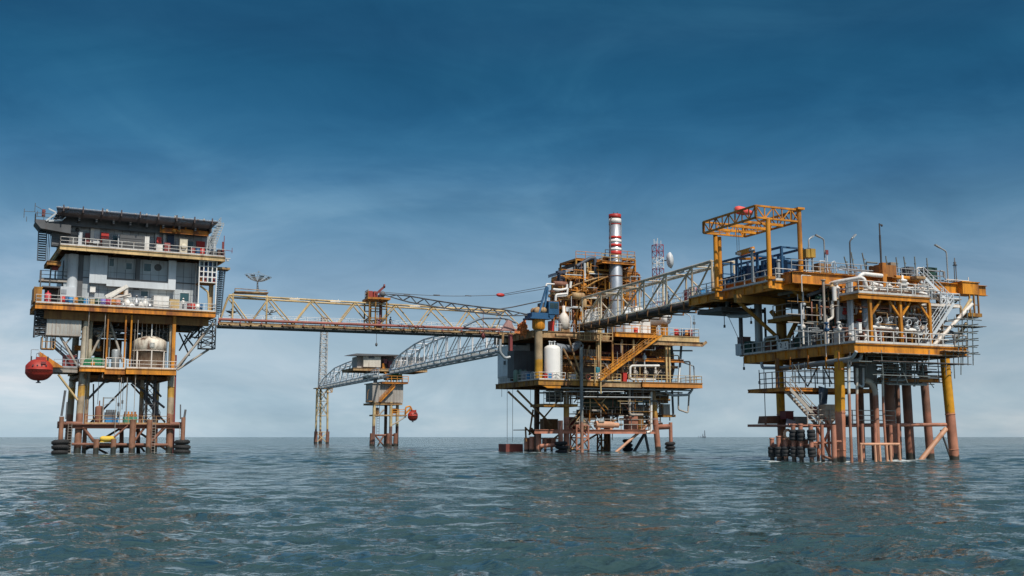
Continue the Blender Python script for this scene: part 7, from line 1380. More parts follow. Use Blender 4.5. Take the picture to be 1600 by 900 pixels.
# tote, left side equipment (placed on the left strip of the deck)
t = thing(b_, 'tote_tank', 'grey caged square tote tank on the left side of the lower deck', 'tank', U(1272, 535, 1.5)); p, q = U(1272, 530, 1.5), U(1272, 508, 1.5); d = p[1]; m = MB(); a0_, a1_ = V(1262, 520, d)[0], V(1283, 520, d)[0]; m.box(a0_, a1_, d, d+1.5, ZB+.15, q[2]); m.box(a0_+.1, a1_-.1, d+.1, d+1.4, ZB, ZB+.15); m.build('bottle', paint('tote_grey', (.34, .34, .33), .5, .05), t); m = MB()
for k in range(6): u = a0_+(a1_-a0_)*k/5; m.beam((u, d-.03, ZB+.1), (u, d-.03, q[2]), .05)
for k in range(5): z = ZB+.15+(q[2]-ZB-.15)*k/4; m.beam((a0_, d-.03, z), (a1_, d-.03, z), .05)
m.build('cage', LGRY, t)
def ubox(x0, x1, y0, y1, u, mat, nm, lab, cat, depth=1.0):
    d = U((x0+x1)/2, y1, u)[1]; a, q = V(x0, y1, d)[0], V(x1, y1, d)[0]; zt = V((x0+x1)/2, y0, d)[2]; m = MB(); m.box(a, q, d, d+depth, ZB+.06, zt); m.box(a+.06, q-.06, d+.06, d+depth-.06, ZB, ZB+.06); m.box(a-.03, q+.03, d-.03, d+depth+.03, zt, zt+.06)
    for k in range(3): zz_ = ZB+.2+(zt-ZB-.3)*k/3; m.box(a+.1, q-.1, d-.03, d, zz_, zz_+.05)
    return solo(b_, m, nm, mat, lab, cat, ((a+q)/2, d, ZB), 'boxes and cabinets on the decks')
ubox(1161, 1173, 527, 537, .6, paint('mauve_brown', (.2, .13, .12), .6, .3), 'deck_box', 'mauve brown box at the far left end of the lower deck', 'box'); ubox(1158, 1170, 538, 552, .4, PCLAD, 'deck_box', 'pale grey blue box below the mauve brown box', 'box'); ubox(1172, 1185, 534, 551, .8, DGREEN, 'generator', 'dark green generator at the left end of the lower deck', 'generator'); ubox(1193, 1200, 536, 549, 1, TGRY, 'deck_box', 'warm grey box right of the dark green generator', 'box'); ubox(1206, 1214, 536, 547, .8, RUST, 'deck_box', 'rusty box left of the white number sign', 'box'); ubox(1240, 1252, 533, 543, 1.2, TGRY, 'deck_box', 'long warm grey box right of the white number sign', 'box', 2.5); ubox(1286, 1297, 529, 540, 1.4, DYEL, 'deck_box', 'weathered yellow box right of the grey tote tank', 'box'); ubox(1252, 1260, 529, 543, .9, DGREEN, 'deck_box', 'dark green box left of the grey tote tank', 'box')
person(b_, (lambda p: (p[0], p[1], ZB))(U(1240, 541, 1.0)), 1.0, 'worker in dark red overalls near the number sign on the right platform', MAROON, MAROON, RED)
m = MB(); p = U(1186.5, 550, 1.2); m.tube((p[0], p[1], ZB), (p[0], p[1], ZG-.9), .42, 14); m.build('vent_column', GALV, pb); m = MB(); m.tube((p[0]-.1, p[1]+3, ZB), (p[0]-.1, p[1]+3, ZG-.9), .22, 10); m.tube((p[0]+2.4, p[1]+2, ZB), (p[0]+2.4, p[1]+2, ZG-.9), .13, 8); m.tube((p[0]+1.2, p[1]+2, ZB), (p[0]+1.2, p[1]+2, ZG-.9), .1, 8); m.build('standpipes', DGRY, pb)
b = MB(); q = [U(1193, 550, .3), U(1195, 528, .3), U(1215, 525, .3), U(1216, 546, .3)]; b.pipe(q, .13, 8, 2); b.build('pipe_arch', LGRY, pb); b = MB(); q = [U(1197, 550, 1), U(1199, 531, 1), U(1208, 528, 1), U(1210, 540, 1)]; b.pipe(q, .3, 10, 2); b.build('pipe_arch', TANR, pb)
b = MB(); b.pipe([U(1136, 470, -2), U(1137, 494, -2), U(1165, 494, -1.5), U(1175, 492, -1)], .2, 9, 2); b.build('hung_pipe', GALV, pb)
b = MB(); b.box(-3.5, 2, 16, 20.5, V(1160, 489, 17)[2], V(1160, 486, 17)[2]+.2); b.tube(V(1128, 490, 17), V(1180, 484, 17), .16, 7); b.tube(V(1122, 478, 19), V(1140, 477, 19), .3, 8); b.build('cable_tray', DGRY, pb)
# number sign on the left railing
t = thing(b_, 'number_sign', 'white number sign hung on the left railing of the right platform', 'sign', U(1224, 545, -.06)); p0, p1 = U(1216.3, 541, -.06), U(1232, 541, -.06); z0, z1 = U(1224, 547, -.06)[2], U(1224, 534, -.06)[2]
m = MB(); m.box(-.10, -.05, p1[1], p0[1], z0, z1); o = m.build('board', WHT, t); OFF[o] = OFF[t]
def uletters(par, txt, size, v, z):
    me = text_mesh(txt, size); x = bpy.data.objects.new('lettering', me); C.objects.link(x); me.materials.append(NAVY); x.parent = par; x.location = vsub((-.115, v, z), OFF[par]); x.rotation_euler = (math.pi/2, 0, -math.pi/2); OFF[x] = (0, 0, 0)
vm = (p0[1]+p1[1])/2; hw = (p0[1]-p1[1])/2; uletters(o, '2', .62, vm+hw*.42, (z0+z1)/2+.05); uletters(o, '1', .48, vm-hw*.5, (z0+z1)/2+.1)
m = MB(); m.box(-.115, -.1, vm-hw*.75, vm-hw*.3, z0+.12, z0+.2); m.build('caption_line', NAVY, o)
# pipe loops in front of the shaded interior
for pts, r_, mt in (([V(1300.5, 470, 3), V(1301, 497, 3), V(1293, 500, 3), V(1294, 537, 3)], .13, WHTR), ([V(1310, 450, 3), V(1309, 505, 3), V(1318, 507, 3)], .12, WHTR), ([V(1303, 448, 2.8), V(1304, 470, 2.8)], .22, WHT), ([V(1325.5, 440, 2.2), V(1328, 540, 2.2)], .2, GALV), ([V(1330, 440, 2.0), V(1332, 540, 2.0)], .16, LGRY), ([V(1320, 453, 5), V(1285, 453, 5), V(1262, 462, 5)], .18, DGRY), ([V(1284, 455, 5.5), V(1343, 452, 5.5)], .3, DGREEN), ([V(1275, 465, 5), V(1330, 460, 5)], .2, DGREEN), ([V(1282, 500, 5), V(1281, 460, 5)], .14, GALV), ([V(1313, 480, 4), V(1314, 500, 4)], .55, GALV), ([V(1321, 463, 4), V(1322, 500, 4)], .25, RUST), ([V(1260, 470, 9), V(1262, 500, 9)], .15, DGRY), ([V(1192, 470, 12), V(1270, 455, 9)], .2, GALV), ([V(1205, 462, 11), V(1290, 446, 7)], .2, TGRY)):
    b = MB(); b.pipe(pts, r_, 9, 2); b.build('pipe', mt, pb)
for x, y, mt in ((1312, 463, WHTR), (1319, 464, RUST), (1320, 487, RED), (1334, 496, ORG), (1333, 478, WHT), (1300, 447, TANR), (1308, 449, WHT)): b = MB(); a = V(x, y, 3.4); b.lathe(off(a, 0, 0, -.3), [(.01, 0), (.25, .05), (.25, .3), (.12, .4), (.12, .6), (.2, .62), (.01, .7)], 10); b.build('small_valve', mt, pb)
rg = random.Random(9)
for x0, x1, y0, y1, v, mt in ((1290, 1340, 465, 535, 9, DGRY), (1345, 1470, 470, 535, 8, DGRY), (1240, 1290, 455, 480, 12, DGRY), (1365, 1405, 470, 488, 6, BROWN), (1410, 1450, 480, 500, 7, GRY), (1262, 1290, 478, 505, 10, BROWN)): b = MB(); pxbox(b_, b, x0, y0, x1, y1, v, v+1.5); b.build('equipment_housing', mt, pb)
pal = [GALV, LGRY, WHTR, TGRY, TANR, DYEL, RUST, WHT, DGREEN, DGRY]
for k in range(84):
    x = rg.uniform(1285, 1478); y = rg.uniform(464, 534); v = rg.uniform(2.2, 7.5); p = V(x, y, v); r_ = rg.choice([.05, .06, .08, .1, .13, .17]); ln = rg.uniform(.8, 3.5); k2 = rg.random(); s = rg.choice([-1, 1])
    if k2 < .4: pts = [(p[0], v, max(ZB, p[2]-rg.uniform(.5, 2.5))), p, off(p, s*ln), off(p, s*ln, 0, rg.uniform(-1.2, 1))]
    elif k2 < .7: pts = [off(p, -ln), off(p, ln)]
    else: pts = [(p[0], v, ZB), (p[0], v, zt_main-1)]
    b = MB(); b.pipe(pts, r_, 7, 2); q = pts[1]; b.lathe(off(q, 0, 0, -.05), [(.01, 0), (r_*1.8, 0), (r_*1.8, .1), (.01, .1)], 8); b.build('pipe', rg.choice(pal), pb)
for k in range(34):
    x = rg.uniform(1290, 1472); y = rg.uniform(500, 534); v = rg.uniform(1.6, 3.2); p = V(x, y, v); b = MB(); s = rg.uniform(.15, .32); b.lathe((p[0], v, p[2]-.3), [(.01, 0), (s, .05), (s, .3), (s*.5, .4), (s*.5, .7), (s*.9, .75), (s*.9, .9), (.01, .95)], 9); b.torus((p[0], v-.2, p[2]+.1), s*.9, .035, (0, 1, 0), 10, 4); b.tube((p[0], v, ZB), (p[0], v, p[2]-.2), .05, 6); b.build('small_valve', rg.choice([WHT, WHTR, GALV, RED, RUST, LGRY, BLUE]), pb)
for k in range(60):                                # random thin pipes packed between the decks
    top = k % 3 == 0
    if top: x = rg.uniform(1288, 1500); v = rg.uniform(4.6, 8); z = zt_main+rg.uniform(.1, 1.1); p = (V(x, 425, v)[0], v, z)
    elif k % 3 == 1: x = rg.uniform(1345, 1455); v = rg.uniform(.8, 3.4); p = (V(x, 450, v)[0], v, ZI+rg.uniform(.15, 1.3))
    else: x = rg.uniform(1240, 1345); v = rg.uniform(2.5, 8); p = V(x, rg.uniform(445, 530), v)
    r_ = rg.choice([.04, .05, .07, .09]); ln = rg.uniform(.6, 2.6); sg = rg.choice([-1, 1]); b = MB()
    pts = [off(p, -ln), off(p, ln), off(p, ln, 0, -.5*sg if not top else .4)] if k % 2 else [off(p, 0, 0, -.6 if not top else 0), off(p, 0, 0, .5+.3*ln), off(p, sg*ln*.7, 0, .5+.3*ln)]
    b.pipe(pts, r_, 6, 2); b.build('thin_pipe', rg.choice([GALV, LGRY, GALV, WHTR, STEEL, TGRY, DYEL, SCAF]), pb)
for k in range(96):  # random narrow pipes among the deck equipment
    x = rg.uniform(1238, 1480); v = rg.uniform(.8, 3.0) if x > 1345 else rg.uniform(2.0, 6.0); y = rg.uniform(464, 536) if x > 1345 else rg.uniform(448, 536); p = V(x, y, v); r_ = rg.choice([.03, .04, .05, .07, .1]); ln = rg.uniform(.4, 1.9); sg = rg.choice([-1, 1]); b = MB()
    pts = [off(p, -ln), off(p, ln), off(p, ln, 0, -.5*sg)] if k % 3 == 0 else ([off(p, 0, 0, -ln), off(p, 0, 0, ln)] if k % 3 == 1 else [off(p, -sg*ln, 0, 0), p, off(p, 0, 0, sg*ln*.8)])
    b.pipe(pts, r_, 6, 2)
    if k % 4 == 0: b.sphere(p, r_*2.6, n=8)
    b.build('narrow_pipe', rg.choice([GALV, RUST, LGRY, TGRY, TANR, DYEL, STEEL, WHTR, PINK]), pb)
# ---- white stairs on the right end
z1_ = zt_main+.1; lnd = V(1465, 475, 1.6)
stairs(pb, (V(1489, 474, 2.6)[0], 2.6, lnd[2]), (V(1443, 424, 2.6)[0], 2.6, z1_), .9, LGRY, GALV, (0, 1, 0))
b = MB(); b.box(V(1440, 475, 1.4)[0], V(1500, 475, 1.4)[0], 1.4, 3.6, lnd[2]-.25, lnd[2]); o = b.build('stair_landing', WHTR, pb); b = MB(); rail(b, [(V(1470, 475, 1.4)[0], 1.4, lnd[2]), (V(1500, 475, 1.4)[0], 1.4, lnd[2]), (V(1500, 475, 1.4)[0], 3.5, lnd[2])], 1.1, 1, .05, False); b.build('railing', LGRY, o)
stairs(pb, (V(1447, 541, .6)[0], .6, ZB), (V(1490, 474, .6)[0], .6, lnd[2]), .85, LGRY, GALV, (0, 1, 0))
b = MB(); b.box(V(1432, 424, 2.4)[0], V(1446, 424, 2.4)[0], 2.4, 4.4, z1_-.25, z1_); b.build('stair_head', TANR, pb)
braces(pb, [(V(1519, 475, 1.2), V(1452, 547, 1.2), .19), (V(1475, 505, 3), V(1448, 478, 3), .14)], WHTR); braces(pb, [(V(1517, 468, 2.4), V(1497, 500, 2.4), .18), (V(1492, 535, 3), V(1510, 505, 3), .18)], TAN)
b = MB(); u0, u1 = V(1515.5, 480, 2.8)[0], V(1529, 480, 2.8)[0]; z0 = V(1520, 490, 2.8)[2]
for u in (u0, u0+(u1-u0)*.5, u1): b.beam((u, 2.8, z0), (u, 2.8, zt_main-1.2), .14)
b.box(u0-.7, u1, 2.4, 4, z0-.35, z0); b.beam((u0, 2.8, z0+.9), (u1, 2.8, z0+.9), .08); b.build('hanging_platform', DYEL, pb)
# ---- scaffolding on the right and below
sc = thing(b_, 'scaffolding', 'tube scaffolding with boards round the right end and underside of the right platform', 'scaffold', (15, 1, ZB))
b = MB()
for x in (1497, 1504, 1512, 1520):
    for v in (-.4, 2.2): b.tube((V(x, 560, v)[0], v, V(x, 566, v)[2]-.3), (V(x, 500, v)[0], v, V(x, 484 if x > 1500 else 505, v)[2]), .05, 6)
for y in (498, 508, 519, 530, 541, 552): 
    for v in (-.5, 2.2): a, q = V(1492+rg.uniform(-3, 3), y, v), V(1520+rg.uniform(0, 14), y, v); b.tube(a, (q[0], v, a[2]), .05, 6)
    for x in (1500, 1516): a = V(x, y, 0); b.tube((a[0], -1, a[2]), (a[0], 3.4, a[2]), .05, 6)
b.build('tube_lattice', SCAF, sc)
for x0, x1, y, v, mt in ((1497, 1539, 509, 1.8, paint('dark_boards', (.13, .11, .1), .8, .2)), (1360, 1516, 553.5, -.55, WOOD), (1362, 1517, 566, -.5, paint('dark_boards', (.13, .11, .1))), (1480, 1517, 548.5, -.9, WOOD), (1368, 1465, 580, 4, paint('dark_boards', (.13, .11, .1)))):
    b = MB(); a, q = V(x0, y, v), V(x1, y, v); z = V((x0+x1)/2, y, v)[2]
    for k in range(4): b.box(a[0]+rg.uniform(-.3, .3), q[0]+rg.uniform(-.4, .4), v+k*.27, v+k*.27+.24, z-.03, z+.03)
    for k in range(5): u = a[0]+(q[0]-a[0])*(k+.3)/5; b.tube((u, v-.2, z-.08), (u, v+1.3, z-.08), .05, 5)
    b.build('board_walk', mt, sc)
b = MB()
for k in range(13): x = 1352+k*12.5; v = rg.choice([-.3, .6, 2, 4]); t0 = V(x, 552, v); b.tube((t0[0], v, t0[2]+.3), (t0[0]+rg.uniform(-.2, .2), v, V(x, rg.uniform(574, 602), v)[2]), .05, 6)
for k in range(11): y = 556+k*4.2; v = rg.choice([-.3, .8, 2.5, 4.5]); a, q = V(rg.uniform(1338, 1375), y, v), V(rg.uniform(1440, 1518 if y < 572 else 1466), y, v); b.tube(a, (q[0], v, a[2]+rg.uniform(-.05, .05)), .05, 6)
for k in range(9): x = rg.uniform(1345, 1460); v = rg.uniform(0, 4); p, q = V(x, 556, v), V(x+rg.choice([-18, 18]), 600, v); b.tube(p, q, .05, 6)
b.build('tube_lattice', SCAF, sc)
b = MB()
for k in range(10): x = 1238+k*9.5; v = rg.uniform(5, 9); p = V(x, 566, v); b.tube(p, (p[0], v, V(x, rg.uniform(596, 608), v)[2]), .06, 6)
for x0, y0, x1, y1 in ((1240, 570, 1262, 604), (1262, 604, 1280, 568), (1285, 570, 1300, 600), (1300, 574, 1318, 600)): b.tube(V(x0, y0, 7), V(x1, y1, 7), .07, 6)
for y in (578, 588): a, q = V(1236, y, 7), V(1336, y, 7); b.tube(a, (q[0], 7, a[2]), .05, 6)
b.build('tube_lattice', SCAF, sc)
# ---- under the lower deck
zs_ = V(1285, 606, 5)[2]; o = deck(pb, V(1228, 606, 5)[0], V(1372, 606, 5)[0], 5, 11, zs_, ORG, BROWN, .3, .2); b = MB(); rail(b, [(V(1228, 606, 5)[0], 9, zs_), (V(1228, 606, 5)[0], 5.05, zs_), (V(1305, 606, 5)[0], 5.05, zs_)], 1.5, 1.1, .045, False, (1, .6, .3)); b.build('railing', DGRY, o)
zs2 = V(1430, 590, 4)[2]; deck(pb, V(1393, 590, 4)[0], V(1467, 590, 4)[0], 4, 9, zs2, ORG, BROWN, .35, .2)
stairs(pb, V(1286, 664, 4.6), V(1235, 608, 4.6), .9, TGRY, TGRY, (0, 1, 0))
b = MB(); b.pipe([U(1190, 566, -.5), U(1191, 575, -.5), U(1215, 575, -.5), U(1332, 559.5, -.5), U(1338, 549, -.5)], .16, 10, 2.2); b.build('under_pipe', GALV, pb); b = MB(); b.pipe([U(1213, 572, .5), U(1225, 577, .5), U(1325, 564, .5), V(1345, 562, 1), V(1346, 550, 1)], .17, 10, 2.2); b.build('under_pipe', GALV, pb)
for x in (1218, 1240, 1268, 1296, 1316): b = MB(); p = U(x, 566, -.2); b.box(p[0]-.5, p[0]+.9, p[1]-.12, p[1]+.12, p[2]-.7, p[2]-.55); b.beam((p[0]-.4, p[1], p[2]-.6), (p[0]-.4, p[1], ZB-.8), .14); b.build('pipe_hanger', ORG, pb)
for pts, r_, mt in (([V(1327, 556, 1.2), V(1326, 600, 1.2), V(1331, 726, 1.2)], .14, RISER), ([V(1339, 575, 1.6), V(1339, 640, 1.6), V(1343, 726, 1.6)], .13, RISER), ([V(1350, 594, 3), V(1362, 597, 3), V(1368, 612, 3), V(1372, 724, 3)], .26, RISER), ([V(1379, 575, 2.5), V(1380, 640, 2.5), V(1386, 726, 2.5)], .12, RISER), ([V(1340, 600, 2.4), V(1349, 606, 2.4), V(1349, 575, 2.4)], .1, LGRY), ([V(1215.5, 560, 10.5), V(1214, 606, 10.5)], .14, BROWN)):
    b = MB(); b.pipe(pts, r_, 10, 5); b.build('riser_pipe', mt, pb)
for k in range(24):  # random pipes hung under the lower deck
    x = rg.uniform(1330, 1465); y = rg.uniform(562, 600); v = rg.uniform(2, 9); p = V(x, y, v); r_ = rg.choice([.07, .1, .14]); ln = rg.uniform(.8, 3); b = MB()
    b.pipe([(p[0], v, ZB-.9), p, off(p, rg.choice([-ln, ln]))] if k % 2 else [off(p, -ln), off(p, ln)], r_, 7); b.build('underdeck_pipe', rg.choice([GALV, TGRY, DGRY, BROWN, LGRY]), pb)
m = MB(); a = V(1352, 590, 5); m.vessel((a[0], 5, zs_+.1), (a[0], 5, ZB-1), 1.1, 18); solo(b_, m, 'slung_vessel', paint('grey_slung_vessel', (.22, .24, .24), .5, .3), 'grey vessel in the scaffolding under the right platform', 'vessel', (a[0], 5, zs_))
m = MB(); cl = []; rows = 9; cols_ = 7
for j in range(rows):
    for i in range(cols_):
        f, h = i/(cols_-1), j/(rows-1); x = 1279+15*f+(2-5*f)*h*.6; y = 603+4*f+30*h-6*h*f; p = V(x, y, 4.3+.25*math.sin(7*f+5*h)); cl.append(p)
nn_ = len(cl); m.add(cl+[off(p, 0, .03) for p in cl], [(j*cols_+i, j*cols_+i+1, (j+1)*cols_+i+1, (j+1)*cols_+i) for j in range(rows-1) for i in range(cols_-1)]+[(nn_+(j+1)*cols_+i, nn_+(j+1)*cols_+i+1, nn_+j*cols_+i+1, nn_+j*cols_+i) for j in range(rows-1) for i in range(cols_-1)], True)
solo(b_, m, 'hanging_sheet', paint('blue_grey_sheet', (.09, .12, .15), .8, .1), 'blue grey sheet hanging in folds beneath the right platform', 'sheet', cl[0])
# landing
zl = V(1400, 664, 2.7)[2]
for pts, r_ in (([V(1232, 665, 6), V(1478, 663.5, 3.5)], .18), ([V(1225, 664, 9), V(1312, 666, 2.9)], .16)): b = MB(); b.pipe([pts[0], pts[1]], r_, 12); b.build('landing_tube', PINK, pb)
braces(pb, [(V(1478, 670, 3.4), V(1434, 725, 3.4), .25)], paint('salmon_pipe', (.62, .33, .2))); braces(pb, [(V(1470, 672, 5), V(1486, 718, 5), .1)], DGRY)
b = MB(); b.box(V(1232, 667, 6)[0], V(1345, 667, 6)[0], 4.2, 10, zl-.12, zl); o = b.build('landing_deck', PINK, pb); b = MB(); rail(b, [(V(1262, 664, 4.3)[0], 4.3, zl), (V(1400, 664, 4.3)[0], 4.3, zl)], 1.4, 1.3, .045, False, (1, .66, .33)); b.build('railing', TGRY, o)
zb_ = V(1210, 663, 10)[2]; b = MB(); b.box(V(1197, 663, 9)[0], V(1265, 663, 9)[0], 9, 12, zb_-.25, zb_); b.build('boat_landing', PINK, pb)
m = MB(); p = [V(x, y, 9.2) for x, y in ((1197.5, 662, ), (1199.5, 650), (1238, 649), (1238, 662))]; m.prism([(a[0], a[2]) for a in p], 9.2, 10.6)
for k in range(7): a = V(1201+k*5.2, 656, 9.2); m.box(a[0]-.05, a[0]+.05, 9.14, 9.2, p[0][2]+.05, p[1][2]-.05)
solo(b_, m, 'skip_container', paint('rust_brown_skip', (.24, .10, .05), .65, .5), 'rusty brown skip at the left foot of the right platform', 'skip', p[0])
def lb2(x0, x1, y0, y1, v, mat, nm, lab, cat): 
    m = MB(); a, q, z0, z1 = pxbox(b_, m, x0, y0, x1, y1, v, v+.9); m.box(a-.04, q+.04, v-.04, v+.94, z1, z1+.06); m.box(a+.1, q-.1, v-.03, v, z0+.12, z1-.12); return solo(b_, m, nm, mat, lab, cat, ((a+q)/2, v, z0))
lb2(1228, 1240, 643, 655, 8, MAROON, 'deck_box', 'maroon box above the rusty brown skip by the rear left leg', 'box'); lb2(1242, 1262, 652, 664, 7.8, TGRY, 'deck_box', 'warm grey box between the rear left leg and the stair foot', 'box'); lb2(1273, 1278, 636, 650, 5.2, MAROON, 'deck_box', 'small maroon box on the landing stair', 'box'); lb2(1322, 1329, 651, 664, 4, BLACK, 'deck_box', 'black box on the landing right of the front leg', 'box')
m = MB(); a = V(1236, 661, 7.4); m.beam(V(1231, 655, 7.4), V(1242, 666, 7.4), .7, .05) if False else m.add([V(1230, 654, 7.4), V(1243.5, 658, 7.4), V(1241.5, 667.5, 7.3), V(1228, 663.5, 7.3)]+[off(V(1230, 654, 7.4), 0, .06), off(V(1243.5, 658, 7.4), 0, .06), off(V(1241.5, 667.5, 7.3), 0, .06), off(V(1228, 663.5, 7.3), 0, .06)], [(0,1,2,3), (7,6,5,4), (0,4,5,1), (1,5,6,2), (2,6,7,3), (3,7,4,0)]); solo(b_, m, 'leaning_board', paint('blue_grey_panel', (.3, .34, .4), .4, .05), 'tilted pale grey panel leaning below the maroon box', 'board', a)
m = MB(); a = V(1231, 678.5, 6.8); m.torus(a, .4, .13, (0, 1, 0), 20, 8); solo(b_, m, 'lifebuoy', paint('lifebuoy_cream', (.72, .42, .25), .5, 0), 'pale orange lifebuoy hung above the rubber fenders', 'lifebuoy', a)
t = thing(b_, 'hopper_tank', 'cream square hopper tank left of the front leg', 'hopper', V(1298, 664, 4.4)); p0, p1 = V(1290, 655, 4.4), V(1306.5, 632, 4.4); m = MB(); m.box(p0[0], p1[0], 4.4, 5.4, p0[2]+.1, p1[2]); mu = (p0[0]+p1[0])/2; zq = V(1298, 663, 4.4)[2]
m.add([(p0[0], 4.4, p0[2]+.1), (p1[0], 4.4, p0[2]+.1), (p1[0], 5.4, p0[2]+.1), (p0[0], 5.4, p0[2]+.1), (mu+.15, 4.8, zq), (mu+.35, 4.8, zq), (mu+.35, 5, zq), (mu+.15, 5, zq)], [(0,1,5,4), (1,2,6,5), (2,3,7,6), (3,0,4,7), (4,5,6,7)]); m.build('body', paint('hopper_cream', (.55, .46, .34), .5, .35), t); m = MB()
for u in (p0[0], p1[0]): m.beam((u, 4.4, zl), (u, 4.4, p0[2]+.2), .1); m.beam((u, 5.4, zl), (u, 5.4, p0[2]+.2), .1)
m.build('leg', PINK, t)
# rubber fender sleeves on posts
sl = None
order = ('leftmost', 'second', 'third', 'fourth', 'fifth', 'rightmost')
for k, (x, ytop, v, up) in enumerate(((1206.5, 685, 6.5, 0), (1217, 682, 5.6, 0), (1228, 686, 4.9, 0), (1240.5, 663, 4.1, 1), (1252, 663, 3.4, 1), (1268, 664, 2.4, 1))):
    a = V(x, 705, v); b = MB(); b.tube((a[0], v, -2), (a[0], v, V(x, ytop, v)[2]), .21, 12); b.lathe((a[0], v, V(x, ytop, v)[2]), [(.25, -.05), (.25, .05), (.01, .06)], 12); b.build('fender_post', PINK, pb)
    spots = [(V(x, 706, v)[2], 'lower')]+([(V(x, 680, v)[2], 'upper')] if up else [])
    for z, w_ in spots:
        lab = f'{order[k]} black rubber fender sleeve' + (f', {w_} of its post' if up else '') + ', left foot of the right platform'
        if sl is None:
            m = MB(); m.lathe((0, 0, 0), [(.23, -.5), (.34, -.48), (.38, -.4), (.385, -.26), (.35, -.23), (.35, -.18), (.39, -.15), (.39, .13), (.35, .16), (.35, .21), (.385, .24), (.38, .4), (.33, .48), (.23, .5)], 18); sl = m.build('fender_sleeve', BLACK, None, b_, (0, 0, 0)); sl.location = b_.w(a[0], v, z); tag(sl, lab, 'fender', 'rubber fender sleeves')
        else: o_ = dup(sl, b_, (a[0]+rg.uniform(-.05, .05), v, z+rg.uniform(-.06, .06)), lab, None, rg.uniform(0, 6)); o_.rotation_euler.x = rg.uniform(-.07, .07); o_.scale = (1, 1, rg.uniform(.9, 1.08))
b = MB(); b.tube(V(1205, 697, 6.5), V(1276, 697, 2.6), .2, 10); b.tube(V(1225, 690, 7.5), V(1262, 690, 6.5), .25, 10); b.build('fender_beam', RUST, pb)
for x, y0, y1, v, r_ in ((1302, 664, 727, 1.6, .25), (1284, 664, 722, 3.5, .17), (1294, 664, 700, 4.6, .14), (1347, 662, 724, 1.2, .15), (1367, 661, 724, 1.0, .15), (1403, 662, 724, 1.4, .14), (1391, 664, 720, 4, .2), (1277, 664, 722, 4.4, .15)):
    p, q = V(x, y0, v), V(x+2, y1, v); b = MB(); b.tube((q[0], v, -1.5), p, r_, 12); b.build('pile', PINK, pb)
b = MB(); p, q = V(1343, 694, .6), V(1405, 694, .6); b.tube(p, q, .13, 10); zc = p[2]
for x in (1345, 1367, 1374, 1385, 1391, 1405): a = V(x, 700, .6); b.tube((a[0], .6, zc), (a[0]+.1, .6, -1.5), .12, 10)
b.build('riser_guard', paint('salmon_pipe', (.62, .33, .2)), pb)
b = MB()
for x0, y0, x1, y1, v in ((1278, 716, 1297, 668, 4.2), (1278, 668, 1298, 716, 4.2), (1270, 692, 1302, 692, 4), (1304, 690, 1314, 690, 2.2), (1284, 712, 1300, 718, 3)): b.tube(V(x0, y0, v), V(x1, y1, v), .12, 8)
b.build('landing_brace', PINK, pb)
for x, y0, y1, v in ((1162, 558, 578, 16), (1186, 578, 600, 14), (1193.5, 575, 664, 13), (1131, 470, 512, 18), (1157.5, 490, 545, 16.5), (1173, 480, 506, 15), (1428, 592, 604, 5), (1328, 550, 570, .4)):
    b = MB(); p, q = V(x, y0, v), V(x, y1, v); b.tube(p, (p[0], v, q[2]), .045, 5); b.box(p[0]-.08, p[0]+.08, v-.08, v+.08, q[2], q[2]+.3); b.build('hanging_cable', DGRY, pb)
b = MB(); b.tube(V(1136, 490, 17), V(1158, 538, 16), .03, 5); b.tube(V(1404, 590, 6), V(1397, 622, 6), .04, 5); b.tube(V(1448, 590, 5), V(1459, 606, 5), .04, 5); b.build('slack_rope', DGRY, pb)

# ================================================================ D: SMALL FAR PLATFORM and E: TRIPOD with its bridge
d_ = FD
V = lambda x, y, v: d_.V(x, y, v)
pd = thing(d_, 'satellite_platform', 'small far grey and yellow platform carrying two stacked cabins between two bridges', 'oil platform', (4, 3, 0))
FCL = paint('far_grey_cladding', (.36, .34, .31), .55, .3, (.22, .14, .09), .2); FCR = paint('far_cream_cladding', (.56, .52, .44), .55, .2)
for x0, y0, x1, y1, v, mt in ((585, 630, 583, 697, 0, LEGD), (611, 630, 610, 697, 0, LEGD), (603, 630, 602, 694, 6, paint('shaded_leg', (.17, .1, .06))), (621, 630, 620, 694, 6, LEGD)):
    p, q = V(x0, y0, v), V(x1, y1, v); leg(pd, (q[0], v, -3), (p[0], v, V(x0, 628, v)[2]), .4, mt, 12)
for x in (580, 606, 617):
    b = MB(); a = V(x, 690, .3); b.tube((a[0], .3, -2), (a[0]+.2, .3, V(x, 677, .3)[2]), .55, 10); b.build('pile_sleeve', RUST, pd)
b = MB(); zc = V(595, 680, 1)[2]; b.tube(V(583, 680, 1), V(621, 680, 1), .25, 8); b.tube(V(586, 680, 1), V(600, 697, 1), .2, 8); b.tube(V(600, 680, 1), V(590, 697, 1), .2, 8); b.tube(V(606, 682, 3), V(614, 697, 3), .2, 8); b.build('leg_brace', RUST, pd)
def dk(nm, x0, x1, y, v0, v1, gm, h=.4):
    z = V((x0+x1)/2, y, v0)[2]; return deck(pd, V(x0, y, v0)[0], V(x1, y, v0)[0], v0, v1, z, gm, BROWN, h, .25, 3, name=nm), z
o, zd1 = dk('deck', 583, 629, 629.5, -.5, 8, TANR); o, zd2 = dk('deck', 597, 638, 596.5, -1, 8, ORG); o, zd3 = dk('deck', 552, 668, 576, -1.5, 9, TANR, .6)
b = MB(); rail(b, [(V(603, 596, -.9)[0], -.9, zd2), (V(638, 596, -.9)[0], -.9, zd2)], 1.4, 1.6, .08, False); b.build('railing', YEL, pd)
t = thing(d_, 'equipment_cabin', 'far grey cabin box under the green cage with a yellow stair across its front', 'cabin', (V(604, 628, 0)[0], 0, zd1)); m = MB(); a, q, z0, z1 = pxbox(d_, m, 582, 600, 630, 628.8, .2, 6); m.build('wall', FCL, t); m = MB()
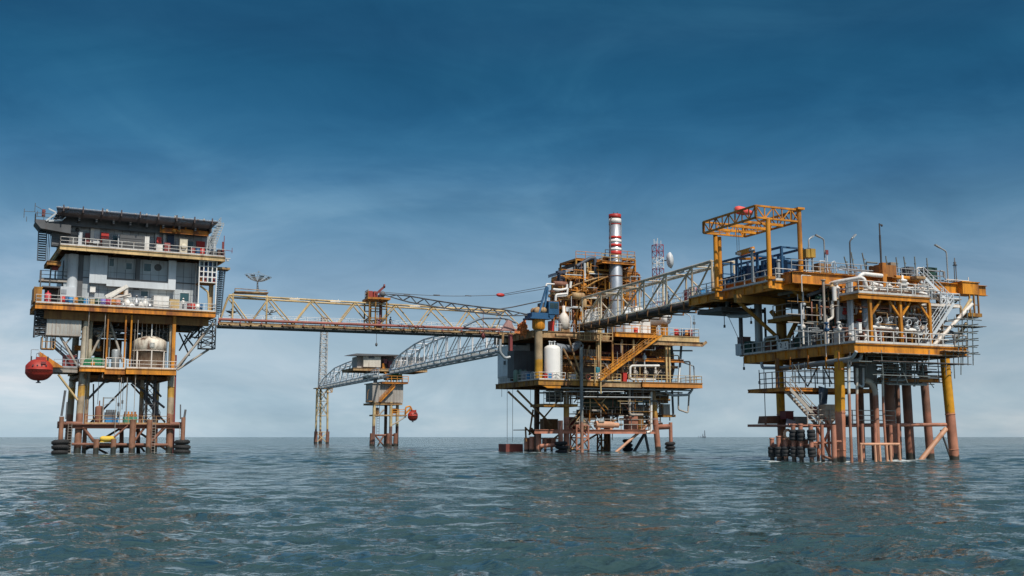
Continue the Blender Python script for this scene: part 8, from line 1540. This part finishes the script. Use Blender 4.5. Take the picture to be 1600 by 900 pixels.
for k in range(1, 10): u = a+(q-a)*k/10; m.box(u-.05, u+.05, .12, .2, z0+.1, z1-.1)
m.box(a-.4, q+.1, -.1, 6.2, z1, z1+.2); m.build('trim', TGRY, t)
stairs(pd, V(594, 628, -.9), V(617, 604, -.9), .9, ORG, DYEL, (0, 1, 0))
t = thing(d_, 'upper_cabin', 'far cream cabin under a dark overhanging flat roof, highest on the small platform', 'cabin', (V(574, 575, 0)[0], 0, zd3)); m = MB(); pxbox(d_, m, 568, 556.5, 595, 573.5, -.6, 5); m.build('wall', FCR, t); m = MB(); a, q, z0, z1 = pxbox(d_, m, 558, 557, 568, 575, .5, 5); m.build('side_wall', FCL, t)
m = MB(); x0, x1, z = V(551, 555, -1.4)[0], V(624, 555, -1.4)[0], V(590, 554.5, -1.4)[2]; m.add([(x0, -1.4, z-.35), (x1, -1.4, z-.1), (x1, 7, z+.1), (x0, 7, z+.1), (x0+1, -1.4, z+.2), (x1, -1.4, z+.2), (x1, 7, z+.4), (x0+1, 7, z+.4)], [(3,2,1,0), (4,5,6,7), (0,1,5,4), (1,2,6,5), (2,3,7,6), (3,0,4,7)]); m.build('roof', DGRY, t); m = MB(); pxbox(d_, m, 576, 556.8, 585, 560, -.7, -.62); m.build('vent', DGRY, t); m = MB(); pxbox(d_, m, 596, 557, 614, 575, 3, 5); m.build('shaded_bay', DGRY, t)
m = MB(); pxbox(d_, m, 600, 561, 605, 568, 1, 2); pxbox(d_, m, 607, 564, 612, 574, 1, 2); solo(d_, m, 'machinery_unit', paint('plum_paint', (.2, .07, .09)), 'plum coloured machine in the open bay beside the far cream cabin', 'machine', V(605, 575, 1))
t = thing(d_, 'long_shed', 'far long grey shed at the right end of the small platform behind the bridge', 'shed', (V(645, 575, 5)[0], 5, zd3)); m = MB(); pxbox(d_, m, 618, 560, 664, 574, 5, 8); m.build('wall', FCL, t); m = MB(); pxbox(d_, m, 616, 557.5, 668, 560, 4.6, 8.4); m.build('roof', DGRY, t)
t = thing(d_, 'pipe_cage', 'bright green caged pipework between the two cabins of the far platform', 'cage', (V(615, 595, 1)[0], 1, zd2)); m = MB(); pxbox(d_, m, 606, 582.5, 628, 593, 1.5, 5); m.build('body', paint('cage_green', (.015, .16, .06), .5, .1), t); m = MB()
for k in range(6): x = 606+k*4.4; a = V(x, 590, 1.2); m.beam((a[0], 1.2, zd2), (a[0], 1.2, V(x, 582, 1.2)[2]), .14)
m.tube(V(606, 586, 1.1), V(628, 586, 1.1), .16, 8); m.build('frame', GREEN, t)
stairs(pd, V(606, 594, -1.3), V(599, 574, -1.3), .8, ORG, DYEL, (0, 1, 0))
b = MB(); a = V(586.5, 590, 3); b.tube((a[0], 3, V(586, 601, 3)[2]), (a[0], 3, zd3), .5, 12); b.build('column', GRY, pd)
b = MB(); b.tube(V(574, 624, 0), V(575, 611, 0), .1, 6); b.tube(V(575, 611, 0), V(577, 608.5, 0), .08, 6); b.box(V(573, 626, 0)[0], V(584, 626, 0)[0], -.2, 1, V(578, 628, 0)[2], V(578, 626, 0)[2]); b.build('side_platform', TANR, pd)
c4 = V(645, 650, -.5); lifeboat(d_, c4, 2.6, 1.25, 1.25, 'small far red lifeboat hanging off the right side of the small platform')
t = thing(d_, 'lifeboat_davit', 'far yellow davit holding the small red lifeboat', 'davit', V(638, 646, 0)); m = MB(); m.pipe([V(633, 648, 0), V(634, 636, 0), V(641, 634.5, 0), V(644, 641, 0)], .2, 8); m.beam(V(634, 646, 0), V(642, 638, 0), .4); m.build('arm', YEL, t)
b = MB(); z = V(622, 648, -.4)[2]; b.box(V(585, 648, -.4)[0], V(636, 648, -.4)[0], -.4, 4, z-.35, z); o = b.build('boat_deck', TANR, pd); b = MB(); rail(b, [(V(613, 648, -.4)[0], -.4, z), (V(634, 648, -.4)[0], -.4, z)], 1.3, 1.5, .08, False); b.build('railing', YEL, o)
braces(pd, [(V(634, 651, 0), V(613, 664, 0), .18), (V(590, 650, 0), V(600, 640, 0), .2)], TGRY)
b = MB(); pxbox(d_, b, 613, 638, 621, 646, 1, 3); b.build('equipment_housing', ORG, pd); b = MB(); pxbox(d_, b, 586, 637, 592, 651, .6, 2); b.build('equipment_housing', DYEL, pd)
b = MB(); a = V(589, 650, .4); ladder(b, (a[0], .4, V(589, 678, .4)[2]), (a[0], .4, zd1), .6, (1, 0, 0), .6, .06); b.build('ladder', DGRY, pd)
# E: tripod with lattice mast
e_ = FE; V = lambda x, y, v: e_.V(x, y, v)
pe = thing(e_, 'bridge_tripod', 'distant slim cream tripod tower standing alone in the sea', 'tripod', (2, 1, 0))
zt3 = V(502, 606, 0)[2]
for x0, x1, v in ((495.5, 493, 0), (512, 511.5, 0), (501, 500.5, 3)):
    p, q = V(x0, 606, v), V(x1, 694, v); b = MB(); b.tube((q[0], v, -2), (p[0], v, zt3), .36, 10); b.build('leg', LEGD, pe); b = MB(); b.tube((q[0]-.1, v, -2), (q[0]+.05, v, 4.2), .6, 10); b.build('pile_sleeve', RUST, pe)
b = MB(); P = [lambda z, i=i: Vector(lerp((V((493, 511.5, 500.5)[i], 694, (0, 0, 3)[i])[0], (0, 0, 3)[i], 0), (V((495.5, 512, 501)[i], 606, (0, 0, 3)[i])[0], (0, 0, 3)[i], zt3), z/zt3)) for i in range(3)]
zz_ = [4, 9.5, 14.5, zt3-.3]
for i in range(3):
    j = (i+1) % 3
    for k, z in enumerate(zz_):
        b.tube(P[i](z), P[j](z), .13, 6)
        if k < 3 and k != 0: b.tube(P[i](z), P[j](zz_[k+1]), .11, 6); b.tube(P[j](z), P[i](zz_[k+1]), .11, 6)
b.tube(P[0](4), P[1](.2), .14, 6); b.tube(P[1](4), P[0](.2), .14, 6); b.build('lattice', TAN, pe)
b = MB(); b.box(V(494, 605, -.5)[0], V(520, 605, -.5)[0], -.8, 3.5, zt3-.3, zt3); b.beam(V(514, 607, -.5), V(519, 613, -.5), .3); b.beam(V(519, 606, -.5), V(519, 613, -.5), .3); b.beam(V(508, 613, -.5), V(519, 613, -.5), .25); b.build('head_platform', TANR, pe)
ms = thing(e_, 'lattice_mast', 'thin pale lattice mast rising from the distant tripod behind the long bridge', 'mast', V(503.5, 605, 1))
m = MB(); p, q, r3 = V(503.5, 606, 1.5), V(507.5, 495, 1.5), V(505.5, 548, 1.5); lattice(m, p, q, 2.3, 2.0, 16, .15, .1); m.build('lattice', paint('pale_mast', (.56, .55, .52), .5, .25), ms); m = MB(); m.box(q[0]-1, q[0]+1, .6, 2.4, q[2]-1.2, q[2]-.4); m.build('head', RUST, ms)
# bridges of the far pair
def arched(name, label, F, pb0, pb1, tops, width, up):
    """through-truss footbridge whose top chord rises from its ends; tops = [(px, py)]"""
    g = lambda x, y: F.V(x, y, 0); B0, B1 = g(*pb0), g(*pb1); T = [g(*q) for q in tops]; zb = lambda u: B0[2]+(B1[2]-B0[2])*(u-B0[0])/(B1[0]-B0[0])
    t = thing(F, 'footbridge', label, 'footbridge', B0, 'bridges between the platforms')
    for v in (0, width):
        b = MB(); pts = [B0[:1]+(v, B0[2])]+[(p[0], v, p[2]) for p in T]+([B1[:1]+(v, B1[2])] if not up else []); b.pipe(pts, .19, 8, .6); b.build('top_chord', FBM, t)
        b = MB(); b.tube((B0[0], v, B0[2]), (B1[0], v, B1[2]), .19, 8); b.build('bottom_chord', FBM, t)
        for i, p in enumerate(T):
            b = MB(); b.tube((p[0], v, zb(p[0])), (p[0], v, p[2]), .13, 7); b.build('upright', FBM, t)
            if i+1 < len(T):
                q = T[i+1]; b = MB(); b.tube((p[0], v, zb(p[0])), (q[0], v, q[2]), .1, 7); b.build('diagonal', FBM, t)
    b = MB()
    for p in T: b.tube((p[0], 0, p[2]), (p[0], width, p[2]), .12, 6)
    for p, q in zip(T, T[1:]): b.tube((p[0], 0, p[2]), (q[0], width, q[2]), .09, 5)
    b.build('top_lacing', FBM, t)
    b = MB(); n = 16
    for i in range(n): a, c = lerp(B0, B1, i/n), lerp(B0, B1, (i+1)/n); b.beam((a[0], 0, a[2]-.25), (a[0], width, a[2]-.25), .2, .4); b.tube((a[0], .1, a[2]-.55), (c[0], width-.1, c[2]-.55), .09, 5)
    b.tube(off(B0, 0, .3, -.75), off(B1, 0, .3, -.75), .2, 8); b.tube(off(B0, 0, width-.3, -.75), off(B1, 0, width-.3, -.75), .2, 8); b.tube(off(B0, 0, 1.1, -.6), off(B1, 0, 1.1, -.6), .16, 8); b.build('floor_beams', GALV, t)
    b = MB(); rail(b, [off(lerp(B0, B1, i/8), 0, .3, .1) for i in range(9)], 1.2, 2.4, .06, False); b.build('railing', LGRY, t); return t
FBM = paint('pale_bridge_steel', (.78, .79, .79), .45, .2, (.25, .17, .12), .2)
D0 = d_.w(*d_.V(592, 580, -.5)); tgt = c_.w(*c_.V(776, 543, 15.5)); F3 = Frame(D0.x, D0.y, math.degrees(math.atan2(tgt.y-D0.y, tgt.x-D0.x)))
def topline(F, xs, f): return [(x, f(x)) for x in xs]
arched('footbridge', 'pale grey arched truss footbridge between the far platform and the middle platform', F3, (608, 579), (778, 542), [(617, 563), (626.5, 553), (636, 546), (649, 537), (663, 530), (678, 526), (697, 522.5), (716, 519.5), (738, 516), (760, 513), (776, 510)], 2.8, True)
E0 = e_.w(*e_.V(499, 603.5, .2)); tg2 = d_.w(*d_.V(574, 578, 2.5)); F4 = Frame(E0.x, E0.y, math.degrees(math.atan2(tg2.y-E0.y, tg2.x-E0.x)))
arched('footbridge', 'smaller distant pale truss footbridge ending at the lone tripod', F4, (498, 604), (590, 584), [(505, 592), (511, 586), (517, 580.5), (523, 575), (532, 571), (541, 567), (551, 563.5), (562, 560), (574, 557)], 2.8, True)
# ---- a drilling rig on the horizon
fr = Frame(*ground(1098, 4200), 0); V = lambda x, y, v: fr.V(x, y, v)
t = thing(fr, 'distant_rig', 'tiny grey drilling rig and stacks on the horizon right of the middle platform', 'oil platform', (0, 0, 0)); RM = paint('hazed_rig_steel', (.2, .24, .28), .7, 0)  # haze put into the colour: rig steel lightened and blued
m = MB(); a = V(1101, 683, 0); m.box(a[0]-4, a[0]+6, 0, 10, 2, 5); m.box(a[0]-3, a[0]-1, 3, 5, -5, 3); m.box(a[0]+3, a[0]+5, 3, 5, -5, 3); m.build('hull', RM, t)
for x, h, w0 in ((1101.5, 672.5, 2.2), (1098.4, 678, 1.5), (1095.4, 681, 1.3), (1092, 682, 1.0)): m = MB(); a = V(x, 683, 0); lattice(m, (a[0], 4, -4), (a[0], 4, max(6, V(x, h, 0)[2])), w0*2.2, w0*.6, 6, .5, .3); m.build('tower', RM, t)

waterline_foam()
